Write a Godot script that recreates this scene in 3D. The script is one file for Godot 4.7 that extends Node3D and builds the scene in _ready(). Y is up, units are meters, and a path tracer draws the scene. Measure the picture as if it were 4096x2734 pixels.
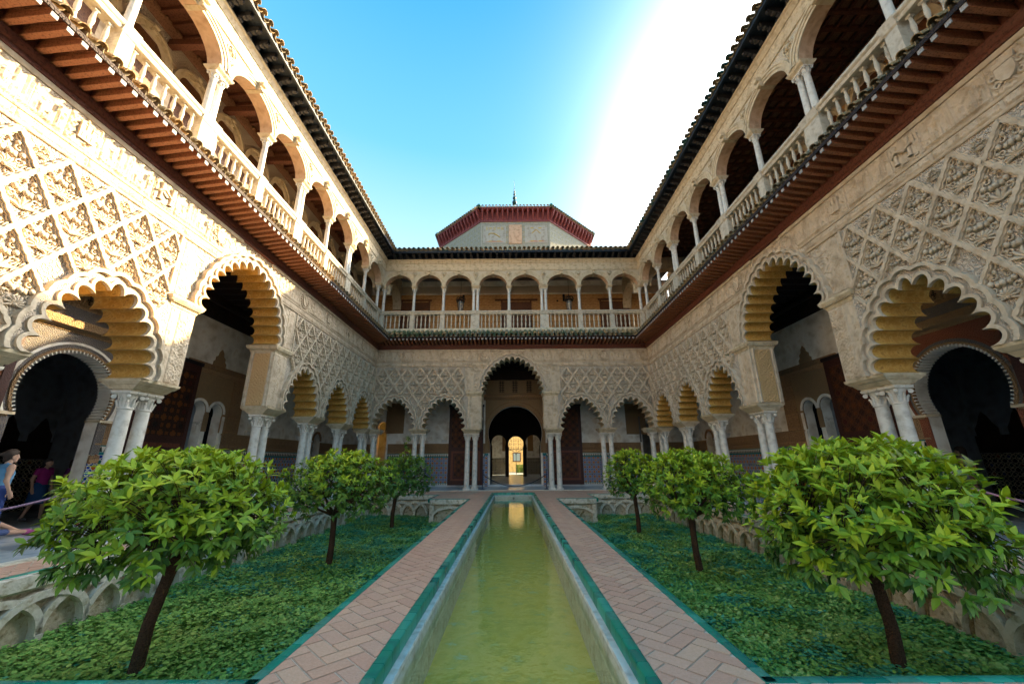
extends Node3D

var M := {}
var used := {}
var cache := {}
var rng := RandomNumberGenerator.new()
var arab := PackedFloat32Array()
var kufic := PackedFloat32Array()
const AN := 384

# ------------------------------------------------------------------ the scene
func _ready() -> void:
	var cam := Camera3D.new()
	cam.name = "camera"
	cam.fov = 81.9
	cam.near = 0.05
	cam.far = 1200.0
	cam.transform = Transform3D(Basis(Vector3.UP, 0.0022) * Basis(Vector3.RIGHT, 0.2939) * Basis(Vector3.BACK, -0.0066), Vector3(0.0356, 1.4, 0))
	add_child(cam)
	cam.current = true
	var sun := DirectionalLight3D.new()
	sun.name = "sun"
	sun.light_color = Color(1.0, 0.88, 0.66)
	sun.light_energy = 0.6
	sun.light_angular_distance = 0.5
	sun.shadow_enabled = true
	var to_sun := Vector3(1.51, 1.0, -1.28).normalized()
	sun.transform = Transform3D(Basis.looking_at(-to_sun, Vector3.UP), Vector3(0, 30, 0))
	add_child(sun)
	var env := Environment.new()
	env.background_mode = Environment.BG_SKY
	env.sky = Sky.new()
	env.sky.sky_material = sky_material(to_sun)
	env.background_energy_multiplier = 1.0
	env.tonemap_mode = Environment.TONE_MAPPER_LINEAR
	env.tonemap_exposure = 15.0
	env.sdfgi_enabled = true
	env.ssao_enabled = true
	env.ssil_enabled = true
	var we := WorldEnvironment.new()
	we.name = "world"
	we.environment = env
	add_child(we)
	materials()
	var ws := wings()
	ground_works()
	galleries(ws)
	rooms()
	tower()
	trees()
	barriers()
	people()

func sky_material(to_sun: Vector3) -> PanoramaSkyMaterial:
	var W := 512
	var H := 256
	var data := PackedFloat32Array()
	data.resize(W * H * 3)
	var k := 0
	for j in H:
		var el := PI / 2 - PI * (j + 0.5) / H
		for i in W:
			var az := TAU * (i + 0.5) / W
			var d := Vector3(sin(az) * cos(el), sin(el), -cos(az) * cos(el))
			var up := maxf(d.y, 0.0)
			var e := rad_to_deg(asin(up))
			var c := Vector3(0.95, 1.05, 1.10)
			if e > 60.0:
				c = Vector3(0.06, 0.39, 0.71)
			elif e > 42.0:
				c = Vector3(0.18, 0.57, 0.91).lerp(Vector3(0.06, 0.39, 0.71), (e - 42.0) / 18.0)
			elif e > 30.0:
				c = Vector3(0.46, 0.79, 1.0).lerp(Vector3(0.18, 0.57, 0.91), (e - 30.0) / 12.0)
			elif e > 16.0:
				c = Vector3(0.95, 1.05, 1.10).lerp(Vector3(0.46, 0.79, 1.0), (e - 16.0) / 14.0)
			c *= 0.090
			var a := acos(clampf(d.dot(to_sun), -1, 1))
			c += Vector3(1.0, 0.95, 0.86) * (exp(-a * a / 0.06) * 4.0 + exp(-a * a / 0.13) * 0.28)
			data[k] = c.x
			data[k + 1] = c.y
			data[k + 2] = c.z
			k += 3
	var m := PanoramaSkyMaterial.new()
	m.panorama = ImageTexture.create_from_image(Image.create_from_data(W, H, false, Image.FORMAT_RGBF, data.to_byte_array()))
	m.energy_multiplier = 1.0
	return m

# ------------------------------------------------------------------ mesh builder (faces are given counter-clockwise seen from outside)
class MB:
	var v := PackedVector3Array()
	var n := PackedVector3Array()
	var c := PackedColorArray()
	var col := Color(1, 1, 1)
	var tint := false
	func triN(a: Vector3, b: Vector3, d: Vector3, na: Vector3, nb: Vector3, nd: Vector3) -> void:
		if (b - a).cross(d - a).dot(na + nb + nd) < 0.0:
			v.push_back(a); v.push_back(b); v.push_back(d)
			n.push_back(na); n.push_back(nb); n.push_back(nd)
		else:
			v.push_back(a); v.push_back(d); v.push_back(b)
			n.push_back(na); n.push_back(nd); n.push_back(nb)
		if tint:
			c.push_back(col); c.push_back(col); c.push_back(col)
	func tri(a: Vector3, b: Vector3, d: Vector3) -> void:
		var m := (b - a).cross(d - a).normalized()
		triN(a, b, d, m, m, m)
	func quad(a: Vector3, b: Vector3, d: Vector3, e: Vector3) -> void:
		var m := (d - a).cross(e - b).normalized()
		triN(a, b, d, m, m, m)
		triN(a, d, e, m, m, m)
	func quadN(a: Vector3, b: Vector3, d: Vector3, e: Vector3, na: Vector3, nb: Vector3, nd: Vector3, ne: Vector3) -> void:
		triN(a, b, d, na, nb, nd)
		triN(a, d, e, na, nd, ne)
	func hexa(p: Array) -> void:   # eight corners: bottom 0-3 counter-clockwise seen from above, top 4-7 above them
		quad(p[3], p[2], p[1], p[0]); quad(p[4], p[5], p[6], p[7])
		for i in 4:
			var j := (i + 1) % 4
			quad(p[i], p[j], p[j + 4], p[i + 4])
	func box(lo: Vector3, hi: Vector3, xf := Transform3D()) -> void:
		hexa([xf * Vector3(lo.x, lo.y, hi.z), xf * Vector3(hi.x, lo.y, hi.z), xf * Vector3(hi.x, lo.y, lo.z), xf * Vector3(lo.x, lo.y, lo.z),
			xf * Vector3(lo.x, hi.y, hi.z), xf * Vector3(hi.x, hi.y, hi.z), xf * Vector3(hi.x, hi.y, lo.z), xf * Vector3(lo.x, hi.y, lo.z)])
	func loft(levels: Array, xf := Transform3D()) -> void:   # stacked rectangles [y, half x, half z]
		for k in levels.size() - 1:
			var a = levels[k]
			var b = levels[k + 1]
			for i in 4:
				var s0: Vector2 = [Vector2(-1, 1), Vector2(1, 1), Vector2(1, -1), Vector2(-1, -1)][i]
				var s1: Vector2 = [Vector2(1, 1), Vector2(1, -1), Vector2(-1, -1), Vector2(-1, 1)][i]
				quad(xf * Vector3(s0.x * a[1], a[0], s0.y * a[2]), xf * Vector3(s1.x * a[1], a[0], s1.y * a[2]), xf * Vector3(s1.x * b[1], b[0], s1.y * b[2]), xf * Vector3(s0.x * b[1], b[0], s0.y * b[2]))
		for q in [[levels[0], -1.0], [levels[-1], 1.0]]:
			var l = q[0]
			var p := [Vector3(-l[1], l[0], l[2]), Vector3(l[1], l[0], l[2]), Vector3(l[1], l[0], -l[2]), Vector3(-l[1], l[0], -l[2])]
			if q[1] > 0:
				quad(xf * p[0], xf * p[1], xf * p[2], xf * p[3])
			else:
				quad(xf * p[3], xf * p[2], xf * p[1], xf * p[0])
	func lathe(prof: Array, seg: int, xf := Transform3D(), span := TAU, from := 0.0) -> void:   # prof: Vector2(r, y), bottom to top
		var m := prof.size()
		var nrm := []
		for k in m - 1:
			var d: Vector2 = prof[k + 1] - prof[k]
			nrm.append(Vector2(d.y, -d.x).normalized())
		var flat := absf(span - TAU) > 0.01 and false
		for k in m - 1:
			var n0: Vector2 = nrm[k]
			var n1: Vector2 = nrm[k]
			if k > 0 and n0.dot(nrm[k - 1]) > 0.55:
				n0 = (n0 + nrm[k - 1]).normalized()
			if k < m - 2 and n1.dot(nrm[k + 1]) > 0.55:
				n1 = (n1 + nrm[k + 1]).normalized()
			for i in seg:
				var t0 := from + span * i / seg
				var t1 := from + span * (i + 1) / seg
				var e0 := Vector3(sin(t0), 0, cos(t0))
				var e1 := Vector3(sin(t1), 0, cos(t1))
				var r0: float = prof[k].x
				var r1: float = prof[k + 1].x
				var y0 := Vector3(0, prof[k].y, 0)
				var y1 := Vector3(0, prof[k + 1].y, 0)
				quadN(xf * (e0 * r0 + y0), xf * (e1 * r0 + y0), xf * (e1 * r1 + y1), xf * (e0 * r1 + y1),
					(xf.basis * (e0 * n0.x + Vector3(0, n0.y, 0))).normalized(), (xf.basis * (e1 * n0.x + Vector3(0, n0.y, 0))).normalized(), (xf.basis * (e1 * n1.x + Vector3(0, n1.y, 0))).normalized(), (xf.basis * (e0 * n1.x + Vector3(0, n1.y, 0))).normalized())
	func tube(pts: Array, radii: Array, seg := 6, capped := true) -> void:
		var m := pts.size()
		var up := Vector3.UP
		var rings := []
		var outs := []
		for k in m:
			var d: Vector3 = (pts[mini(k + 1, m - 1)] - pts[maxi(k - 1, 0)]).normalized()
			if absf(d.dot(up)) > 0.95:
				up = Vector3.RIGHT if absf(d.x) < 0.9 else Vector3.BACK
			var a := up.cross(d).normalized()
			var b := d.cross(a)
			up = b
			var ring := PackedVector3Array()
			var ou := PackedVector3Array()
			for i in seg:
				var t := TAU * i / seg
				var o := a * cos(t) + b * sin(t)
				ou.push_back(o)
				ring.push_back(pts[k] + o * float(radii[mini(k, radii.size() - 1)]))
			rings.append(ring); outs.append(ou)
		for k in m - 1:
			for i in seg:
				var j := (i + 1) % seg
				quadN(rings[k][i], rings[k][j], rings[k + 1][j], rings[k + 1][i], outs[k][i], outs[k][j], outs[k + 1][j], outs[k + 1][i])
		if capped:
			for i in range(1, seg - 1):
				tri(rings[0][0], rings[0][i + 1], rings[0][i])
				tri(rings[m - 1][0], rings[m - 1][i], rings[m - 1][i + 1])
	func ball(at: Vector3, r: Vector3, seg := 8, rings := 5) -> void:
		var prof := []
		for k in rings + 1:
			var t := -PI / 2 + PI * k / rings
			prof.append(Vector2(cos(t), sin(t)))
		lathe(prof, seg, Transform3D(Basis.from_scale(r), at))
	func extrude(poly: PackedVector2Array, d0: float, d1: float, xf := Transform3D(), front := true, back := true, sides := true, skip := Rect2()) -> void:
		var area := 0.0
		for i in poly.size():
			area += poly[i].cross(poly[(i + 1) % poly.size()])
		if area < 0:
			poly.reverse()
		var m := poly.size()
		if front or back:
			var ix := Geometry2D.triangulate_polygon(poly)
			for k in range(0, ix.size(), 3):
				var a := poly[ix[k]]
				var b := poly[ix[k + 1]]
				var d := poly[ix[k + 2]]
				if (b - a).cross(d - a) < 0:
					var w := b
					b = d
					d = w
				if front:
					tri(xf * Vector3(a.x, a.y, d1), xf * Vector3(b.x, b.y, d1), xf * Vector3(d.x, d.y, d1))
				if back:
					tri(xf * Vector3(a.x, a.y, d0), xf * Vector3(d.x, d.y, d0), xf * Vector3(b.x, b.y, d0))
		if sides:
			var en := []
			for i in m:
				var e := poly[(i + 1) % m] - poly[i]
				en.append(Vector2(e.y, -e.x).normalized())
			for i in m:
				var j := (i + 1) % m
				var a := poly[i]
				var b := poly[j]
				var n0: Vector2 = en[i]
				var n1: Vector2 = en[i]
				if n0.dot(en[(i + m - 1) % m]) > 0.7:
					n0 = (n0 + en[(i + m - 1) % m]).normalized()
				if n1.dot(en[j]) > 0.7:
					n1 = (n1 + en[j]).normalized()
				var N0 := (xf.basis * Vector3(n0.x, n0.y, 0)).normalized()
				var N1 := (xf.basis * Vector3(n1.x, n1.y, 0)).normalized()
				quadN(xf * Vector3(a.x, a.y, d0), xf * Vector3(b.x, b.y, d0), xf * Vector3(b.x, b.y, d1), xf * Vector3(a.x, a.y, d1), N0, N1, N1, N0)
	func run(prof: PackedVector2Array, x0: float, x1: float) -> void:   # a moulding along x; prof: (z, y)
		extrude(prof, x0, x1, Transform3D(Basis(Vector3(0, 0, -1), Vector3(0, 1, 0), Vector3(1, 0, 0)), Vector3.ZERO))
	func moulding(prof: Array, x0: float, x1: float) -> void:   # prof: Vector2(outward z, y)
		var p := PackedVector2Array()
		for q in prof:
			p.push_back(Vector2(-q.x, q.y))
		run(p, x0, x1)
	func mesh() -> ArrayMesh:
		var a := []
		a.resize(Mesh.ARRAY_MAX)
		a[Mesh.ARRAY_VERTEX] = v
		a[Mesh.ARRAY_NORMAL] = n
		if tint:
			a[Mesh.ARRAY_COLOR] = c
		var me := ArrayMesh.new()
		if v.size():
			me.add_surface_from_arrays(Mesh.PRIMITIVE_TRIANGLES, a)
		return me

# ------------------------------------------------------------------ naming
func numbered(called: String) -> String:
	used[called] = used.get(called, -1) + 1
	return called if used[called] == 0 else "%s_%03d" % [called, used[called]]

func meta(o: Node, label := "", category := "", group := "", kind := "") -> Node:
	if label: o.set_meta("label", label)
	if category: o.set_meta("category", category)
	if group: o.set_meta("group", group)
	if kind: o.set_meta("kind", kind)
	return o

func thing(called: String, label: String, category: String, xf := Transform3D(), group := "") -> Node3D:
	var o := Node3D.new()
	o.name = numbered(called)
	add_child(o)
	o.transform = xf
	meta(o, label, category, group, "thing")
	return o

func add(called: String, mesh: Mesh, mat: Material, parent: Node = self, xf := Transform3D()) -> MeshInstance3D:
	var o := MeshInstance3D.new()
	o.mesh = mesh
	o.material_override = mat
	if parent == self:
		o.name = numbered(called)
	else:
		var k := called + str(parent.get_instance_id())
		used[k] = used.get(k, -1) + 1
		o.name = called if used[k] == 0 else "%s_%03d" % [called, used[k]]
	parent.add_child(o)
	o.transform = xf
	return o

func struct(called: String, mesh: Mesh, mat: Material, xf := Transform3D()) -> MeshInstance3D:
	var o := add(called, mesh, mat, self, xf)
	o.set_meta("kind", "structure")
	return o

func boxm(lo: Vector3, hi: Vector3) -> ArrayMesh:
	var b := MB.new()
	b.box(lo, hi)
	return b.mesh()

func at(x: float, y: float, z: float) -> Transform3D:
	return Transform3D(Basis(), Vector3(x, y, z))

func rect(x0: float, y0: float, x1: float, y1: float) -> PackedVector2Array:
	return PackedVector2Array([Vector2(x0, y0), Vector2(x1, y0), Vector2(x1, y1), Vector2(x0, y1)])

func shifted(p: PackedVector2Array, o: Vector2) -> PackedVector2Array:
	return Transform2D(0.0, o) * p

# ------------------------------------------------------------------ materials
func lin(r: float, g: float, b: float) -> Color:
	return Color(r, g, b).linear_to_srgb()

func noise_tex(seed_: int, freq: float, cols: Array, size := 512, oct := 4, warp := false) -> NoiseTexture2D:
	var f := FastNoiseLite.new()
	f.seed = seed_
	f.frequency = freq
	f.fractal_octaves = oct
	f.noise_type = FastNoiseLite.TYPE_SIMPLEX
	f.domain_warp_enabled = warp
	f.domain_warp_amplitude = 40.0
	var t := NoiseTexture2D.new()
	t.width = size
	t.height = size
	t.seamless = true
	t.noise = f
	var g := Gradient.new()
	var off := PackedFloat32Array()
	var cc := PackedColorArray()
	for i in cols.size():
		off.push_back(float(i) / (cols.size() - 1))
		cc.push_back(cols[i])
	g.offsets = off
	g.colors = cc
	t.color_ramp = g
	return t

func mat(called: String, col: Color, rough := 0.85, tex: Texture2D = null, scale_ := 1.0, bump: Texture2D = null, bump_cm := 1.0, world := true) -> StandardMaterial3D:
	var m := StandardMaterial3D.new()
	m.resource_name = called
	m.albedo_color = col
	m.roughness = rough
	m.metallic_specular = 0.4
	m.uv1_triplanar = true
	m.uv1_world_triplanar = world
	m.uv1_scale = Vector3.ONE * scale_
	m.uv1_triplanar_sharpness = 6.0
	if tex:
		m.albedo_texture = tex
	if bump:
		m.heightmap_enabled = true
		m.heightmap_texture = bump
		m.heightmap_scale = bump_cm
	M[called] = m
	return m

func stamp(a: PackedFloat32Array, w: int, x: float, y: float, r: float, h: float) -> void:
	var r2 := r * r
	for j in range(int(floor(y - r)), int(ceil(y + r)) + 1):
		for i in range(int(floor(x - r)), int(ceil(x + r)) + 1):
			var d := (i - x) * (i - x) + (j - y) * (j - y)
			if d < r2:
				var k := posmod(j, w) * w + posmod(i, w)
				var q := h * sqrt(1.0 - d / r2)
				if q > a[k]:
					a[k] = q

func make_relief() -> void:   # scrolls, leaves and stars carved in stucco; a second one of upright letter strokes
	var w := AN
	arab.resize(w * w); arab.fill(0.0)
	rng.seed = 11
	var S := w / 4.0
	for gy in 4:
		for gx in 4:
			var cx := (gx + 0.5) * S
			var cy := (gy + 0.5) * S
			var sgn := 1.0 if (gx + gy) % 2 == 0 else -1.0
			for k in 70:
				var t := k / 69.0
				var r := S * (0.47 - 0.36 * t)
				var th := sgn * (t * 9.5) + PI / 4 * gx + gy
				stamp(arab, w, cx + r * cos(th), cy + r * sin(th), S * 0.055, 0.8)
			for k in 7:
				var th := sgn * TAU * k / 7.0 + gx
				for q in 6:
					var r := S * (0.3 + 0.045 * q)
					stamp(arab, w, cx + r * cos(th + 0.05 * q), cy + r * sin(th + 0.05 * q), S * (0.085 - 0.011 * q), 0.62 + 0.03 * q)
			stamp(arab, w, cx, cy, S * 0.1, 1.0)
			stamp(arab, w, gx * S, gy * S, S * 0.13, 1.0)
			for k in 4:
				stamp(arab, w, gx * S + S * 0.19 * cos(PI / 4 + k * PI / 2), gy * S + S * 0.19 * sin(PI / 4 + k * PI / 2), S * 0.075, 0.75)
	kufic.resize(w * w); kufic.fill(0.0)
	rng.seed = 5
	for row in 2:
		var y0 := row * w / 2.0
		var x := 4.0
		while x < w - 6:
			var hgt := rng.randf_range(0.25, 0.88) * w * 0.5
			var tall := rng.randf() < 0.6
			if not tall:
				hgt *= 0.45
			for k in int(hgt / 3.0):
				stamp(kufic, w, x, y0 + w * 0.47 - k * 3.0, w * 0.011, 0.95)
			if not tall:
				for k in 16:
					stamp(kufic, w, x + w * 0.022 * cos(k * 0.4), y0 + w * 0.47 - hgt + w * 0.022 * sin(k * 0.4), w * 0.008, 0.9)
			if rng.randf() < 0.5:
				for k in 22:
					stamp(kufic, w, x + k * 1.6, y0 + w * 0.2 + 8.0 * sin(k * 0.3), w * 0.007, 0.7)
			x += rng.randf_range(0.026, 0.06) * w
		for k in w / 3:
			stamp(kufic, w, k * 3.0, y0 + w * 0.455, w * 0.012, 0.9)
			if k % 7 < 5:
				stamp(kufic, w, k * 3.0, y0 + w * 0.075 + 5.0 * sin(k * 0.37), w * 0.007, 0.6)

func image_of(a: PackedFloat32Array) -> ImageTexture:
	var by := PackedByteArray()
	by.resize(a.size())
	for i in a.size():
		by[i] = int(clampf(a[i], 0, 1) * 255)
	return ImageTexture.create_from_image(Image.create_from_data(AN, AN, false, Image.FORMAT_L8, by))

func star_image(size: int, n: int, line: Color, pal: Array, ground: Color, lw: float) -> ImageTexture:   # interlaced eight-pointed stars
	var im := Image.create(size, size, false, Image.FORMAT_RGB8)
	var by := PackedByteArray()
	by.resize(size * size * 3)
	var cell := float(size) / n
	for j in size:
		for i in size:
			var x := absf(fposmod(i / cell, 1.0) - 0.5)
			var y := absf(fposmod(j / cell, 1.0) - 0.5)
			if y > x:
				var t := x
				x = y
				y = t
			var d := (x + y) * 0.70711
			var e := (x - y) * 0.70711
			var a1 := x - 0.20
			var a2 := d - 0.20
			var a3 := x - 0.36
			var a4 := d - 0.46
			var a5 := e - 0.17
			var near := minf(minf(absf(a1), absf(a2)), minf(minf(absf(a3), absf(a4)), absf(a5)))
			if a1 < 0 and a2 < 0:
				near = minf(near, 1.0)
			var id := (1 if a1 > 0 else 0) + (2 if a2 > 0 else 0) + (4 if a3 > 0 else 0) + (8 if a4 > 0 else 0) + (16 if a5 > 0 else 0)
			var ci := int(i / cell) + int(j / cell) * 3
			var col: Color = pal[(id * 7 + id / 3 + (ci if id == 0 else 0)) % pal.size()]
			if id == 3 or id == 19:
				col = ground
			if near < lw:
				col = line
			var k := (j * size + i) * 3
			by[k] = int(col.r * 255)
			by[k + 1] = int(col.g * 255)
			by[k + 2] = int(col.b * 255)
	return ImageTexture.create_from_image(Image.create_from_data(size, size, false, Image.FORMAT_RGB8, by))

func materials() -> void:
	make_relief()
	var ta := image_of(arab)
	var tk := image_of(kufic)
	var fine := noise_tex(3, 0.03, [Color(0, 0, 0), Color(1, 1, 1)], 512, 5)
	var mott := noise_tex(7, 0.008, [Color(0.80, 0.76, 0.70), Color(0.93, 0.91, 0.87), Color(1, 0.99, 0.96), Color(0.90, 0.85, 0.77)], 512, 5)
	var S := lin(0.63, 0.53, 0.43)
	mat("stucco", S, 0.92, mott, 0.45, fine, 1.2)
	mat("stucco_carved", S, 0.92, mott, 0.45, ta, 3.5)
	M.stucco_carved.uv1_scale = Vector3.ONE * 0.45
	var cv := mat("stucco_relief", S, 0.92, ta, 1.15, ta, 5.0)
	cv.albedo_texture = null
	mat("stucco_letters", S, 0.92, null, 1.4, tk, 4.0)
	mat("stucco_fine", S * 1.02, 0.92, null, 2.3, ta, 3.0)
	mat("ochre", lin(0.62, 0.40, 0.12), 0.75, noise_tex(21, 0.012, [Color(0.72, 0.66, 0.6), Color(1, 1, 1), Color(0.9, 0.85, 0.75), Color(1.0, 1.0, 1.0)], 512, 5), 0.8, fine, 0.5)
	mat("pale_stone", lin(0.64, 0.55, 0.42), 0.85, mott, 0.6, fine, 0.7)
	mat("pink_plaster", lin(0.62, 0.44, 0.33), 0.9, mott, 0.5, fine, 0.5)
	mat("pale_relief", lin(0.64, 0.55, 0.42), 0.9, null, 1.0, ta, 3.0)
	mat("ochre_carved", lin(0.60, 0.40, 0.20), 0.9, null, 1.1, ta, 1.0)
	mat("panel_white", lin(0.42, 0.43, 0.42), 0.9, mott, 0.5)
	mat("paint_grey", lin(0.40, 0.40, 0.36), 0.9)
	mat("paint_gold", lin(0.48, 0.36, 0.10), 0.9)
	mat("paint_red", lin(0.50, 0.18, 0.08), 0.9)
	mat("post_blue", lin(0.012, 0.03, 0.07), 0.4)
	var lg := StandardMaterial3D.new()
	lg.resource_name = "lamp_glass"
	lg.transparency = BaseMaterial3D.TRANSPARENCY_ALPHA
	lg.albedo_color = Color(0.8, 0.85, 0.85, 0.25)
	lg.roughness = 0.1
	M.lamp_glass = lg
	mat("marble", lin(0.68, 0.65, 0.60), 0.45, noise_tex(31, 0.006, [Color(0.80, 0.79, 0.78), Color(0.94, 0.93, 0.92), Color(1, 1, 1), Color(0.97, 0.96, 0.94), Color(0.88, 0.85, 0.82)], 512, 6, true), 0.8, fine, 0.25)
	mat("balcony_marble", lin(0.58, 0.53, 0.46), 0.55, mott, 0.8, fine, 0.3)
	mat("marble_floor", lin(0.52, 0.56, 0.58), 0.22, noise_tex(33, 0.006, [Color(0.7, 0.74, 0.78), Color(0.95, 0.97, 1), Color(1, 1, 1), Color(0.8, 0.84, 0.88)], 512, 6, true), 0.35)
	mat("white_step", lin(0.7, 0.68, 0.62), 0.5, mott, 0.8)
	mat("plaster", lin(0.80, 0.79, 0.78), 0.95, mott, 0.25, fine, 0.6)
	mat("plaster_grey", lin(0.30, 0.31, 0.34), 0.95, mott, 0.25, fine, 0.6)
	var grain := noise_tex(41, 0.02, [Color(0.55, 0.5, 0.48), Color(0.9, 0.88, 0.86), Color(1, 1, 1), Color(0.7, 0.66, 0.62)], 512, 5)
	mat("rafter_wood", lin(0.36, 0.145, 0.075), 0.6, grain, 1.6, fine, 0.4)
	mat("board_wood", lin(0.15, 0.045, 0.026), 0.55, grain, 1.2, fine, 0.4)
	mat("dark_wood", lin(0.035, 0.018, 0.014), 0.7, grain, 1.2, ta, 2.5)
	mat("ceiling_wood", lin(0.15, 0.055, 0.03), 0.7, grain, 1.4, fine, 0.4)
	mat("ceiling_pale", lin(0.26, 0.13, 0.075), 0.7, grain, 1.4, fine, 0.4)
	mat("ceiling_dark", lin(0.035, 0.02, 0.022), 0.7, grain, 1.2, ta, 3.0)
	mat("blue_wood", lin(0.012, 0.022, 0.042), 0.5, grain, 1.2, fine, 0.4)
	mat("bracket_wood", lin(0.05, 0.05, 0.06), 0.6, grain, 2.0, fine, 0.6)
	mat("rafter_tip", lin(0.42, 0.42, 0.43), 0.6, grain, 3.0)
	var lich := noise_tex(51, 0.02, [Color(0.45, 0.40, 0.32), Color(0.8, 0.72, 0.6), Color(1, 0.95, 0.85), Color(0.62, 0.62, 0.5)], 512, 5)
	mat("roof_tile", lin(0.46, 0.36, 0.24), 0.85, lich, 1.3, fine, 0.8)
	mat("roof_tile_grey", lin(0.33, 0.31, 0.27), 0.85, lich, 1.3, fine, 0.8)
	mat("roof_tile_green", lin(0.16, 0.22, 0.14), 0.5, lich, 1.7, fine, 0.8)
	mat("roof_tile_teal", lin(0.06, 0.17, 0.17), 0.4, lich, 1.7, fine, 0.8)
	mat("red_paint", lin(0.26, 0.07, 0.075), 0.7, grain, 0.8)
	mat("teal_glaze", lin(0.02, 0.24, 0.24), 0.3)
	var terr := noise_tex(61, 0.02, [Color(0.88, 0.82, 0.80), Color(1, 0.96, 0.93), Color(0.95, 0.89, 0.85), Color(1.0, 1.0, 0.98)], 512, 4, true)
	var tc := [lin(0.66, 0.43, 0.33), lin(0.68, 0.46, 0.36), lin(0.64, 0.40, 0.31), lin(0.70, 0.48, 0.365), lin(0.65, 0.43, 0.34)]
	for i in 5:
		mat("terracotta_%d" % i, tc[i], 0.5, terr, 1.5 + 0.1 * i, fine, 0.12)
	mat("grout", lin(0.70, 0.63, 0.57), 0.95, mott, 1.0)
	mat("green_glaze", lin(0.006, 0.23, 0.16), 0.28, noise_tex(65, 0.012, [Color(0.7, 0.8, 0.85), Color(1, 1, 1), Color(0.8, 1, 0.95)], 256, 4), 1.0)
	mat("green_glaze_pale", lin(0.03, 0.30, 0.22), 0.32)
	mat("green_glaze_worn", lin(0.05, 0.25, 0.20), 0.5, mott, 2.0)
	mat("green_glaze_deep", lin(0.004, 0.17, 0.13), 0.25)
	mat("pool_stone", lin(0.66, 0.70, 0.74), 0.5, mott, 0.8, fine, 0.5)
	mat("pool_wall", lin(0.46, 0.50, 0.47), 0.8, mott, 0.6, fine, 0.8)
	mat("pool_floor", Color(1, 1, 1), 0.95, noise_tex(67, 0.011, [lin(0.42, 0.42, 0.10), lin(0.56, 0.48, 0.08), lin(0.62, 0.54, 0.13), lin(0.50, 0.46, 0.09), lin(0.40, 0.58, 0.46)], 512, 5, true), 0.35)
	var wt := StandardMaterial3D.new()
	wt.resource_name = "water"
	wt.transparency = BaseMaterial3D.TRANSPARENCY_ALPHA
	wt.albedo_color = Color(0.72, 0.78, 0.40, 0.16)
	wt.roughness = 0.03
	wt.metallic_specular = 0.5
	wt.uv1_triplanar = true
	wt.uv1_world_triplanar = true
	wt.uv1_scale = Vector3(0.9, 0.9, 0.9)
	wt.heightmap_enabled = true
	wt.heightmap_texture = noise_tex(71, 0.02, [Color(0, 0, 0), Color(1, 1, 1)], 256, 3)
	wt.heightmap_scale = 0.12
	M.water = wt
	mat("soil", lin(0.05, 0.04, 0.025), 0.95, fine, 1.0, fine, 2.0)
	var weath := noise_tex(73, 0.012, [Color(0.62, 0.57, 0.48), Color(0.88, 0.86, 0.80), Color(1, 0.99, 0.97), Color(0.95, 0.93, 0.90), Color(0.72, 0.66, 0.55)], 512, 6, true)
	mat("garden_stone", lin(0.66, 0.63, 0.57), 0.95, weath, 0.55, noise_tex(75, 0.02, [Color(0, 0, 0), Color(1, 1, 1)], 512, 5), 1.0)
	mat("garden_panel", lin(0.50, 0.45, 0.36), 0.95, weath, 0.7, fine, 1.0)
	mat("garden_stone_warm", lin(0.66, 0.55, 0.41), 0.95, weath, 0.55, noise_tex(75, 0.02, [Color(0, 0, 0), Color(1, 1, 1)], 512, 5), 1.0)
	mat("moss_stone", lin(0.26, 0.21, 0.12), 0.95, weath, 1.5, fine, 1.0)
	var dado := star_image(512, 4, Color(0.72, 0.72, 0.68), [Color(0.08, 0.20, 0.52), Color(0.12, 0.33, 0.55), Color(0.62, 0.33, 0.10), Color(0.10, 0.36, 0.30), Color(0.05, 0.08, 0.22), Color(0.25, 0.42, 0.62)], Color(0.10, 0.25, 0.55), 0.022)
	mat("dado", Color(1, 1, 1), 0.25, dado, 0.95)
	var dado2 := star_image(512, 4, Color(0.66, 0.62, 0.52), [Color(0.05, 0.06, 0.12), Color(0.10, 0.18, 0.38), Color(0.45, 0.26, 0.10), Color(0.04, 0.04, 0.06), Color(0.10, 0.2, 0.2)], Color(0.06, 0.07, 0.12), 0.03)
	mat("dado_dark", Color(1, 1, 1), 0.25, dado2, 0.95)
	mat("dado_band", lin(0.02, 0.16, 0.17), 0.25)
	mat("dado_white", lin(0.6, 0.58, 0.5), 0.3)
	mat("dado_black", lin(0.02, 0.03, 0.03), 0.25)
	var sc := lin(0.35, 0.24, 0.15)
	mat("old_stucco", sc, 0.9, noise_tex(77, 0.02, [Color(0.5, 0.5, 0.62), Color(0.95, 0.88, 0.8), Color(1, 0.95, 0.85), Color(0.6, 0.56, 0.6)], 512, 4), 1.0, tk, 3.0)
	mat("old_stucco_scroll", lin(0.40, 0.29, 0.18), 0.9, noise_tex(78, 0.03, [Color(0.42, 0.5, 0.72), Color(0.95, 0.88, 0.8), Color(1, 0.95, 0.85), Color(0.55, 0.55, 0.66)], 512, 4), 1.6, ta, 3.0)
	mat("blue_stucco", lin(0.26, 0.25, 0.25), 0.9, noise_tex(79, 0.05, [Color(0.2, 0.32, 0.75), Color(0.5, 0.6, 0.8), Color(1, 0.95, 0.85), Color(0.95, 0.85, 0.7), Color(0.3, 0.42, 0.7)], 512, 3), 2.0, ta, 3.0)
	mat("red_stucco", lin(0.42, 0.17, 0.11), 0.9, noise_tex(80, 0.05, [Color(0.25, 0.28, 0.4), Color(0.7, 0.6, 0.6), Color(1, 0.95, 0.85), Color(0.95, 0.85, 0.7)], 512, 3), 2.0, ta, 3.0)
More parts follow.
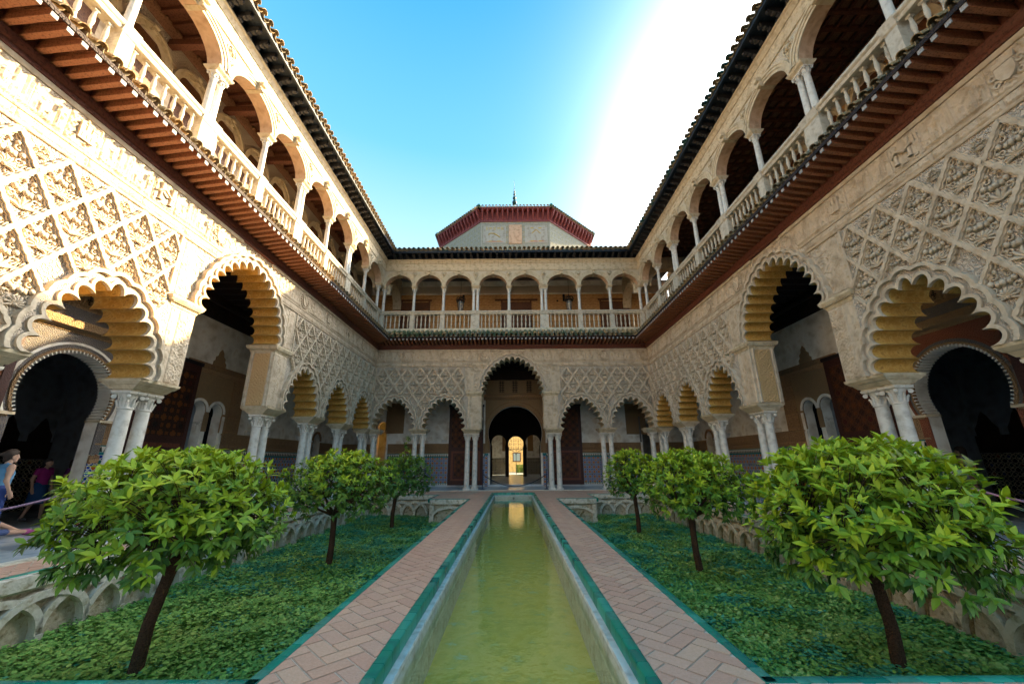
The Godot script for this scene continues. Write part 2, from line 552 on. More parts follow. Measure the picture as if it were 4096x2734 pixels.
	var door := star_image(512, 2, Color(0.20, 0.10, 0.06), [Color(0.50, 0.30, 0.10), Color(0.10, 0.08, 0.08), Color(0.06, 0.20, 0.22), Color(0.46, 0.27, 0.09), Color(0.30, 0.10, 0.07)], Color(0.22, 0.11, 0.08), 0.03)
	mat("door_painted", Color(0.85, 0.8, 0.8), 0.55, door, 1.1, ta, 0.6)
	var door2 := star_image(512, 2, Color(0.34, 0.20, 0.12), [Color(0.20, 0.10, 0.06), Color(0.28, 0.08, 0.06), Color(0.16, 0.14, 0.18), Color(0.40, 0.22, 0.08), Color(0.22, 0.12, 0.08)], Color(0.24, 0.13, 0.08), 0.035)
	mat("door_brown", Color(0.9, 0.86, 0.82), 0.55, door2, 1.1, ta, 0.8)
	mat("door_frame", lin(0.055, 0.018, 0.014), 0.5, grain, 1.5, fine, 0.4)
	mat("door_dark", lin(0.02, 0.014, 0.016), 0.5, grain, 1.5)
	mat("iron", lin(0.015, 0.014, 0.014), 0.45)
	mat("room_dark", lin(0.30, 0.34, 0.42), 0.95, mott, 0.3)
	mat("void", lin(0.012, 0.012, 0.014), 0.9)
	mat("yellow_wall", lin(0.80, 0.56, 0.24), 0.9, mott, 0.4)
	mat("window_glass", lin(0.25, 0.33, 0.34), 0.15)
	mat("brick", Color(1, 1, 1), 0.9, brick_image(), 1.25, fine, 0.6)
	mat("brown_wood", lin(0.13, 0.05, 0.02), 0.55, grain, 1.2, fine, 0.4)
	mat("tower_wall", Color(0.84, 0.85, 0.84), 0.9, tower_image(), 0.55, fine, 0.4, false)
	mat("bark", lin(0.085, 0.045, 0.026), 0.9, grain, 3.0, fine, 1.5)
	mat("lamp_white", lin(0.6, 0.58, 0.54), 0.6)
	mat("rope_purple", lin(0.20, 0.13, 0.20), 0.8)
	mat("rope_pink", lin(0.42, 0.20, 0.27), 0.8)
	mat("rope_dark", lin(0.02, 0.025, 0.045), 0.7)
	mat("sign_white", lin(0.62, 0.6, 0.56), 0.6)
	mat("old_bronze", lin(0.02, 0.075, 0.085), 0.5)
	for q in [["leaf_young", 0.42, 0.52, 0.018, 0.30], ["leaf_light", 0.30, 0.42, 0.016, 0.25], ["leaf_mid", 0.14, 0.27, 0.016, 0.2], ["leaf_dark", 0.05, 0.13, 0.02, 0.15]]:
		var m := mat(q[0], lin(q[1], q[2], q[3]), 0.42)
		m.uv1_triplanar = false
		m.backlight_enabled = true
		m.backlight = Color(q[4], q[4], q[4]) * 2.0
	var lv := StandardMaterial3D.new()
	lv.resource_name = "leaves"
	lv.vertex_color_use_as_albedo = true
	lv.roughness = 0.55
	lv.backlight_enabled = true
	lv.backlight = Color(0.5, 0.5, 0.5)
	M.leaves = lv
	var gc := StandardMaterial3D.new()
	gc.resource_name = "ground_cover"
	gc.vertex_color_use_as_albedo = true
	gc.roughness = 0.6
	gc.backlight_enabled = true
	gc.backlight = Color(0.3, 0.3, 0.3)
	M.ground_cover = gc
	var pp := StandardMaterial3D.new()
	pp.resource_name = "person"
	pp.vertex_color_use_as_albedo = true
	pp.roughness = 0.75
	M.person = pp

func brick_image() -> ImageTexture:
	var W := 256
	var im := Image.create(W, W, false, Image.FORMAT_RGB8)
	rng.seed = 77
	im.fill(Color(0.72, 0.60, 0.44))
	var rows := 14
	for r in rows:
		var y0 := int(W * r / float(rows))
		var y1 := int(W * (r + 1) / float(rows)) - 4
		var off := 0 if r % 2 == 0 else 22
		for k in range(-1, 6):
			var c := Color(0.62, 0.42, 0.24).lerp(Color(0.78, 0.60, 0.38), rng.randf())
			var x0 := k * 43 + off
			im.fill_rect(Rect2i(clampi(x0, 0, W), y0, clampi(x0 + 40, 0, W) - clampi(x0, 0, W), y1 - y0), c)
	return ImageTexture.create_from_image(im)

func tower_image() -> ImageTexture:   # faded incised ornament of linked squares on a grey wall
	var W := 256
	var by := PackedByteArray()
	by.resize(W * W * 3)
	var f := FastNoiseLite.new()
	f.seed = 9
	f.frequency = 0.03
	for j in W:
		for i in W:
			var x := absf(fposmod(i / 64.0, 1.0) - 0.5)
			var y := absf(fposmod(j / 64.0, 1.0) - 0.5)
			var d := minf(minf(absf(x - 0.2), absf(y - 0.2)), minf(absf(x + y - 0.42), absf(x + y - 0.8)))
			var q := 0.73 + 0.10 * f.get_noise_2d(i, j)
			var c := Color(q, q * 0.99, q * 0.93)
			if d < 0.02:
				c = c.lerp(Color(0.55, 0.56, 0.50), 0.55)
			elif x + y < 0.2:
				c = c.lerp(Color(0.75, 0.68, 0.42), 0.4)
			var k := (j * W + i) * 3
			by[k] = int(clampf(c.r, 0, 1) * 255)
			by[k + 1] = int(clampf(c.g, 0, 1) * 255)
			by[k + 2] = int(clampf(c.b, 0, 1) * 255)
	return ImageTexture.create_from_image(Image.create_from_data(W, W, false, Image.FORMAT_RGB8, by))

# ------------------------------------------------------------------ shapes shared by many things
func lobed(hw: float, rise: float, nside: int, bulge := 0.76) -> PackedVector2Array:   # from the right foot over the crown to the left foot
	var R := (rise * rise + hw * hw) / (2.0 * hw)
	var fm := acos((R - hw) / R)
	var cusps := []
	for k in nside + 1:
		var f := fm * k / (nside + 0.5)
		cusps.append(Vector2(hw - R + R * cos(f), R * sin(f)))
	for k in range(nside, -1, -1):
		cusps.append(Vector2(-cusps[k].x, cusps[k].y))
	var out := PackedVector2Array()
	for k in cusps.size() - 1:
		var a: Vector2 = cusps[k]
		var b: Vector2 = cusps[k + 1]
		var mid := (a + b) / 2
		var h := (b - a) / 2
		var nn := Vector2(h.y, -h.x).normalized()
		for i in (9 if k < cusps.size() - 2 else 10):
			var t := PI * i / 9.0
			out.push_back(mid - h * cos(t) + nn * sin(t) * h.length() * 2.0 * bulge)
	return out

func round_arch(hw: float, rise: float, n := 24) -> PackedVector2Array:
	var out := PackedVector2Array()
	for i in n + 1:
		var t := PI * i / n
		out.push_back(Vector2(hw * cos(t), rise * sin(t)))
	return out

func horseshoe(r: float, drop: float, n := 28) -> PackedVector2Array:   # more than half a circle; its feet are at y = -drop
	var a := asin(drop / r)
	var out := PackedVector2Array()
	for i in n + 1:
		var t := -a + (PI + 2 * a) * i / n
		out.push_back(Vector2(r * cos(t), r * sin(t)))
	return out

func opening(top: PackedVector2Array, down: float) -> PackedVector2Array:
	var p := PackedVector2Array(top)
	p.push_back(Vector2(top[-1].x, -down))
	p.push_back(Vector2(top[0].x, -down))
	return p

func ring(open: PackedVector2Array, r0: float, r1: float) -> Array:   # the band between two offsets of an opening, above y = 0
	var half := rect(-9, 0.0, 9, 9)
	var outer: PackedVector2Array = Geometry2D.offset_polygon(open, r1, Geometry2D.JOIN_ROUND)[0]
	var inner: PackedVector2Array = open if r0 <= 0.0 else Geometry2D.offset_polygon(open, r0, Geometry2D.JOIN_ROUND)[0]
	var res := []
	for p in Geometry2D.intersect_polygons(outer, half):
		for q in Geometry2D.clip_polygons(p, inner):
			res.append(q)
	return res

func sample(a: PackedFloat32Array, u: float, v: float) -> float:
	var x := fposmod(u, 1.0) * AN
	var y := fposmod(v, 1.0) * AN
	var i := int(x) % AN
	var j := int(y) % AN
	return a[j * AN + i]

func relief(w: float, h: float, step: float, src: PackedFloat32Array, scale_: float, amp: float, seed_ := 0.0) -> ArrayMesh:   # a carved slab, lower left corner at the origin, facing +z
	var nx := int(ceil(w / step))
	var ny := int(ceil(h / step))
	var v := PackedVector3Array()
	var n := PackedVector3Array()
	var ix := PackedInt32Array()
	var hh := PackedFloat32Array()
	hh.resize((nx + 1) * (ny + 1))
	for j in ny + 1:
		for i in nx + 1:
			var x := w * i / nx
			var y := h * j / ny
			var e := minf(minf(x, w - x), minf(y, h - y))
			var z := 0.0
			if e > 0.0:
				z = 0.02
				if e > 0.035:
					z = 0.004 + amp * 0.5 * (sample(src, x * scale_ + seed_, -y * scale_) + sample(src, x * scale_ + seed_ + 0.012, -y * scale_ + 0.012))
			hh[j * (nx + 1) + i] = z
	for j in ny + 1:
		for i in nx + 1:
			v.push_back(Vector3(w * i / nx, h * j / ny, hh[j * (nx + 1) + i]))
			var i0 := maxi(i - 1, 0)
			var i1 := mini(i + 1, nx)
			var j0 := maxi(j - 1, 0)
			var j1 := mini(j + 1, ny)
			var gx := (hh[j * (nx + 1) + i1] - hh[j * (nx + 1) + i0]) / ((i1 - i0) * w / nx)
			var gy := (hh[j1 * (nx + 1) + i] - hh[j0 * (nx + 1) + i]) / ((j1 - j0) * h / ny)
			n.push_back(Vector3(-gx, -gy, 1).normalized())
			if i < nx and j < ny:
				var k := j * (nx + 1) + i
				for q in [k, k + nx + 2, k + 1, k, k + nx + 1, k + nx + 2]:
					ix.push_back(q)
	var a := []
	a.resize(Mesh.ARRAY_MAX)
	a[Mesh.ARRAY_VERTEX] = v
	a[Mesh.ARRAY_NORMAL] = n
	a[Mesh.ARRAY_INDEX] = ix
	var me := ArrayMesh.new()
	me.add_surface_from_arrays(Mesh.PRIMITIVE_TRIANGLES, a)
	return me

func spiral(b: MB, cx: float, cy: float, z: float, r0: float, r1: float, a0: float, turns: float, thick: float, n := 14) -> void:
	var pts := []
	var rad := []
	for k in n + 1:
		var t := float(k) / n
		var r := lerpf(r0, r1, t)
		pts.append(Vector3(cx + r * cos(a0 + turns * TAU * t), cy + r * sin(a0 + turns * TAU * t), z))
		rad.append(thick * (1.0 - 0.3 * t))
	b.tube(pts, rad, 5)

func ornament_mesh(kind: int) -> ArrayMesh:   # what fills one lozenge of the lattice: shell or palmette, buds and scrolls
	var b := MB.new()
	for s in [-1.0, 1.0]:
		for e in [[0.0, 0.355], [0.0, -0.355]]:
			var pts := []
			for k in 9:
				var t := k / 8.0
				var p := Vector2(lerpf(0.0, s * 0.242, t), lerpf(e[1], 0.0, t))
				p *= 1.0 + 0.035 * cos(t * PI * 8.0)
				pts.append(Vector3(p.x, p.y, 0.012))
			b.tube(pts, [0.014], 5)
		spiral(b, s * 0.085, 0.17, 0.016, 0.06, 0.012, PI / 2 - s * PI / 2, s * 1.3, 0.015)
		spiral(b, s * 0.13, -0.02, 0.016, 0.055, 0.012, -PI / 2, s * 1.25, 0.015)
		spiral(b, s * 0.07, -0.225, 0.014, 0.05, 0.012, PI / 2, -s * 1.2, 0.013)
		b.ball(Vector3(s * 0.135, 0.085, 0.03), Vector3(0.036, 0.045, 0.036), 7, 5)
		b.ball(Vector3(s * 0.175, 0.0, 0.02), Vector3(0.03, 0.03, 0.03), 6, 4)
		b.ball(Vector3(s * 0.07, 0.06, 0.012), Vector3(0.045, 0.06, 0.022), 6, 4)
		b.ball(Vector3(s * 0.10, -0.13, 0.01), Vector3(0.05, 0.05, 0.02), 6, 4)
		b.ball(Vector3(s * 0.052, 0.235, 0.025), Vector3(0.028, 0.036, 0.03), 7, 5)
	if kind == 0:
		for k in 9:
			var t := deg_to_rad(lerpf(-20.0, 200.0, k / 8.0))
			var e := Vector3(cos(t), sin(t), 0)
			b.tube([Vector3(0, -0.15, 0.016) + e * 0.02, Vector3(0, -0.15, 0.05) + e * 0.07, Vector3(0, -0.15, 0.026) + e * 0.125], [0.009, 0.017, 0.021], 5)
		b.ball(Vector3(0, -0.155, 0.03), Vector3(0.028, 0.028, 0.03), 7, 4)
	else:
		for k in 5:
			var t := deg_to_rad(lerpf(15.0, 165.0, k / 4.0))
			var e := Vector3(cos(t), sin(t), 0)
			b.tube([Vector3(0, -0.17, 0.014), Vector3(0, -0.17, 0.04) + e * 0.1, Vector3(0, -0.17, 0.02) + e * 0.18], [0.014, 0.028, 0.008], 6)
	b.ball(Vector3(0, 0.06, 0.03), Vector3(0.035, 0.055, 0.035), 7, 5)
	return b.mesh()

func rib_mesh(dx: float, dy: float) -> ArrayMesh:   # one side of a lozenge: a ridge with scalloped edges, from the origin to (dx, dy)
	var L := sqrt(dx * dx + dy * dy)
	var X := Vector3(dx, dy, 0) / L
	var xf := Transform3D(Basis(X, Vector3(-X.y, X.x, 0), Vector3.BACK), Vector3.ZERO)
	var b := MB.new()
	for lay in [[0.0, 0.055, 0.056], [0.055, 0.085, 0.034]]:
		var up := PackedVector2Array()
		var n := 20
		for k in n + 1:
			var t := float(k) / n
			up.push_back(Vector2(L * t, lay[2] * (0.70 + 0.42 * absf(sin(t * PI * 4.0)))))
		var p := PackedVector2Array()
		for k in n + 1:
			p.push_back(Vector2(up[k].x, -up[k].y))
		for k in n + 1:
			p.push_back(up[n - k])
		b.extrude(p, lay[0], lay[1], xf, true, false)
	return b.mesh()

func column_parts(h: float, r: float, cap_h: float) -> Dictionary:   # base, shaft and capital meshes of a marble column
	var base := MB.new()
	base.loft([[0.0, r * 1.45, r * 1.45], [r * 0.5, r * 1.45, r * 1.45]])
	var y := r * 0.5
	base.lathe([Vector2(r * 1.40, y), Vector2(r * 1.5, y + r * 0.13), Vector2(r * 1.40, y + r * 0.26), Vector2(r * 1.22, y + r * 0.3), Vector2(r * 1.16, y + r * 0.5), Vector2(r * 1.26, y + r * 0.56), Vector2(r * 1.3, y + r * 0.66), Vector2(r * 1.24, y + r * 0.76), Vector2(r * 1.1, y + r * 0.8)], 20)
	var shaft := MB.new()
	var y0 := y + r * 0.8
	var pr := []
	for k in 9:
		var t := k / 8.0
		pr.append(Vector2(r * (1.08 - 0.14 * t - 0.02 * sin(t * PI) * -1.0), lerpf(y0, h - r * 0.4, t)))
	pr.append_array([Vector2(r * 1.0, h - r * 0.36), Vector2(r * 1.1, h - r * 0.25), Vector2(r * 1.1, h - r * 0.12), Vector2(r * 0.98, h)])
	shaft.lathe(pr, 24)
	var cap := MB.new()
	cap.lathe([Vector2(r * 0.95, h), Vector2(r * 0.98, h + cap_h * 0.3), Vector2(r * 1.12, h + cap_h * 0.6), Vector2(r * 1.35, h + cap_h * 0.84)], 16)
	var top := h + cap_h
	cap.loft([[top - cap_h * 0.18, r * 1.48, r * 1.48], [top - cap_h * 0.1, r * 1.58, r * 1.58], [top, r * 1.6, r * 1.6]])
	for k in 8:
		var t := TAU * k / 8.0
		var e := Vector3(sin(t), 0, cos(t))
		var lo := k % 2
		cap.tube([e * r * 1.0 + Vector3(0, h, 0), e * r * 1.14 + Vector3(0, h + cap_h * (0.3 if lo else 0.45), 0), e * r * 1.36 + Vector3(0, h + cap_h * (0.40 if lo else 0.58), 0), e * r * 1.42 + Vector3(0, h + cap_h * (0.33 if lo else 0.50), 0)], [r * 0.2, r * 0.24, r * 0.17, r * 0.08], 5)
	for k in 4:
		var t := PI / 4 + PI / 2 * k
		var e := Vector3(sin(t), 0, cos(t))
		var side := Vector3(cos(t), 0, -sin(t))
		var c := e * r * 1.72 + Vector3(0, top - cap_h * 0.36, 0)
		cap.lathe([Vector2(0.001, -r * 0.2), Vector2(r * 0.34, -r * 0.2), Vector2(r * 0.34, r * 0.2), Vector2(0.001, r * 0.2)], 12, Transform3D(Basis(e, side, e.cross(side)), c))
		cap.lathe([Vector2(0.001, -r * 0.27), Vector2(r * 0.13, -r * 0.27), Vector2(r * 0.13, r * 0.27), Vector2(0.001, r * 0.27)], 8, Transform3D(Basis(e, side, e.cross(side)), c))
		cap.tube([c + Vector3(0, r * 0.3, 0) , e * r * 1.2 + Vector3(0, top - cap_h * 0.22, 0)], [r * 0.18], 5)
		cap.ball(Vector3(sin(t + PI / 4), 0, cos(t + PI / 4)) * r * 1.5 + Vector3(0, top - cap_h * 0.1, 0), Vector3.ONE * r * 0.24, 7, 4)
	return {"base": base.mesh(), "shaft": shaft.mesh(), "capital": cap.mesh()}

func column(called: String, d: Dictionary, xf: Transform3D, label: String, group: String) -> Node3D:
	var t := thing(called, label, "column", xf, group)
	for k in ["base", "shaft", "capital"]:
		add(k, d[k], M.marble, t)
	return t

func baluster_mesh(h: float) -> ArrayMesh:
	var b := MB.new()
	b.loft([[0, 0.045, 0.045], [h * 0.05, 0.045, 0.045]])
	var pr := []
	for q in [[0.03, 0.05], [0.026, 0.12], [0.036, 0.22], [0.047, 0.32], [0.04, 0.43], [0.026, 0.48], [0.04, 0.5], [0.026, 0.53], [0.042, 0.6], [0.046, 0.68], [0.032, 0.82], [0.027, 0.9], [0.04, 0.93]]:
		pr.append(Vector2(q[0], h * q[1]))
	b.lathe(pr, 10)
	b.loft([[h * 0.93, 0.045, 0.045], [h, 0.048, 0.048]])
	return b.mesh()

func half_tile_mesh(L: float, r0: float, r1: float, down := false) -> ArrayMesh:   # a curved clay tile lying along +z; down: hollow upwards
	var b := MB.new()
	var n := 7
	var th := 0.014
	for i in n:
		var t0 := PI * i / n
		var t1 := PI * (i + 1) / n
		var s := -1.0 if down else 1.0
		var e0 := Vector3(cos(t0), s * sin(t0), 0)
		var e1 := Vector3(cos(t1), s * sin(t1), 0)
		var z := Vector3(0, 0, L)
		if down:
			var w := e0
			e0 = e1
			e1 = w
		b.quadN(e0 * r0, e0 * r1 + z, e1 * r1 + z, e1 * r0, e0, e0, e1, e1)
		b.quadN(e1 * (r0 - th), e1 * (r1 - th) + z, e0 * (r1 - th) + z, e0 * (r0 - th), -e1, -e1, -e0, -e0)
		b.quad(e0 * (r1 - th) + z, e1 * (r1 - th) + z, e1 * r1 + z, e0 * r1 + z) if not down else b.quad(e0 * (r1 - th) + z, e1 * (r1 - th) + z, e1 * r1 + z, e0 * r1 + z)
	return b.mesh()

func rafter_mesh(L: float) -> ArrayMesh:   # a wooden bracket beam along +z with a toothed groove along its sides
	var b := MB.new()
	b.hexa([Vector3(-0.045, 0.0, L), Vector3(0.045, 0.0, L), Vector3(0.045, -0.10, 0), Vector3(-0.045, -0.10, 0), Vector3(-0.045, 0.14, L), Vector3(0.045, 0.14, L), Vector3(0.045, 0.14, 0), Vector3(-0.045, 0.14, 0)])
	for s in [-1.0, 1.0]:
		b.box(Vector3(s * 0.052 - 0.008, 0.11, 0), Vector3(s * 0.052 + 0.008, 0.137, L))
		for k in 12:
			var z := L * (0.16 + 0.058 * k)
			b.box(Vector3(s * 0.05 - 0.006, 0.085, z), Vector3(s * 0.05 + 0.006, 0.1, z + 0.02))
	return b.mesh()

func scroll_bracket_mesh() -> ArrayMesh:   # carved eave bracket, root at the origin, reaching along +z
	var b := MB.new()
	var p := PackedVector2Array()
	for q in [[0, -0.16], [0.10, -0.17], [0.16, -0.10], [0.22, -0.115], [0.30, -0.08], [0.36, -0.09], [0.43, -0.03], [0.43, 0.08], [0, 0.08]]:
		p.push_back(Vector2(-q[0], q[1]))
	b.run(p, -0.05, 0.05)
	for q in [[0.13, -0.13, 0.05], [0.27, -0.075, 0.045], [0.38, -0.04, 0.05]]:
		b.lathe([Vector2(0.001, -0.065), Vector2(q[2], -0.065), Vector2(q[2], 0.065), Vector2(0.001, 0.065)], 10, Transform3D(Basis(Vector3(0, 1, 0), Vector3(-1, 0, 0), Vector3(0, 0, 1)), Vector3(0, q[1], q[0])))
	b.ball(Vector3(0, -0.06, 0.44), Vector3(0.05, 0.06, 0.04), 8, 5)
	return b.mesh()

func shield_mesh(kind: int) -> ArrayMesh:
	var b := MB.new()
	if kind == 0:     # rounded shield in a wreath
		var p := PackedVector2Array()
		for k in 13:
			var t := PI + PI * k / 12.0
			p.push_back(Vector2(0.15 * cos(t), 0.05 + 0.24 * sin(t) if k > 0 and k < 12 else 0.05))
		p.push_back(Vector2(0.16, 0.2)); p.push_back(Vector2(-0.16, 0.2))
		b.extrude(p, 0, 0.05)
		for k in 20:
			var t := TAU * k / 20.0
			b.ball(Vector3(0.235 * cos(t), 0.01 + 0.265 * sin(t), 0.02), Vector3(0.042, 0.042, 0.03), 6, 4)
		b.tube([Vector3(-0.12, 0.15, 0.05), Vector3(0.1, -0.13, 0.05)], [0.018], 6)
	elif kind == 1:   # castle
		b.extrude(rect(-0.13, -0.15, 0.13, 0.03), 0, 0.05)
		for k in 3:
			b.extrude(rect(-0.13 + 0.095 * k, 0.03, -0.06 + 0.095 * k, 0.12 + (0.05 if k == 1 else 0.0)), 0, 0.045)
			b.extrude(rect(-0.14 + 0.095 * k, 0.12 + (0.05 if k == 1 else 0.0), -0.05 + 0.095 * k, 0.15 + (0.05 if k == 1 else 0.0)), 0, 0.055)
		for k in 3:
			b.extrude(rect(-0.09 + 0.075 * k, -0.1, -0.06 + 0.075 * k, -0.03), 0.05, 0.06)
	elif kind == 2:   # two columns joined by a banner on a plaque
		b.extrude(rect(-0.24, -0.24, 0.24, 0.24), 0, 0.015)
		for s in [-1.0, 1.0]:
			b.lathe([Vector2(0.05, -0.2), Vector2(0.03, -0.16), Vector2(0.03, 0.12), Vector2(0.05, 0.16), Vector2(0.05, 0.2)], 10, Transform3D(Basis(), Vector3(s * 0.13, 0, 0.03)))
		b.tube([Vector3(-0.2, -0.02, 0.05), Vector3(-0.08, 0.06, 0.07), Vector3(0.08, -0.04, 0.07), Vector3(0.2, 0.05, 0.05)], [0.028], 6)
	else:             # crowned shield with side scrolls
		var p := PackedVector2Array([Vector2(-0.12, 0.1), Vector2(-0.12, -0.06), Vector2(-0.07, -0.14), Vector2(0, -0.18), Vector2(0.07, -0.14), Vector2(0.12, -0.06), Vector2(0.12, 0.1)])
		b.extrude(p, 0, 0.05)
		b.extrude(PackedVector2Array([Vector2(-0.13, 0.12), Vector2(0.13, 0.12), Vector2(0.15, 0.22), Vector2(0.07, 0.17), Vector2(0, 0.24), Vector2(-0.07, 0.17), Vector2(-0.15, 0.22)]), 0, 0.04)
		for s in [-1.0, 1.0]:
			spiral(b, s * 0.17, 0.02, 0.02, 0.06, 0.015, 0, s * 1.2, 0.02)
			spiral(b, s * 0.15, -0.15, 0.02, 0.06, 0.015, 0, -s * 1.2, 0.02)
	return b.mesh()

# ------------------------------------------------------------------ the three wings of the courtyard
# a runs along the wing, y up, d out of its wall into the court
const WHERE := {"left": "on the left side of the court", "right": "on the right side of the court", "far": "on the far end of the court"}

func wings() -> Array:
	var L := Basis(Vector3.UP, PI / 2)
	var R := Basis(Vector3.UP, -PI / 2)
	var side_bays := [[2.55, 5.4, 3.97, "s"], [5.4, 8.05, 6.83, "s"], [8.05, 12.75, 10.40, "b"], [12.75, 15.4, 13.97, "s"], [15.4, 18.25, 16.82, "s"], [18.25, 21.93, 19.66, "s"]]
	var far_bays := [[-7.52, -5.0, -6.33, "s"], [-5.0, -2.42, -3.66, "s"], [-2.42, 2.42, 0.0, "b"], [2.42, 5.0, 3.66, "s"], [5.0, 7.52, 6.33, "s"]]
	var side_up := [[1.4, 1], [3.55, 2], [5.7, 1], [7.88, 2], [10.0, 1], [12.2, 2], [14.36, 1], [16.58, 2], [18.7, 1], [20.72, 1]]
	var far_up := [[-7.5, 1], [-5.73, 1], [-4.0, 1], [-2.12, 2], [-0.17, 1], [1.86, 2], [3.93, 1], [5.75, 1], [7.5, 1]]
	return [
		{"name": "left", "m": 1.0, "xf": Transform3D(L, Vector3(-7.52, 0, 0)), "bays": side_bays, "up": side_up, "from": 2.55, "to": 21.15, "panels": [[0.4, 7.92, 7.62, 0.71], [12.86, 21.12, 13.2, 0.69]], "depth": 2.98},
		{"name": "right", "m": -1.0, "xf": Transform3D(R, Vector3(7.52, 0, 0)), "bays": side_bays, "up": side_up, "from": 2.55, "to": 21.15, "panels": [[0.4, 7.92, 7.62, 0.71], [12.86, 21.12, 13.2, 0.69]], "depth": 2.98},
		{"name": "far", "m": 1.0, "xf": Transform3D(Basis(), Vector3(0, 0, -21.15)), "bays": far_bays, "up": far_up, "from": -7.52, "to": 7.52, "panels": [[-7.5, -2.54, -2.97, 0.69], [2.54, 7.5, 2.97, 0.69]], "depth": 3.05}]

func arch_of(b: Array) -> PackedVector2Array:
	return lobed(0.94, 1.50, 6) if b[3] == "s" else lobed(1.47, 1.77, 8)

func soffit(b: MB, line: PackedVector2Array, d0: float, d1: float) -> void:   # the underside of an arch, a hair inside the opening
	var n := line.size()
	for i in n - 1:
		var p := []
		for k in [i, i + 1]:
			var t := (line[mini(k + 1, n - 1)] - line[maxi(k - 1, 0)]).normalized()
			var nn := Vector2(-t.y, t.x)
			if i > 0 and i < n - 2:
				var e := (line[i + 1] - line[i]).normalized()
				if e.dot(t) < 0.85:
					nn = Vector2(-e.y, e.x)
			var q := line[k] + nn * 0.004
			p.append([q, nn])
		var A: Vector2 = p[0][0]
		var B: Vector2 = p[1][0]
		var nA := Vector3(p[0][1].x, p[0][1].y, 0)
		var nB := Vector3(p[1][1].x, p[1][1].y, 0)
		b.quadN(Vector3(B.x, B.y, d0), Vector3(A.x, A.y, d0), Vector3(A.x, A.y, d1), Vector3(B.x, B.y, d1), nB, nA, nA, nB)

func spring_of(b: Array) -> float:
	return 3.05 if b[3] == "s" else 4.98

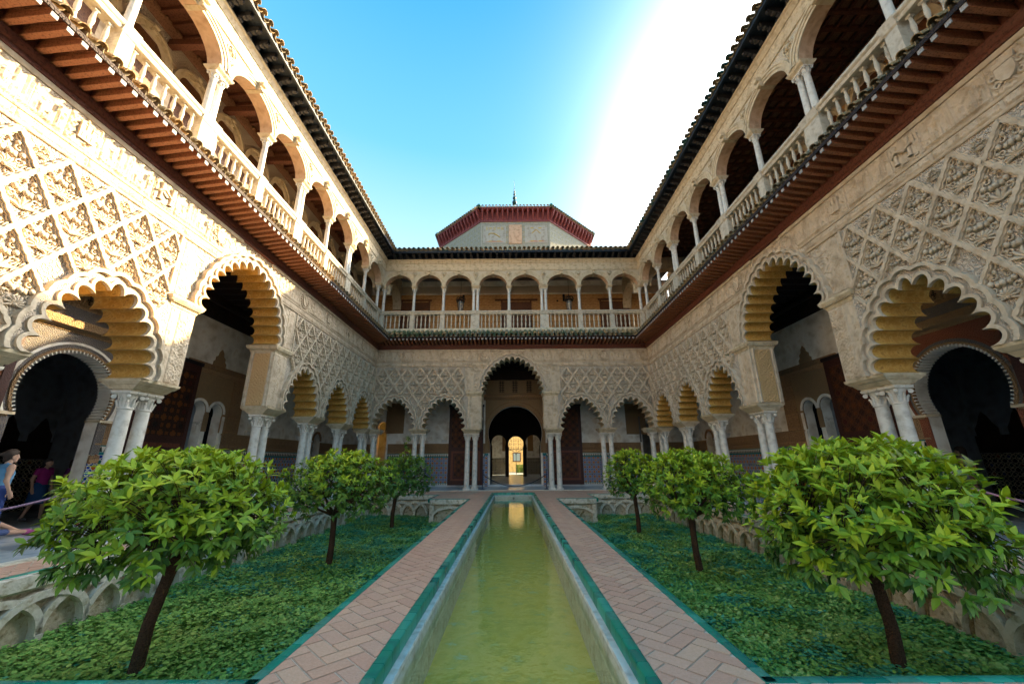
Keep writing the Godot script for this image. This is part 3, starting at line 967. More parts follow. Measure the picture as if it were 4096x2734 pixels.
func lower_wall(w: Dictionary) -> void:
	var m: float = w.m
	var t := thing("arcade_wall", {"left": "carved stucco arcade wall with lobed arches and lozenge lattice, sunlit at its near end", "right": "carved stucco arcade wall with lobed arches and lozenge lattice, all in shade on the right", "far": "carved stucco arcade wall with one tall lobed arch facing down the pool"}[w.name], "wall", w.xf, "arcaded lower walls of the court")
	var holes := []
	for b in w.bays:
		var c: float = b[2] * m
		var sp := spring_of(b)
		var a0: float = minf(b[0] * m, b[1] * m)
		var a1: float = maxf(b[0] * m, b[1] * m)
		var op := opening(arch_of(b), 0.5)
		var here := shifted(op, Vector2(c, sp))
		var poly: PackedVector2Array = Geometry2D.clip_polygons(rect(a0, sp, a1, 7.37), here)[0]
		var mb := MB.new()
		mb.extrude(poly, -0.78, 0.0)
		add("arch_bay", mb.mesh(), M.stucco_carved if b[3] == "b" else M.stucco_relief, t)
		var key: String = "ring" + b[3]
		if not cache.has(key):
			var q := []
			for lay in [[0.0, 0.06, 0.09], [0.06, 0.155, 0.05], [0.155, 0.225, 0.115]]:
				var rb := MB.new()
				for p in ring(op, lay[0], lay[1]):
					rb.extrude(p, 0.0, lay[2], Transform3D(), true, false)
				q.append(rb.mesh())
			var sb := MB.new()
			soffit(sb, arch_of(b), -0.779, 0.02)
			q.append(sb.mesh())
			cache[key] = q
		var q: Array = cache[key]
		add("arch_moulding", q[0], M.stucco, t, at(c, sp, 0))
		add("arch_beading", q[1], M.stucco_fine, t, at(c, sp, 0))
		add("arch_moulding", q[2], M.stucco, t, at(c, sp, 0))
		add("arch_soffit", q[3], M.ochre if w.name != "far" else M.pale_stone, t, at(c, sp, 0))
		holes.append([Geometry2D.offset_polygon(here, 0.16)[0], c, b[3]])
		if b[3] == "b":
			for e in [b[0], b[1]]:
				var s := signf(b[2] - e) if w.name != "far" else signf(-e)
				pillar(t, (e + s * 0.36) * m, s * m)
	# frieze: a line of letters, then cartouches and arms under the eave
	var lo: float = minf(w.from * m, w.to * m)
	var hi: float = maxf(w.from * m, w.to * m)
	for part in [[6.385, 6.43, 0.045, 1.46], [6.625, 6.665, 0.04, 1.3], [7.29, 7.37, 0.05, 0.7]]:
		for seg in gaps(lo, hi, holes, part[3]):
			var fb := MB.new()
			fb.moulding([Vector2(0, part[0]), Vector2(part[2] * 0.6, part[0]), Vector2(part[2], (part[0] + part[1]) / 2), Vector2(part[2], part[1]), Vector2(0, part[1])], seg[0], seg[1])
			add("frieze_moulding", fb.mesh(), M.stucco, t)
	if not cache.has("fr"):
		cache.fr = [relief(1.1, 0.185, 0.02, kufic, 0.9, 0.045), relief(1.2, 0.6, 0.02, kufic, 0.78, 0.055, 0.4), relief(0.62, 0.6, 0.02, arab, 0.9, 0.055)]
	for seg in gaps(lo, hi, holes, 1.42):
		var n := maxi(1, roundi((seg[1] - seg[0]) / 1.1))
		for k in n:
			var l: float = (seg[1] - seg[0]) / n
			add("inscription_band", cache.fr[0], M.stucco, t, Transform3D(Basis.from_scale(Vector3(l * 0.995 / 1.1, 1, 1)), Vector3(seg[0] + k * l, 6.435, 0.002)))
	var arms := 0
	for seg in gaps(lo, hi, holes, 1.22):
		var n := maxi(1, roundi((seg[1] - seg[0]) / 1.86))
		for k in n:
			var l: float = (seg[1] - seg[0]) / n
			var f := l / 1.86
			add("frieze_panel", cache.fr[1], M.stucco, t, Transform3D(Basis.from_scale(Vector3(f, 1, 1)), Vector3(seg[0] + k * l + 0.01, 6.68, 0.002)))
			add("frieze_panel", cache.fr[2], M.stucco, t, Transform3D(Basis.from_scale(Vector3(f, 1, 1)), Vector3(seg[0] + k * l + 1.22 * f, 6.68, 0.002)))
			var kd: int = arms % 4
			if not cache.has("sh%d" % kd):
				cache["sh%d" % kd] = shield_mesh(kd)
			add("coat_of_arms", cache["sh%d" % kd], M.stucco, t, at(seg[0] + k * l + 1.53 * f, 6.98, 0.025))
			arms += 1
	# lozenge lattice
	for p in w.panels:
		lattice(t, minf(p[0] * m, p[1] * m), maxf(p[0] * m, p[1] * m), p[2] * m, p[3], holes)
	# impost blocks on the columns
	var im := MB.new()
	im.loft([[2.82, 0.37, 0.20], [2.85, 0.38, 0.21], [2.855, 0.40, 0.24], [2.93, 0.43, 0.32], [2.94, 0.45, 0.35], [3.0, 0.49, 0.42], [3.05, 0.50, 0.43]])
	var imm := im.mesh()
	var where := [2.55, 5.4, 8.26, 12.55, 15.4, 18.25] if w.name != "far" else [-5.0, -2.2, 2.2, 5.0]
	for x in where:
		add("impost_block", imm, M.pale_stone, t, at(x * m, 0, -0.37))
	if w.name != "far":
		var cb := MB.new()
		cb.loft([[2.82, 0.36, 0.20], [2.93, 0.40, 0.32], [2.94, 0.42, 0.35], [3.05, 0.46, 0.43]])
		add("impost_block", cb.mesh(), M.pale_stone, t, at(21.16 * m, 0, -0.37))
	else:
		var cb := MB.new()
		cb.loft([[2.82, 0.28, 0.20], [2.93, 0.32, 0.32], [2.94, 0.34, 0.35], [3.05, 0.36, 0.41]])
		for s in [-1.0, 1.0]:
			add("impost_block", cb.mesh(), M.pale_stone, t, at(s * 7.35, 0, -0.37))

func gaps(lo: float, hi: float, holes: Array, half: float) -> Array:   # what is left of lo..hi beside the tall arches
	var res := []
	var x := lo
	var cs := []
	for h in holes:
		if h[2] == "b":
			cs.append(h[1])
	cs.sort()
	for c in cs:
		res.append([x, c - half])
		x = c + half
	res.append([x, hi])
	return res

func pillar(t: Node3D, c: float, s: float) -> void:   # square pier under the tall arch; s points to the opening
	var b := MB.new()
	b.box(Vector3(c - 0.355, 3.052, -0.775), Vector3(c + 0.355, 4.80, -0.002))
	add("pier", b.mesh(), M.stucco, t)
	var k := MB.new()
	k.loft([[4.76, 0.37, 0.40], [4.80, 0.38, 0.41], [4.86, 0.40, 0.43], [4.865, 0.44, 0.47], [4.93, 0.47, 0.50], [4.98, 0.47, 0.50]], at(c, 0, -0.39))
	for i in 14:
		var x := c - 0.38 + i * 0.058
		k.box(Vector3(x, 4.84, 0.04), Vector3(x + 0.03, 4.875, 0.075))
		var z := -0.77 + i * 0.058
		k.box(Vector3(c + s * 0.43 - 0.02, 4.84, z), Vector3(c + s * 0.43 + 0.02, 4.875, z + 0.03))
	add("pier_cornice", k.mesh(), M.pale_stone, t)
	if not cache.has("pf"):
		cache.pf = [relief(0.40, 1.66, 0.022, arab, 1.25, 0.04), relief(0.13, 1.66, 0.022, kufic, 1.9, 0.03), relief(0.5, 1.66, 0.022, arab, 1.1, 0.045, 0.3), relief(0.34, 1.30, 0.022, arab, 1.3, 0.03, 0.6), relief(0.13, 1.34, 0.022, kufic, 1.9, 0.03)]
		var cm := MB.new()
		cm.lathe([Vector2(0.05, 3.07), Vector2(0.05, 3.12), Vector2(0.032, 3.15), Vector2(0.032, 3.55), Vector2(0.05, 3.6), Vector2(0.05, 3.68), Vector2(0.03, 3.72), Vector2(0.03, 4.55), Vector2(0.055, 4.72), Vector2(0.055, 4.76)], 10)
		cache.colonnette = cm.mesh()
	add("carved_panel", cache.pf[0], M.stucco, t, at(c - 0.2 + s * 0.12, 3.07, 0.0))
	add("inscription_strip", cache.pf[1], M.stucco, t, at(c - s * 0.25 - 0.065, 3.07, 0.0))
	var side := Basis(Vector3.UP, s * PI / 2)
	add("carved_panel", cache.pf[2], M.ochre_carved if M.has("ochre_carved") else M.stucco, t, Transform3D(side, Vector3(c + s * 0.356, 3.07, -0.39 + s * 0.25)))
	for z in [-0.09, -0.69]:
		add("colonnette", cache.colonnette, M.stucco, t, at(c + s * 0.37, 0, z))
	add("carved_panel", cache.pf[3], M.stucco, t, at(c - s * 0.20 - 0.17, 5.03, 0.002))
	add("inscription_strip", cache.pf[4], M.stucco, t, at(c - s * 0.44 - 0.065, 5.01, 0.002))

func lattice(t: Node3D, p0: float, p1: float, c0: float, p: float, holes: Array) -> void:
	for q in [[p0, p0 + 0.05], [p1 - 0.05, p1]]:
		add("lattice_frame", boxm(Vector3(q[0], 5.0, 0.0), Vector3(q[1], 6.38, 0.05)), M.stucco, t)
	if not cache.has("rib%.2f" % p):
		cache["rib%.2f" % p] = [rib_mesh(p / 2, -0.49), rib_mesh(-p / 2, -0.49)]
		cache.orn = [ornament_mesh(0), ornament_mesh(1)]
	var n := int((p1 - p0) / p) + 3
	for j in 7:
		for i in range(-2 * n, 2 * n + 1):
			var x := c0 + 0.5 * p * i
			var y := 6.33 - 0.49 * j
			if x < p0 - 0.5 * p or x > p1 + 0.5 * p:
				continue
			if posmod(i + j, 2) == 0:
				for s in 2:
					var sx := p / 2 * (1.0 if s == 0 else -1.0)
					var t0 := 0.0
					var t1 := 0.0
					var open := false
					for k in 13:
						var f := k / 12.0
						var q := Vector2(x + sx * f, y - 0.49 * f)
						if q.x > p0 + 0.02 and q.x < p1 - 0.02 and q.y > 3.08 and not inside(q, holes):
							if not open:
								t0 = f
								open = true
							t1 = f
						elif open:
							break
					if open and t1 - t0 > 0.2:
						var f := t1 - t0
						add("lattice_rib", cache["rib%.2f" % p][s], M.stucco, t, Transform3D(Basis.from_scale(Vector3(f, f, 1.0)), Vector3(x + sx * t0, y - 0.49 * t0, 0)))
			elif j > 0 or true:
				var bad := 0
				for q in [Vector2(0, 0), Vector2(0.2, 0), Vector2(-0.2, 0), Vector2(0, 0.3), Vector2(0, -0.3)]:
					var r: Vector2 = Vector2(x, y) + q
					if r.x < p0 + 0.03 or r.x > p1 - 0.03 or r.y < 3.06 or inside(r, holes):
						bad += 1
				if j == 0:
					add("lozenge_ornament", cache.orn[0], M.stucco, t, Transform3D(Basis.from_scale(Vector3(0.55, 0.42, 0.8)), Vector3(x, y - 0.16, 0.0))) if bad == 0 or (x > p0 + 0.2 and x < p1 - 0.2) else null
				elif bad == 0:
					add("lozenge_ornament", cache.orn[(j + 1) % 2], M.stucco, t, Transform3D(Basis.from_scale(Vector3(1.1, 1.1, 1.15)), Vector3(x, y, 0.0)))
				elif bad == 1 and not inside(Vector2(x, y), holes):
					var o := Vector2(0, 0)
					for q in [Vector2(0.2, 0), Vector2(-0.2, 0), Vector2(0, 0.3), Vector2(0, -0.3)]:
						var r: Vector2 = Vector2(x, y) + q
						if r.x < p0 + 0.03 or r.x > p1 - 0.03 or r.y < 3.06 or inside(r, holes):
							o = -q * 0.4
					add("lozenge_ornament", cache.orn[(j + 1) % 2], M.stucco, t, Transform3D(Basis.from_scale(Vector3(0.68, 0.68, 1.1)), Vector3(x + o.x, y + o.y, 0.0)))

func inside(q: Vector2, holes: Array) -> bool:
	for h in holes:
		if absf(q.x - h[1]) < 2.1 and Geometry2D.is_point_in_polygon(q, h[0]):
			return true
	return false

const NTH := ["first", "second", "third", "fourth", "fifth", "sixth", "seventh", "eighth", "ninth", "tenth", "eleventh", "twelfth"]

func lower_columns(w: Dictionary, d: Dictionary) -> void:
	var m: float = w.m
	if w.name == "far":
		for q in [[-5.0, "small arches left of the far arch"], [-2.2, "left pier of the tall far arch"], [2.2, "right pier of the tall far arch"], [5.0, "small arches right of the far arch"]]:
			for s in [-1.0, 1.0]:
				column("marble_column", d, w.xf * at(q[0] + s * 0.205, 0, -0.37), "%s marble column of the pair under the %s" % ["left" if s < 0 else "right", q[1]], "paired marble columns of the lower arcade")
		for s in [-1.0, 1.0]:
			column("marble_column", d, w.xf * at(s * 7.42, 0, -0.37), "marble column of the %s far corner, standing on the far wall's side" % ("left" if s < 0 else "right"), "paired marble columns of the lower arcade")
		return
	var list := [[5.4, "pair at the small arches nearest the camera"], [8.26, "pair under the tall arch's near pier"], [12.55, "pair under the tall arch's far pier"], [15.4, "pair after one arch past the tall arch"], [18.25, "pair after two arches past the tall arch"]]
	for q in list:
		for s in [-1.0, 1.0]:
			column("marble_column", d, w.xf * at((q[0] + s * 0.205) * m, 0, -0.37), "%s marble column of the %s, %s wing" % ["nearer" if s < 0 else "farther", q[1], w.name], "paired marble columns of the lower arcade")
	for q in [[20.95, "just before the corner"], [21.53, "in the very corner"]]:
		column("marble_column", d, w.xf * at(q[0] * m, 0, -0.37), "marble column of the %s far corner cluster, standing %s" % [w.name, q[1]], "paired marble columns of the lower arcade")

func eave_lower(w: Dictionary) -> void:
	var m: float = w.m
	var lo: float = w.from
	var hi: float = w.to
	var t := thing("tiled_eave", {"left": "long wooden eave with clay tiles under the sunlit left balcony", "right": "long wooden eave with clay tiles under the shaded right balcony", "far": "short wooden eave with mossy clay tiles under the far balcony"}[w.name], "eave", w.xf, "tiled eaves below the balconies")
	var a0 := minf(lo * m, hi * m)
	var a1 := maxf(lo * m, hi * m)
	var b := MB.new()
	b.moulding([Vector2(0.002, 7.372), Vector2(0.07, 7.38), Vector2(0.085, 7.43), Vector2(0.075, 7.45), Vector2(0.11, 7.49), Vector2(0.12, 7.60), Vector2(0.09, 7.62), Vector2(0.09, 7.86), Vector2(0.002, 7.86)], a0, a1)
	add("cornice_board", b.mesh(), M.board_wood, t)
	var ends := 1 if w.name == "far" else 0
	var e := MB.new()
	var poly := PackedVector2Array([Vector2(a0, 0.09), Vector2(a1, 0.09), Vector2(a1, 0.80), Vector2(a0, 0.80)])
	if w.name == "far":
		poly = PackedVector2Array([Vector2(-7.43, 0.09), Vector2(7.43, 0.09), Vector2(6.72, 0.80), Vector2(-6.72, 0.80)])
	elif m > 0:
		poly = PackedVector2Array([Vector2(lo, 0.09), Vector2(hi - 0.09, 0.09), Vector2(hi - 0.80, 0.80), Vector2(lo, 0.80)])
	else:
		poly = PackedVector2Array([Vector2(-hi + 0.09, 0.09), Vector2(-lo, 0.09), Vector2(-lo, 0.80), Vector2(-hi + 0.80, 0.80)])
	var up := Transform3D(Basis(Vector3(1, 0, 0), Vector3(0, 0, 1), Vector3(0, -1, 0)), Vector3(0, 7.90, 0))
	e.extrude(poly, 0.0, 0.035, up)
	add("soffit_board", e.mesh(), M.board_wood, t)
	var fx: Array = [-6.70, 6.70] if w.name == "far" else ([lo, hi - 0.82] if m > 0 else [-hi + 0.82, -lo])
	var f := MB.new()
	f.box(Vector3(fx[0], 7.80, 0.80), Vector3(fx[1], 7.885, 0.825))
	add("fascia_board", f.mesh(), M.dark_wood, t)
	if not cache.has("rafter"):
		cache.rafter = rafter_mesh(0.70)
		cache.tip = boxm(Vector3(-0.046, -0.003, 0.70), Vector3(0.046, 0.143, 0.715))
		cache.cover = half_tile_mesh(0.46, 0.078, 0.095)
		cache.pan = half_tile_mesh(0.90, 0.085, 0.10, true)
	var n := int((hi - lo) / 0.215)
	for k in n:
		var x := lo + 0.1 + k * 0.215
		var room := hi - x if w.name != "far" else minf(hi - x, x - lo)
		var f2 := clampf((room - 0.06) / 0.78, 0.12, 1.0)
		var o := add("rafter", cache.rafter, M.rafter_wood, t, Transform3D(Basis.from_scale(Vector3(1, 1, f2)), Vector3(x * m, 7.72, 0.09)))
		if f2 > 0.99:
			add("rafter_tip", cache.tip, M.rafter_tip, o)
	# clay tiles: pans below, covers above, running up to the balcony
	rng.seed = 200 + int(m) + hi
	var pitch := 0.262
	var nt := int((hi - lo) / pitch)
	var slope := Basis(Vector3.RIGHT, 0.56)
	for k in nt:
		var x := lo + 0.13 + k * pitch
		var room := hi - x if w.name != "far" else minf(hi - x, x - lo)
		var L := minf(0.84, room)
		if L < 0.2:
			continue
		var mats := [M.roof_tile, M.roof_tile, M.roof_tile_grey, M.roof_tile_grey if w.name != "far" else M.roof_tile_green]
		if w.name == "far" and x < 1.0:
			mats = [M.roof_tile_green, M.roof_tile_grey, M.roof_tile_green, M.roof_tile]
		var jx := rng.randf_range(-0.012, 0.012)
		var top := L - 0.12
		add("roof_tile", cache.cover, mats[rng.randi() % 4], t, Transform3D(slope * Basis.from_scale(Vector3(1, 1, minf(1.0, top / 0.46 / 0.85))), Vector3(x * m + jx, 7.955 + tan(0.56) * (0.85 - L) + 0.27 * minf(1.0, top / 0.39) , L - 0.43 * minf(1.0, top / 0.43))))
		if top > 0.6:
			add("roof_tile", cache.cover, mats[rng.randi() % 4], t, Transform3D(slope, Vector3(x * m + jx * 0.5, 8.225 + 0.215, 0.09)))
		add("pan_tile", cache.pan, mats[rng.randi() % 4], t, Transform3D(slope * Basis.from_scale(Vector3(1, 1, top / 0.76)), Vector3((x + pitch / 2) * m, 7.955 + 0.47 * top / 0.72 + tan(0.56) * (0.85 - L), L - 0.74 * top / 0.72 if false else 0.10)))
	var bed := MB.new()
	bed.moulding([Vector2(-0.02, 7.936), Vector2(0.06, 7.936), Vector2(0.10, 8.36), Vector2(-0.02, 8.40)], a0, a1)
	add("mortar_bed", bed.mesh(), M.stucco, t)

func balcony(w: Dictionary) -> void:
	var m: float = w.m
	var a0 := minf(w.from * m, w.to * m)
	var a1 := maxf(w.from * m, w.to * m)
	var t := thing("balustrade", {"left": "white marble balustrade of the sunlit left upper gallery", "right": "white marble balustrade of the shaded right upper gallery", "far": "white marble balustrade of the far upper gallery"}[w.name], "balustrade", w.xf, "marble balustrades of the upper galleries")
	var b := MB.new()
	b.moulding([Vector2(-0.36, 8.40), Vector2(0.10, 8.40), Vector2(0.10, 8.50), Vector2(0.07, 8.52), Vector2(0.05, 8.62), Vector2(-0.36, 8.62)], a0, a1)
	add("plinth", b.mesh(), M.pale_stone, t)
	var r := MB.new()
	r.moulding([Vector2(-0.27, 9.50), Vector2(-0.03, 9.50), Vector2(-0.01, 9.53), Vector2(-0.01, 9.58), Vector2(0.03, 9.61), Vector2(0.04, 9.66), Vector2(0.03, 9.69), Vector2(-0.33, 9.69), Vector2(-0.34, 9.61), Vector2(-0.29, 9.58)], a0, a1)
	add("handrail", r.mesh(), M.balcony_marble, t)
	if not cache.has("bal"):
		cache.bal = baluster_mesh(0.88)
		for q in [["ped1", 0.135], ["ped2", 0.25]]:
			var pb := MB.new()
			pb.loft([[8.62, q[1] + 0.02, 0.15], [8.68, q[1] + 0.02, 0.15], [8.70, q[1], 0.13], [9.46, q[1], 0.13], [9.50, q[1] + 0.03, 0.16], [9.692, q[1] + 0.03, 0.205]])
			cache[q[0]] = pb.mesh()
	var u: Array = w.up
	for k in u.size():
		if u[k][0] >= w.from:
			add("pedestal", cache["ped%d" % u[k][1]], M.balcony_marble, t, at(u[k][0] * m, 0, -0.15))
		if k < u.size() - 1 and u[k + 1][0] > w.from:
			var x0: float = u[k][0] + (0.14 if u[k][1] == 1 else 0.26)
			var x1: float = u[k + 1][0] - (0.14 if u[k + 1][1] == 1 else 0.26)
			var n := roundi((x1 - x0) / 0.238)
			for i in n:
				var x := x0 + (x1 - x0) * (i + 0.5) / n
				if x > w.from:
					add("baluster", cache.bal, M.balcony_marble, t, at(x * m, 8.62, -0.15))

func upper_wall(w: Dictionary, d: Dictionary) -> void:
	var m: float = w.m
	var t := thing("upper_arcade_wall", {"left": "upper gallery wall of round arches in warm sun on the left", "right": "upper gallery wall of round arches in shade on the right", "far": "upper gallery wall of eight round arches across the far end"}[w.name], "wall", w.xf, "upper arcades of the court")
	var u: Array = w.up
	var a0 := minf(w.from * m, (w.to + (0.36 if w.name != "far" else 0.0)) * m)
	var a1 := maxf(w.from * m, (w.to + (0.36 if w.name != "far" else 0.0)) * m)
	if not cache.has("key"):
		var kb := MB.new()
		kb.hexa([Vector3(-0.06, 0, 0.13), Vector3(0.06, 0, 0.13), Vector3(0.06, 0, -0.3), Vector3(-0.06, 0, -0.3), Vector3(-0.085, 0.30, 0.17), Vector3(0.085, 0.30, 0.17), Vector3(0.085, 0.30, -0.3), Vector3(-0.085, 0.30, -0.3)])
		for q in [[0.06, 0.15, 0.05], [0.24, 0.18, 0.06]]:
			kb.lathe([Vector2(0.001, -0.075), Vector2(q[2], -0.075), Vector2(q[2], 0.075), Vector2(0.001, 0.075)], 10, Transform3D(Basis(Vector3(0, 1, 0), Vector3(-1, 0, 0), Vector3(0, 0, 1)), Vector3(0, q[0], q[1])))
		cache.key = kb.mesh()
		var md := MB.new()
		md.tube(ring_pts(0.17, 20), [0.022], 6, false)
		md.ball(Vector3(0, 0, 0.0), Vector3(0.1, 0.12, 0.05), 10, 6)
		for q in 6:
			md.ball(Vector3(0.12 * cos(q * 1.05), 0.12 * sin(q * 1.05), 0.01), Vector3(0.035, 0.035, 0.03), 6, 4)
		spiral(md, 0, -0.3, 0.01, 0.08, 0.02, PI / 2, 1.2, 0.022)
		md.tube([Vector3(-0.1, -0.2, 0.01), Vector3(0, -0.34, 0.03), Vector3(0.1, -0.2, 0.01)], [0.02], 6)
		cache.medal = md.mesh()
		cache.ufr = relief(1.4, 0.40, 0.025, arab, 0.8, 0.04, 0.2)
	var far_plain: Material = M.pale_relief
	for k in u.size() - 1:
		var x0: float = u[k][0]
		var x1: float = u[k + 1][0]
		if x1 < w.from:
			continue
		var h0: float = 0.10 if u[k][1] == 1 else 0.21
		var h1: float = 0.10 if u[k + 1][1] == 1 else 0.21
		var e0 := x0
		var e1 := x1
		if k == 0 and w.name == "far": e0 = -7.518
		if k == u.size() - 2: e1 = 7.518 if w.name == "far" else 21.51
		var c := (x0 + h0 + x1 - h1) / 2
		var hw := (x1 - h1 - x0 - h0) / 2
		var op := opening(round_arch(hw, 0.70), 0.4)
		var lo := minf(e0 * m, e1 * m)
		var hi := maxf(e0 * m, e1 * m)
		var b := MB.new()
		b.extrude(Geometry2D.clip_polygons(rect(lo, 11.25, hi, 12.95), shifted(op, Vector2(c * m, 11.25)))[0], -0.34, 0.02)
		add("arch_bay", b.mesh(), far_plain, t)
		var sb := MB.new()
		soffit(sb, round_arch(hw, 0.70), -0.338, 0.022)
		add("arch_soffit", sb.mesh(), M.pink_plaster, t, at(c * m, 11.25, 0))
		for lay in [[0.0, 0.09, 0.05], [0.09, 0.17, 0.075], [0.17, 0.23, 0.10]]:
			var rb := MB.new()
			for p in ring(op, lay[0], lay[1]):
				for q in Geometry2D.intersect_polygons(p, rect((lo - c * m) + 0.002, 0, (hi - c * m) - 0.002, 3)):
					rb.extrude(q, 0.019, lay[2], Transform3D(), true, false)
			add("arch_moulding", rb.mesh(), M.pale_stone, t, at(c * m, 11.25, 0))
		add("keystone", cache.key, M.pale_stone, t, at(c * m, 11.92, 0.0))
		if k > 0:
			add("medallion", cache.medal, M.pale_stone, t, at(x0 * m, 12.0, 0.03))
	for k in u.size():
		if u[k][0] < w.from:
			continue
		var hx: float = 0.12 if u[k][1] == 1 else 0.23
		var ib := MB.new()
		ib.loft([[11.10, hx - 0.02, 0.10], [11.14, hx, 0.13], [11.19, hx + 0.03, 0.19], [11.25, hx + 0.05, 0.22]])
		add("impost_block", ib.mesh(), M.pale_stone, t, at(u[k][0] * m, 0, -0.16))
		var xs := [0.0] if u[k][1] == 1 else [-0.115, 0.115]
		for q in xs:
			var which: String = "single column" if u[k][1] == 1 else ("%s of paired columns" % ("first" if q < 0 else "second"))
			var lab := "slim %s, %s upper gallery, %s support from %s" % [which, w.name, NTH[k], "the left" if w.name == "far" else "the camera"]
			column("gallery_column", d, w.xf * at((u[k][0] + q) * m, 9.69, -0.16), lab, "slim marble columns of the upper galleries")
	var n := roundi((a1 - a0) / 1.4)
	for k in n:
		var l := (a1 - a0) / n
		add("frieze_panel", cache.ufr, M.pale_stone, t, Transform3D(Basis.from_scale(Vector3(l / 1.4, 1, 1)), Vector3(a0 + k * l, 12.29, 0.022)))
	var cb := MB.new()
	cb.moulding([Vector2(0.02, 12.22), Vector2(0.06, 12.23), Vector2(0.06, 12.27), Vector2(0.02, 12.285)], a0, a1)
	cb.moulding([Vector2(0.02, 12.70), Vector2(0.05, 12.70), Vector2(0.06, 12.75), Vector2(0.10, 12.79), Vector2(0.11, 12.85), Vector2(0.16, 12.88), Vector2(0.16, 12.93), Vector2(0.02, 12.945)], a0, a1)
	add("cornice", cb.mesh(), M.pale_stone, t)

func ring_pts(r: float, n: int) -> Array:
	var p := []
	for k in n + 1:
		p.append(Vector3(r * cos(TAU * k / n), r * sin(TAU * k / n), 0))
	return p

func eave_upper(w: Dictionary) -> void:
	var m: float = w.m
	var t := thing("roof_eave", {"left": "dark painted roof eave with carved brackets and clay tiles above the left gallery", "right": "dark painted roof eave with carved brackets and clay tiles above the right gallery", "far": "dark painted roof eave with brackets and clay tiles across the far end"}[w.name], "eave", w.xf, "roof eaves of the court")
	var lo: float = w.from
	var hi: float = w.to
	var a0 := minf(lo * m, hi * m)
	var a1 := maxf(lo * m, hi * m)
	var b := MB.new()
	b.box(Vector3(a0, 12.95, -0.34), Vector3(a1, 13.19, 0.06))
	add("wall_board", b.mesh(), M.blue_wood, t)
	var cut := func(d0: float, d1: float) -> PackedVector2Array:
		if w.name == "far":
			return PackedVector2Array([Vector2(-7.52 + d0, d0), Vector2(7.52 - d0, d0), Vector2(7.52 - d1, d1), Vector2(-7.52 + d1, d1)])
		if m > 0:
			return PackedVector2Array([Vector2(lo, d0), Vector2(hi - d0, d0), Vector2(hi - d1, d1), Vector2(lo, d1)])
		return PackedVector2Array([Vector2(-hi + d0, d0), Vector2(-lo, d0), Vector2(-lo, d1), Vector2(-hi + d1, d1)])
	var e := MB.new()
	var up := Transform3D(Basis(Vector3(1, 0, 0), Vector3(0, 0, 1), Vector3(0, -1, 0)), Vector3(0, 13.19, 0))
	e.extrude(cut.call(0.0, 0.66), -0.04, 0.0, up)
	e.extrude(cut.call(0.62, 0.68), -0.02, 0.11, up)
	add("soffit_board", e.mesh(), M.blue_wood, t)
	if not cache.has("bracket"):
		cache.bracket = scroll_bracket_mesh()
		cache.rcover = half_tile_mesh(0.5, 0.085, 0.10)
		cache.rpan = half_tile_mesh(1.3, 0.09, 0.105, true)
	var n := int((hi - lo) / 0.38)
	for k in n:
		var x := lo + 0.2 + k * 0.38
		var room := hi - x if w.name != "far" else minf(hi - x, x - lo)
		if room > 0.35:
			add("bracket", cache.bracket, M.bracket_wood, t, Transform3D(Basis.from_scale(Vector3(1, 1, minf(1.0, room / 0.6))), Vector3(x * m, 13.10, 0.06)))
	rng.seed = 300 + int(hi) + int(m)
	var pitch := 0.28
	var slope := Basis(Vector3.RIGHT, 0.40)
	for k in int((hi - lo) / pitch):
		var x := lo + 0.14 + k * pitch
		var room := hi - x if w.name != "far" else minf(hi - x, x - lo)
		var D := minf(0.78, room + 0.1)
		var mats := [M.roof_tile, M.roof_tile, M.roof_tile_grey, M.roof_tile_grey if w.name == "left" else M.roof_tile_teal]
		var jx := rng.randf_range(-0.012, 0.012)
		for r in 3:
			var z := D - 0.46 - 0.40 * r
			add("roof_tile", cache.rcover, mats[rng.randi() % 4], t, Transform3D(slope, Vector3(x * m + jx, 13.28 + (0.78 - z - 0.46) * 0.42 + 0.19 + 0.01 * r, z)))
		add("pan_tile", cache.rpan, mats[rng.randi() % 4], t, Transform3D(slope, Vector3((x + pitch / 2) * m, 13.25 + 0.51 + (0.78 - D) * 0.42, D - 1.22)))
	var rf := MB.new()
	rf.moulding([Vector2(0.66, 13.20), Vector2(-0.4, 13.64), Vector2(-3.3, 14.6), Vector2(-3.4, 14.5), Vector2(-0.4, 13.40), Vector2(0.5, 13.192)], a0 - (0.0 if w.name == "far" else 0.0), a1)
	add("roof_slope", rf.mesh(), M.roof_tile, t)

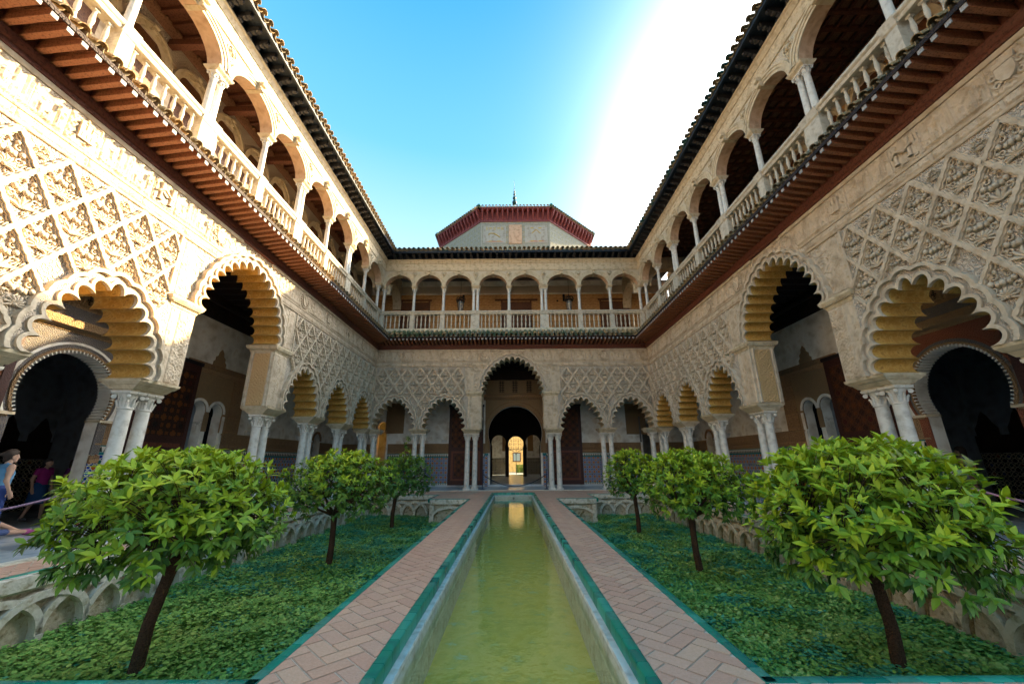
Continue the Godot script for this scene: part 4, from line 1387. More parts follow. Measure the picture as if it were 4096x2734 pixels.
# ------------------------------------------------------------------ galleries behind the arcades
func back_wall(w: Dictionary) -> void:
	var m: float = w.m
	var dz: float = -w.depth
	var far: bool = w.name == "far"
	var t := thing("gallery_back_wall", {"left": "back wall of the left gallery with blue tiles, twin arches and a dark portal", "right": "back wall of the right gallery with tiles, twin arches and a dark portal", "far": "back wall of the far gallery with the tall portal to the dark hall"}[w.name], "wall", w.xf * at(0, 0, dz), "back walls of the lower gallery")
	var ops := []
	var a0 := -10.5
	var a1 := 10.5
	if far:
		ops = [shifted(opening(horseshoe(1.62, 0.6), 4.0), Vector2(0.14, 3.0)), shifted(opening(horseshoe(0.30, 0.12), 4.0), Vector2(-7.85, 3.42)), shifted(opening(horseshoe(0.30, 0.12), 4.0), Vector2(8.0, 3.38))]
	else:
		a0 = minf(3.0 * m, 24.2 * m)
		a1 = maxf(3.0 * m, 24.2 * m)
		ops = [shifted(opening(horseshoe(1.05, 0.5), 4.0), Vector2(9.17 * m, 2.95))]
		for q in [13.18, 13.99]:
			ops.append(shifted(opening(horseshoe(0.33, 0.12), 4.0), Vector2(q * m, 3.08)))
		ops.append(shifted(opening(horseshoe(0.36, 0.12), 4.0), Vector2(21.6 * m, 2.50)))
	var wall := rect(a0, 0.0, a1, 7.3)
	for o in ops:
		wall = Geometry2D.clip_polygons(wall, o)[0]
	var b := MB.new()
	b.extrude(wall, -0.32, 0.0)
	add("plaster", b.mesh(), M.plaster, t)
	var cuts := []      # the stretches of dado between doors
	if far:
		cuts = [[-10.5, -8.25], [-7.45, -1.62], [1.9, 7.6], [8.4, 10.5]]
	else:
		cuts = [[3.0, 8.2], [10.14, 12.8], [14.4, 21.15], [22.05, 24.2]]
	for c in cuts:
		var c0: float = minf(c[0] * m, c[1] * m)
		var c1: float = maxf(c[0] * m, c[1] * m)
		add("tile_dado", boxm(Vector3(c0, 0.22, 0.001), Vector3(c1, 1.62, 0.02)), M.dado, t)
		var bb := MB.new()
		bb.box(Vector3(c0, 0.0, 0.001), Vector3(c1, 0.10, 0.024))
		bb.box(Vector3(c0, 0.19, 0.001), Vector3(c1, 0.22, 0.024))
		bb.box(Vector3(c0, 1.62, 0.001), Vector3(c1, 1.69, 0.024))
		bb.box(Vector3(c0, 1.83, 0.001), Vector3(c1, 1.86, 0.03))
		add("tile_border", bb.mesh(), M.dado_band, t)
		add("tile_border", boxm(Vector3(c0, 1.69, 0.001), Vector3(c1, 1.83, 0.018)), M.dado_white, t)
		add("tile_border", boxm(Vector3(c0, 0.10, 0.001), Vector3(c1, 0.19, 0.018)), M.dado_white, t)
		var mb := MB.new()
		var n := int((c1 - c0) / 0.13)
		for k in n:
			var x := c0 + (k + 0.5) * (c1 - c0) / n
			mb.extrude(PackedVector2Array([Vector2(x - 0.055, 1.695), Vector2(x + 0.055, 1.695), Vector2(x + 0.03, 1.75), Vector2(x + 0.02, 1.79), Vector2(x, 1.825), Vector2(x - 0.02, 1.79), Vector2(x - 0.03, 1.75)]), 0.018, 0.022, Transform3D(), true, false)
			mb.box(Vector3(x - 0.03, 0.115, 0.017), Vector3(x + 0.03, 0.175, 0.022))
		var mm := add("merlon_tiles", mb.mesh(), M.dado_black, t)
		mm.set_meta("kind", "stuff")
		add("stucco_frieze", boxm(Vector3(c0, 1.861, 0.001), Vector3(c1, 2.36, 0.03)), M.old_stucco, t)
		var fm := MB.new()
		fm.moulding([Vector2(0.001, 2.36), Vector2(0.05, 2.36), Vector2(0.06, 2.40), Vector2(0.04, 2.42), Vector2(0.001, 2.43)], c0, c1)
		fm.moulding([Vector2(0.001, 1.862), Vector2(0.045, 1.862), Vector2(0.045, 1.90), Vector2(0.001, 1.91)], c0, c1)
		add("frieze_moulding", fm.mesh(), M.old_stucco_scroll, t)
	var wf := MB.new()
	wf.box(Vector3(a0, 6.30, 0.001), Vector3(a1, 7.20, 0.05))
	add("wooden_frieze", wf.mesh(), M.dark_wood, t)
	var wm := MB.new()
	wm.moulding([Vector2(0.05, 6.22), Vector2(0.09, 6.24), Vector2(0.09, 6.33), Vector2(0.05, 6.34)], a0, a1)
	wm.moulding([Vector2(0.05, 6.78), Vector2(0.12, 6.80), Vector2(0.14, 6.90), Vector2(0.05, 6.92)], a0, a1)
	wm.moulding([Vector2(0.05, 7.12), Vector2(0.16, 7.14), Vector2(0.20, 7.24), Vector2(0.05, 7.25)], a0, a1)
	for k in int((a1 - a0) / 0.5):   # interlaced battens on the frieze
		var x := a0 + 0.25 + k * 0.5
		for s in [-1.0, 1.0]:
			wm.box(Vector3(-0.02, -0.24, 0.05), Vector3(0.02, 0.24, 0.075), Transform3D(Basis(Vector3.BACK, s * 0.78), Vector3(x, 6.55, 0)))
	add("frieze_battens", wm.mesh(), M.dark_wood, t)
	if far:
		far_portal(t, ops[0])
		for q in [[-7.13, 3.03, 4.85, 1.1], [7.42, 2.9, 4.72, 1.2]]:
			var pm := relief(q[3], q[2] - q[1], 0.03, arab, 0.9, 0.04)
			add("stucco_panel", pm, M.old_stucco_scroll, t, at(q[0] - q[3] / 2, q[1], 0.002))
		for q in [-7.85, 8.0]:
			add("doorway_frame", boxm(Vector3(q - 0.42, 2.45, 0.001), Vector3(q - 0.32, 3.95, 0.03)), M.blue_stucco, t)
	else:
		side_portal(t, ops[0], m, w.name)
		# stucco field round the twin arches, with a stepped crest
		var f := rect(minf(12.35 * m, 15.28 * m), 2.43, maxf(12.35 * m, 15.28 * m), 4.7)
		for o in [ops[1], ops[2]]:
			for p in Geometry2D.clip_polygons(f, o):
				f = p
				break
		var fb := MB.new()
		fb.extrude(f, 0.001, 0.035, Transform3D(), true, false)
		add("stucco_field", fb.mesh(), M.old_stucco_scroll, t)
		var bd := MB.new()
		for q in [[12.35, 15.28, 4.35, 4.7], [14.6, 15.28, 2.43, 4.35]]:
			bd.box(Vector3(minf(q[0] * m, q[1] * m), q[2], 0.034), Vector3(maxf(q[0] * m, q[1] * m), q[3], 0.05))
		add("stucco_border", bd.mesh(), M.old_stucco, t)
		var cr := MB.new()
		cr.extrude(PackedVector2Array([Vector2(-0.3, 0), Vector2(0.3, 0), Vector2(0.3, 0.14), Vector2(0.22, 0.2), Vector2(0.22, 0.32), Vector2(0.12, 0.38), Vector2(0.1, 0.5), Vector2(0, 0.62), Vector2(-0.1, 0.5), Vector2(-0.12, 0.38), Vector2(-0.22, 0.32), Vector2(-0.22, 0.2), Vector2(-0.3, 0.14)]), 0.001, 0.035, Transform3D(), true, false)
		add("stepped_crest", cr.mesh(), M.old_stucco_scroll, t, at(13.7 * m, 4.7, 0))
		for q in [13.18, 13.99]:
			var rb := MB.new()
			for p in ring(opening(horseshoe(0.33, 0.12), 4.0), 0.0, 0.09):
				rb.extrude(p, 0.03, 0.06, Transform3D(), true, false)
			add("arch_moulding", rb.mesh(), M.plaster, t, at(q * m, 3.08, 0))
		add("window_surround", boxm(Vector3(minf(14.33 * m, 14.45 * m), 0, 0.001), Vector3(maxf(14.33 * m, 14.45 * m), 3.0, 0.05)), M.plaster, t)
		var rb2 := MB.new()
		for p in ring(opening(horseshoe(0.36, 0.12), 4.0), 0.0, 0.12):
			rb2.extrude(p, 0.0, 0.05, Transform3D(), true, false)
		add("arch_moulding", rb2.mesh(), M.old_stucco, t, at(21.6 * m, 2.5, 0))
		add("stucco_panel", relief(1.5, 2.0, 0.03, arab, 0.9, 0.04), M.old_stucco, t, at(21.6 * m - 0.75, 2.62, 0.002)) if false else null
	# the wall lamps, signs and rooms
	var room := MB.new()
	if not far:
		var cd := column_parts(2.45, 0.085, 0.3)
		column("window_column", cd, w.xf * at(13.585 * m, 0.0, dz - 0.16), "thin dark column between the twin arches in the %s gallery" % w.name, "columns of the twin arches")
		for q in [[19.7, "middle"], [17.0, "nearer"], [23.4, "farthest"]]:
			sconce(w.xf * at(q[0] * m, 2.55, dz), "%s white bowl lamp on the %s gallery's back wall" % [q[1], w.name])
		sign_plate(w.xf * at(15.9 * m, 2.52, dz), "small white sign beside the stucco panel, %s gallery" % w.name)
	else:
		sign_plate(w.xf * at(-4.1, 2.58, dz), "small white sign on the far gallery's wall, left of the portal")

func sconce(xf: Transform3D, label: String) -> void:
	var b := MB.new()
	b.lathe([Vector2(0.02, -0.14), Vector2(0.07, -0.12), Vector2(0.15, -0.02), Vector2(0.19, 0.06), Vector2(0.20, 0.06), Vector2(0.20, 0.085), Vector2(0.17, 0.085), Vector2(0.12, 0.0)], 16, at(0, 0, 0.02), PI, -PI / 2)
	var o := add("wall_lamp", b.mesh(), M.lamp_white, self, xf)
	meta(o, label, "wall lamp", "white wall lamps of the galleries")
	add("back_plate", boxm(Vector3(-0.21, -0.02, 0.002), Vector3(0.21, 0.09, 0.022)), M.lamp_white, o)

func sign_plate(xf: Transform3D, label: String) -> void:
	var o := add("sign", boxm(Vector3(-0.17, -0.075, 0.002), Vector3(0.17, 0.075, 0.02)), M.sign_white, self, xf)
	meta(o, label, "sign", "small white wall signs")
	var f := MB.new()
	for q in [[-0.17, -0.075, 0.17, -0.06], [-0.17, 0.06, 0.17, 0.075], [-0.17, -0.06, -0.155, 0.06], [0.155, -0.06, 0.17, 0.06]]:
		f.box(Vector3(q[0], q[1], 0.02), Vector3(q[2], q[3], 0.027))
	add("frame", f.mesh(), M.stucco, o)

func side_portal(t: Node3D, op: PackedVector2Array, m: float, side: String) -> void:
	var c := 9.17 * m
	var tint: Material = M.blue_stucco if side == "left" else M.red_stucco
	var f := MB.new()
	f.extrude(Geometry2D.clip_polygons(rect(c - 1.13, 1.62, c + 1.13, 4.4), op)[0], 0.001, 0.04, Transform3D(), true, false)
	add("portal_stucco", f.mesh(), tint, t)
	var o := opening(horseshoe(1.05, 0.5), 4.0)
	var mats := [M.old_stucco_scroll, M.blue_stucco, M.plaster if side == "left" else M.red_stucco]
	var k := 0
	for lay in [[0.0, 0.06, 0.09], [0.06, 0.14, 0.06], [0.14, 0.20, 0.08]]:
		var rb := MB.new()
		for p in Geometry2D.clip_polygons(Geometry2D.intersect_polygons(Geometry2D.offset_polygon(o, lay[1], Geometry2D.JOIN_ROUND)[0], rect(-3, -0.5, 3, 3))[0], o if lay[0] == 0.0 else Geometry2D.offset_polygon(o, lay[0], Geometry2D.JOIN_ROUND)[0]):
			rb.extrude(p, 0.0, lay[2], Transform3D(), true, false)
		add("arch_moulding", rb.mesh(), mats[k], t, at(c, 2.95, 0))
		k += 1
	var teeth := MB.new()
	for i in 50:
		var a := lerpf(-0.45, PI + 0.45, i / 49.0)
		teeth.box(Vector3(1.0, -0.012, -0.3), Vector3(1.06, 0.012, 0.10), Transform3D(Basis(Vector3.BACK, a), Vector3(c, 2.95, 0)))
	meta(add("arch_teeth", teeth.mesh(), M.plaster, t), "", "", "", "stuff")
	for s in [-1.0, 1.0]:
		add("jamb_tiles", boxm(Vector3(c + s * 1.03 - 0.11, 0.0, 0.021), Vector3(c + s * 1.03 + 0.11, 1.42, 0.05)), M.dado, t)
		add("jamb_panel", boxm(Vector3(c + s * 1.03 - 0.12, 1.42, 0.03), Vector3(c + s * 1.03 + 0.12, 1.60, 0.07)), M.old_stucco, t)
		add("impost", boxm(Vector3(c + s * 1.05 - 0.17, 2.40, -0.3), Vector3(c + s * 1.05 + 0.17, 2.46, 0.09)), M.pale_stone, t)
	var bm := MB.new()
	bm.moulding([Vector2(0.001, 4.40), Vector2(0.06, 4.40), Vector2(0.08, 4.46), Vector2(0.20, 4.50), Vector2(0.20, 4.66), Vector2(0.16, 4.70), Vector2(0.001, 4.72)], c - 1.3, c + 1.3)
	add("lintel_beam", bm.mesh(), M.old_stucco_scroll, t)
	add("tile_band", boxm(Vector3(c - 1.2, 4.72, 0.001), Vector3(c + 1.2, 5.0, 0.06)), M.blue_stucco, t)
	add("stucco_field", boxm(Vector3(c - 1.2, 5.0, 0.001), Vector3(c + 1.2, 6.2, 0.02)), M.old_stucco_scroll, t)
	for q in [-0.8, 0.0, 0.8]:
		lattice_window(t, c + q, 5.1, 0.6, 0.95)

func lattice_window(t: Node3D, x: float, y: float, wd: float, h: float) -> void:   # a star-pierced stucco screen over a dark opening
	var key := "lw%.2f%.2f" % [wd, h]
	if not cache.has(key):
		var b := MB.new()
		b.box(Vector3(-wd / 2, 0, 0.02), Vector3(-wd / 2 + 0.05, h, 0.07))
		b.box(Vector3(wd / 2 - 0.05, 0, 0.02), Vector3(wd / 2, h, 0.07))
		b.box(Vector3(-wd / 2 + 0.05, 0, 0.02), Vector3(wd / 2 - 0.05, 0.05, 0.07))
		b.box(Vector3(-wd / 2 + 0.05, h - 0.05, 0.02), Vector3(wd / 2 - 0.05, h, 0.07))
		var st := 0.15
		for j in int(h / st):
			for i in int(wd / st):
				var c := Vector3((i + 0.5) * st - int(wd / st) * st / 2, (j + 0.5) * st + (h - int(h / st) * st) / 2, 0.045)
				for k in 4:
					b.box(Vector3(-st * 0.54, -0.008, -0.012 - 0.001 * k), Vector3(st * 0.54, 0.008, 0.012 + 0.001 * k), Transform3D(Basis(Vector3.BACK, PI / 4 * k), c))
		cache[key] = b.mesh()
		cache[key + "b"] = boxm(Vector3(-wd / 2 + 0.04, 0.04, 0.021), Vector3(wd / 2 - 0.04, h - 0.04, 0.026))
	var o := add("lattice_window", cache[key], M.old_stucco_scroll, t, at(x, y, 0))
	add("dark_opening", cache[key + "b"], M.void, o)

func far_portal(t: Node3D, op: PackedVector2Array) -> void:
	var c := 0.14
	var f := MB.new()
	f.extrude(Geometry2D.clip_polygons(rect(c - 1.80, 1.87, c + 1.80, 5.0), op)[0], 0.001, 0.04, Transform3D(), true, false)
	add("portal_stucco", f.mesh(), M.old_stucco_scroll, t)
	var o := opening(horseshoe(1.62, 0.6), 4.0)
	var k := 0
	for lay in [[0.0, 0.09, 0.10], [0.09, 0.22, 0.06], [0.22, 0.30, 0.09]]:
		var rb := MB.new()
		for p in Geometry2D.clip_polygons(Geometry2D.intersect_polygons(Geometry2D.offset_polygon(o, lay[1], Geometry2D.JOIN_ROUND)[0], rect(-1.795, -0.6, 1.795, 3))[0], o if lay[0] == 0.0 else Geometry2D.offset_polygon(o, lay[0], Geometry2D.JOIN_ROUND)[0]):
			rb.extrude(p, 0.0, lay[2], Transform3D(), true, false)
		add("arch_moulding", rb.mesh(), [M.old_stucco, M.old_stucco_scroll, M.old_stucco][k], t, at(c, 3.0, 0))
		k += 1
	for s in [-1.0, 1.0]:
		add("jamb_tiles", boxm(Vector3(c + s * 1.71 - 0.10, 0.0, 0.021), Vector3(c + s * 1.71 + 0.10, 1.72, 0.05)), M.dado, t)
		add("jamb_border", boxm(Vector3(c + s * 1.71 - 0.11, 1.72, 0.021), Vector3(c + s * 1.71 + 0.11, 1.86, 0.055)), M.dado_band, t)
		add("jamb_stucco", boxm(Vector3(c + s * 1.55 - 0.06 + s * 0.02, 1.87, -0.3), Vector3(c + s * 1.55 + 0.06 + s * 0.02, 2.40, 0.06)), M.old_stucco, t)
	var bm := MB.new()
	bm.moulding([Vector2(0.001, 5.0), Vector2(0.08, 5.02), Vector2(0.10, 5.10), Vector2(0.16, 5.14), Vector2(0.16, 5.28), Vector2(0.10, 5.34), Vector2(0.001, 5.36)], c - 1.9, c + 1.9)
	add("lintel_beam", bm.mesh(), M.old_stucco, t)
	add("stucco_field", boxm(Vector3(c - 1.9, 5.36, 0.001), Vector3(c + 1.9, 6.28, 0.02)), M.old_stucco_scroll, t)
	for q in [-0.82, 0.0, 0.88]:
		lattice_window(t, c + q, 5.40, 0.45, 0.85)

func door_leaf(xf: Transform3D, wd: float, h: float, pm: Material, label: String) -> void:
	var t := thing("door_leaf", label, "door", xf, "tall folded-back door leaves of the portals")
	var b := MB.new()
	for q in [[-wd / 2, 0.06, -wd / 2 + 0.16, h], [wd / 2 - 0.16, 0.06, wd / 2, h], [-wd / 2 + 0.16, 0.06, wd / 2 - 0.16, 0.30], [-wd / 2 + 0.16, 1.95, wd / 2 - 0.16, 2.16], [-wd / 2 + 0.16, h - 0.22, wd / 2 - 0.16, h]]:
		b.box(Vector3(q[0], q[1], 0), Vector3(q[2], q[3], 0.07))
	add("frame", b.mesh(), M.door_frame, t)
	add("painted_panel", boxm(Vector3(-wd / 2 + 0.16, 2.16, 0.01), Vector3(wd / 2 - 0.16, h - 0.22, 0.055)), pm, t)
	add("lower_panel", boxm(Vector3(-wd / 2 + 0.16, 0.30, 0.01), Vector3(wd / 2 - 0.16, 1.95, 0.05)), M.board_wood, t)
	var l := MB.new()
	for q in [[-wd / 2 + 0.3, 0.42, -wd / 2 + 0.36, 1.83], [wd / 2 - 0.36, 0.42, wd / 2 - 0.3, 1.83], [-wd / 2 + 0.36, 0.42, wd / 2 - 0.36, 0.48], [-wd / 2 + 0.36, 1.77, wd / 2 - 0.36, 1.83]]:
		l.box(Vector3(q[0], q[1], 0.05), Vector3(q[2], q[3], 0.066))
	add("panel_moulding", l.mesh(), M.door_frame, t)
	add("inner_panel", boxm(Vector3(-wd / 2 + 0.37, 0.49, 0.05), Vector3(wd / 2 - 0.37, 1.76, 0.056)), M.door_brown, t)
	add("top_rail", boxm(Vector3(-wd / 2 - 0.04, h, -0.02), Vector3(wd / 2 + 0.04, h + 0.12, 0.10)), M.door_dark, t)

func galleries(ws: Array) -> void:
	var cd := column_parts(2.5, 0.125, 0.32)
	var ud := column_parts(1.25, 0.078, 0.16)
	for w in ws:
		lower_wall(w)
	for w in ws:
		lower_columns(w, cd)
	for w in ws:
		eave_lower(w)
		balcony(w)
		upper_wall(w, ud)
		eave_upper(w)
		back_wall(w)
	for w in ws:
		var m: float = w.m
		var dz: float = -w.depth
		if w.name != "far":
			door_leaf(w.xf * at(11.83 * m, 0.04, dz + 0.07), 1.95, 4.45, M.door_painted if w.name == "left" else M.door_brown, "tall %s door leaf beyond the %s portal, beside the twin arches" % ["blue and gold painted" if w.name == "left" else "brown carved", w.name])
			door_leaf(w.xf * at(7.0 * m, 0.04, dz + 0.07), 1.95, 4.45, M.door_painted if w.name == "left" else M.door_brown, "tall %s door leaf on the camera's side of the %s portal" % ["blue and gold painted" if w.name == "left" else "brown carved", w.name])
		else:
			for s in [-1.0, 1.0]:
				door_leaf(w.xf * at(0.14 + s * 2.93, 0.04, dz + 0.07), 2.05, 4.55, M.door_brown, "tall dark door leaf folded back %s of the far portal" % ("left" if s < 0 else "right"))
	# slabs between the storeys, and the ceilings
	for q in [["gallery_ceiling", -10.82, -8.3, 0.5, -24.5], ["gallery_ceiling", 8.3, 10.82, 0.5, -24.5], ["gallery_ceiling", -8.3, 8.3, -21.93, -24.5]]:
		struct(q[0], boxm(Vector3(q[1], 7.25, q[4]), Vector3(q[2], 8.38, q[3])), M.ceiling_dark)
	for w in ws:
		var t := thing("ceiling_beams", "dark wooden ceiling beams over the %s lower gallery" % w.name, "beams", w.xf, "ceiling beams of the lower galleries")
		var lo: float = 3.0 if w.name != "far" else -8.0
		var hi: float = 22.0 if w.name != "far" else 8.0
		var bmesh := boxm(Vector3(-0.05, 7.08, -w.depth + 0.02), Vector3(0.05, 7.249, -0.80))
		for k in int((hi - lo) / 0.5):
			add("beam", bmesh, M.ceiling_dark, t, at((lo + 0.25 + 0.5 * k) * w.m, 0, 0))
		upper_gallery(w)

func upper_gallery(w: Dictionary) -> void:
	var m: float = w.m
	var far: bool = w.name == "far"
	if not cache.has("boss"):
		var bs := MB.new()
		bs.ball(Vector3.ZERO, Vector3(0.05, 0.05, 0.06), 8, 5)
		cache.boss = bs.mesh()
	var dz: float = -w.depth + 0.15 if w.name != "left" else -1.72
	var t := thing("upper_back_wall", {"left": "back wall of the left upper gallery with blind round arches and stucco", "right": "back wall of the right upper gallery under the coffered ceiling", "far": "brick back wall of the far upper gallery with three wooden doors"}[w.name], "wall", w.xf * at(0, 0, dz), "back walls of the upper galleries")
	var a0 := -10.3 if far else minf(2.6 * m, 23.9 * m)
	var a1 := 10.3 if far else maxf(2.6 * m, 23.9 * m)
	add("brickwork", boxm(Vector3(a0, 8.39, -0.3), Vector3(a1, 12.02 if far else 13.3, 0.0)), M.brick if far or w.name == "right" else M.stucco, t)
	if far:
		add("frieze", boxm(Vector3(a0, 12.02, -0.3), Vector3(a1, 12.56, 0.012)), M.stucco_relief, t)
		var b := MB.new()
		b.moulding([Vector2(0.0, 12.56), Vector2(0.06, 12.58), Vector2(0.08, 12.66), Vector2(0.16, 12.74), Vector2(0.18, 12.86), Vector2(0.0, 12.9)], a0, a1)
		b.moulding([Vector2(0.0, 11.96), Vector2(0.04, 11.97), Vector2(0.05, 12.03), Vector2(0.0, 12.05)], a0, a1)
		add("cornice", b.mesh(), M.plaster, t)
		for q in [[-6.33, 0.85, 1.05], [0.28, 0.9, 1.4], [6.7, 0.85, 1.05]]:
			var d := add("door", boxm(Vector3(q[0] - q[1], 8.4, 0.0), Vector3(q[0] + q[1], 11.42, 0.05)), M.brown_wood, t)
			for s in [-1.0, 1.0]:
				for y in [8.6, 9.55, 10.5]:
					var pm := MB.new()
					pm.loft([[0, q[1] / 2 - 0.13, 0.4], [0.02, q[1] / 2 - 0.13, 0.4], [0.03, q[1] / 2 - 0.2, 0.33], [0.035, q[1] / 2 - 0.2, 0.33]], Transform3D(Basis(Vector3(1, 0, 0), Vector3(0, 0, 1), Vector3(0, -1, 0)), Vector3(q[0] + s * q[1] / 2, y + 0.42, 0.05)))
					add("panel", pm.mesh(), M.brown_wood, d)
			var fr := MB.new()
			fr.box(Vector3(q[0] - q[1] - 0.1, 8.4, 0.0), Vector3(q[0] - q[1], 11.5, 0.08))
			fr.box(Vector3(q[0] + q[1], 8.4, 0.0), Vector3(q[0] + q[1] + 0.1, 11.5, 0.08))
			fr.box(Vector3(q[0] - 0.03, 8.4, 0.04), Vector3(q[0] + 0.03, 11.42, 0.07))
			add("frame", fr.mesh(), M.brown_wood, d)
			add("lintel", boxm(Vector3(q[0] - q[2], 11.5, -0.02), Vector3(q[0] + q[2], 11.62, 0.06)), M.brown_wood, t)
			var ar := MB.new()
			for k in 17:      # relieving arch of bricks on end
				var an := lerpf(PI * 0.22, PI * 0.78, k / 16.0)
				ar.box(Vector3(1.25, -0.03, 0.0), Vector3(1.50, 0.03, 0.012), Transform3D(Basis(Vector3.BACK, an), Vector3(q[0], 10.55, 0)))
			add("relieving_arch", ar.mesh(), M.brick, t)
		for q in [[-3.2, 0.075, 11.54, 12.0], [3.42, 0.075, 11.45, 12.0], [2.99, 0.06, 11.43, 11.55]]:
			add("slit_opening", boxm(Vector3(q[0] - q[1], q[2], 0.001), Vector3(q[0] + q[1], q[3], 0.006)), M.void, t)
		for q in [[-3.2, "left"], [3.55, "right"]]:
			lantern(w.xf * at(q[0], 10.2, -1.6), q[1])
	else:
		var n := 14
		for k in n:
			var c: float = (2.95 + 1.46 * k) * m
			if 2.95 + 1.46 * k > 20.6:
				continue
			var op := opening(round_arch(0.50, 0.52), 1.0)
			for lay in [[0.0, 0.13, 0.10], [0.13, 0.20, 0.14]]:
				var rb := MB.new()
				for p in ring(op, lay[0], lay[1]):
					rb.extrude(p, 0.0, lay[2], Transform3D(), true, false)
				add("blind_arch", rb.mesh(), M.pale_stone, t, at(c, 11.45, 0))
			var fb := MB.new()
			fb.extrude(Geometry2D.intersect_polygons(op, rect(-2, -0.9, 2, 2))[0], 0.0, 0.004, Transform3D(), true, false)
			add("arch_infill", fb.mesh(), M.brown_wood, t, at(c, 11.45, 0))
			add("keystone", cache.key, M.pale_stone, t, Transform3D(Basis.from_scale(Vector3(0.8, 0.8, 0.8)), Vector3(c, 11.95, 0.02)))
		var b := MB.new()
		b.box(Vector3(a0, 11.9, 0.0), Vector3(a1, 12.5, 0.012))
		add("frieze", b.mesh(), M.stucco_relief, t)
		var cb := MB.new()
		cb.moulding([Vector2(0.0, 12.5), Vector2(0.06, 12.52), Vector2(0.1, 12.6), Vector2(0.16, 12.66), Vector2(0.16, 12.76), Vector2(0.0, 12.78)], a0, a1)
		add("cornice", cb.mesh(), M.ceiling_pale, t)
		for k in int((a1 - a0) / 0.36):
			add("boss", cache.boss, M.ceiling_pale, t, at(a0 + 0.18 + 0.36 * k, 12.70, 0.16))
	# ceiling
	var ct := thing("gallery_ceiling_frame", {"left": "red brown rafters and tie beams over the left upper gallery", "right": "coffered grid of wooden beams over the right upper gallery", "far": "dark flat wooden ceiling of the far upper gallery"}[w.name], "ceiling", w.xf, "ceilings of the upper galleries")
	var lo := minf(w.from * m, w.to * m) if not far else -10.0
	var hi := maxf(w.from * m, w.to * m) if not far else 10.0
	if not far:
		lo = minf(w.from * m, 21.5 * m)
		hi = maxf(w.from * m, 21.5 * m)
	var D: float = w.depth if w.name != "left" else 1.74
	if far:
		add("ceiling_board", boxm(Vector3(lo, 12.97, -D), Vector3(hi, 13.1, -0.36)), M.ceiling_dark, ct)
		return
	var sl := MB.new()
	sl.moulding([Vector2(-0.36, 12.96), Vector2(-0.36, 13.06), Vector2(-D, 12.88 if w.name == "left" else 13.06), Vector2(-D, 12.78 if w.name == "left" else 12.96)], lo, hi)
	add("ceiling_board", sl.mesh(), M.ceiling_wood if w.name == "left" else M.ceiling_pale, ct)
	if w.name == "left":
		for k in int((w.to - w.from) / 0.36):
			var x: float = (w.from + 0.1 + 0.36 * k) * m
			var b := MB.new()
			b.hexa([Vector3(x - 0.05, 12.84, -0.36), Vector3(x + 0.05, 12.84, -0.36), Vector3(x + 0.05, 12.66, -D), Vector3(x - 0.05, 12.66, -D), Vector3(x - 0.05, 12.955, -0.36), Vector3(x + 0.05, 12.955, -0.36), Vector3(x + 0.05, 12.775, -D), Vector3(x - 0.05, 12.775, -D)])
			add("rafter", b.mesh(), M.ceiling_wood, ct)
		for u in w.up:
			if u[0] > 3.0 and u[0] < 20.0:
				var b := MB.new()
				b.box(Vector3(u[0] - 0.09, 12.20, -D + 0.02), Vector3(u[0] + 0.09, 12.30, -0.33))
				b.box(Vector3(u[0] - 0.07, 12.301, -D + 0.02), Vector3(u[0] + 0.07, 12.42, -0.33))
				add("tie_beam", b.mesh(), M.ceiling_wood, ct)
	else:
		var n := int((w.to - w.from) / 0.44)
		for k in n:
			add("beam", boxm(Vector3(-0.05, 12.84, -D + 0.1), Vector3(0.05, 12.959, -0.36)), M.ceiling_wood, ct, at((w.from + 0.2 + 0.44 * k) * m, 0, 0))
		for k in 7:
			var z := -0.5 - 0.36 * k
			add("cross_beam", boxm(Vector3(lo, 12.865, z - 0.04), Vector3(hi, 12.957, z + 0.04)), M.ceiling_wood, ct)
	# the transverse arch that closes the wing at the corner
	var tr := thing("corner_arch", "moulded transverse arch at the far end of the %s upper gallery" % w.name, "arch", w.xf * Transform3D(Basis(Vector3.UP, -PI / 2 * m), Vector3(21.0 * m, 0, 0)), "transverse arches of the upper galleries")
	var op2 := opening(round_arch(1.12, 1.1), 0.3)
	var cx := -1.62 * m
	var b2 := MB.new()
	b2.extrude(Geometry2D.clip_polygons(rect(cx - 1.3, 11.0, cx + 1.26, 12.95), shifted(op2, Vector2(cx, 11.0)))[0], -0.2, 0.2)
	add("arch_bay", b2.mesh(), M.pale_stone, tr)
	for z in [[-0.26, -0.2], [0.2, 0.26]]:
		var rb := MB.new()
		for p in Geometry2D.intersect_polygons(ring(op2, 0.0, 0.15)[0], rect(-1.3, 0, 1.26, 2)):
			rb.extrude(p, z[0], z[1])
		add("arch_moulding", rb.mesh(), M.pale_stone, tr, at(cx, 11.0, 0))
	var tr2 := thing("corner_arch", "moulded transverse arch across the far upper gallery at its %s end" % w.name, "arch", Transform3D(Basis(Vector3.UP, PI / 2), Vector3(-7.52 * m, 0, -21.15)), "transverse arches of the upper galleries")
	var b3 := MB.new()
	b3.extrude(Geometry2D.clip_polygons(rect(0.36, 10.9, 2.88, 12.95), shifted(op2, Vector2(1.62, 10.9)))[0], -0.2, 0.2)
	add("arch_bay", b3.mesh(), M.pale_stone, tr2)
	for z in [[-0.26, -0.2], [0.2, 0.26]]:
		var rb := MB.new()
		for p in Geometry2D.intersect_polygons(ring(op2, 0.0, 0.15)[0], rect(-1.25, 0, 1.25, 2)):
			rb.extrude(p, z[0], z[1])
		add("arch_moulding", rb.mesh(), M.pale_stone, tr2, at(1.62, 10.9, 0))

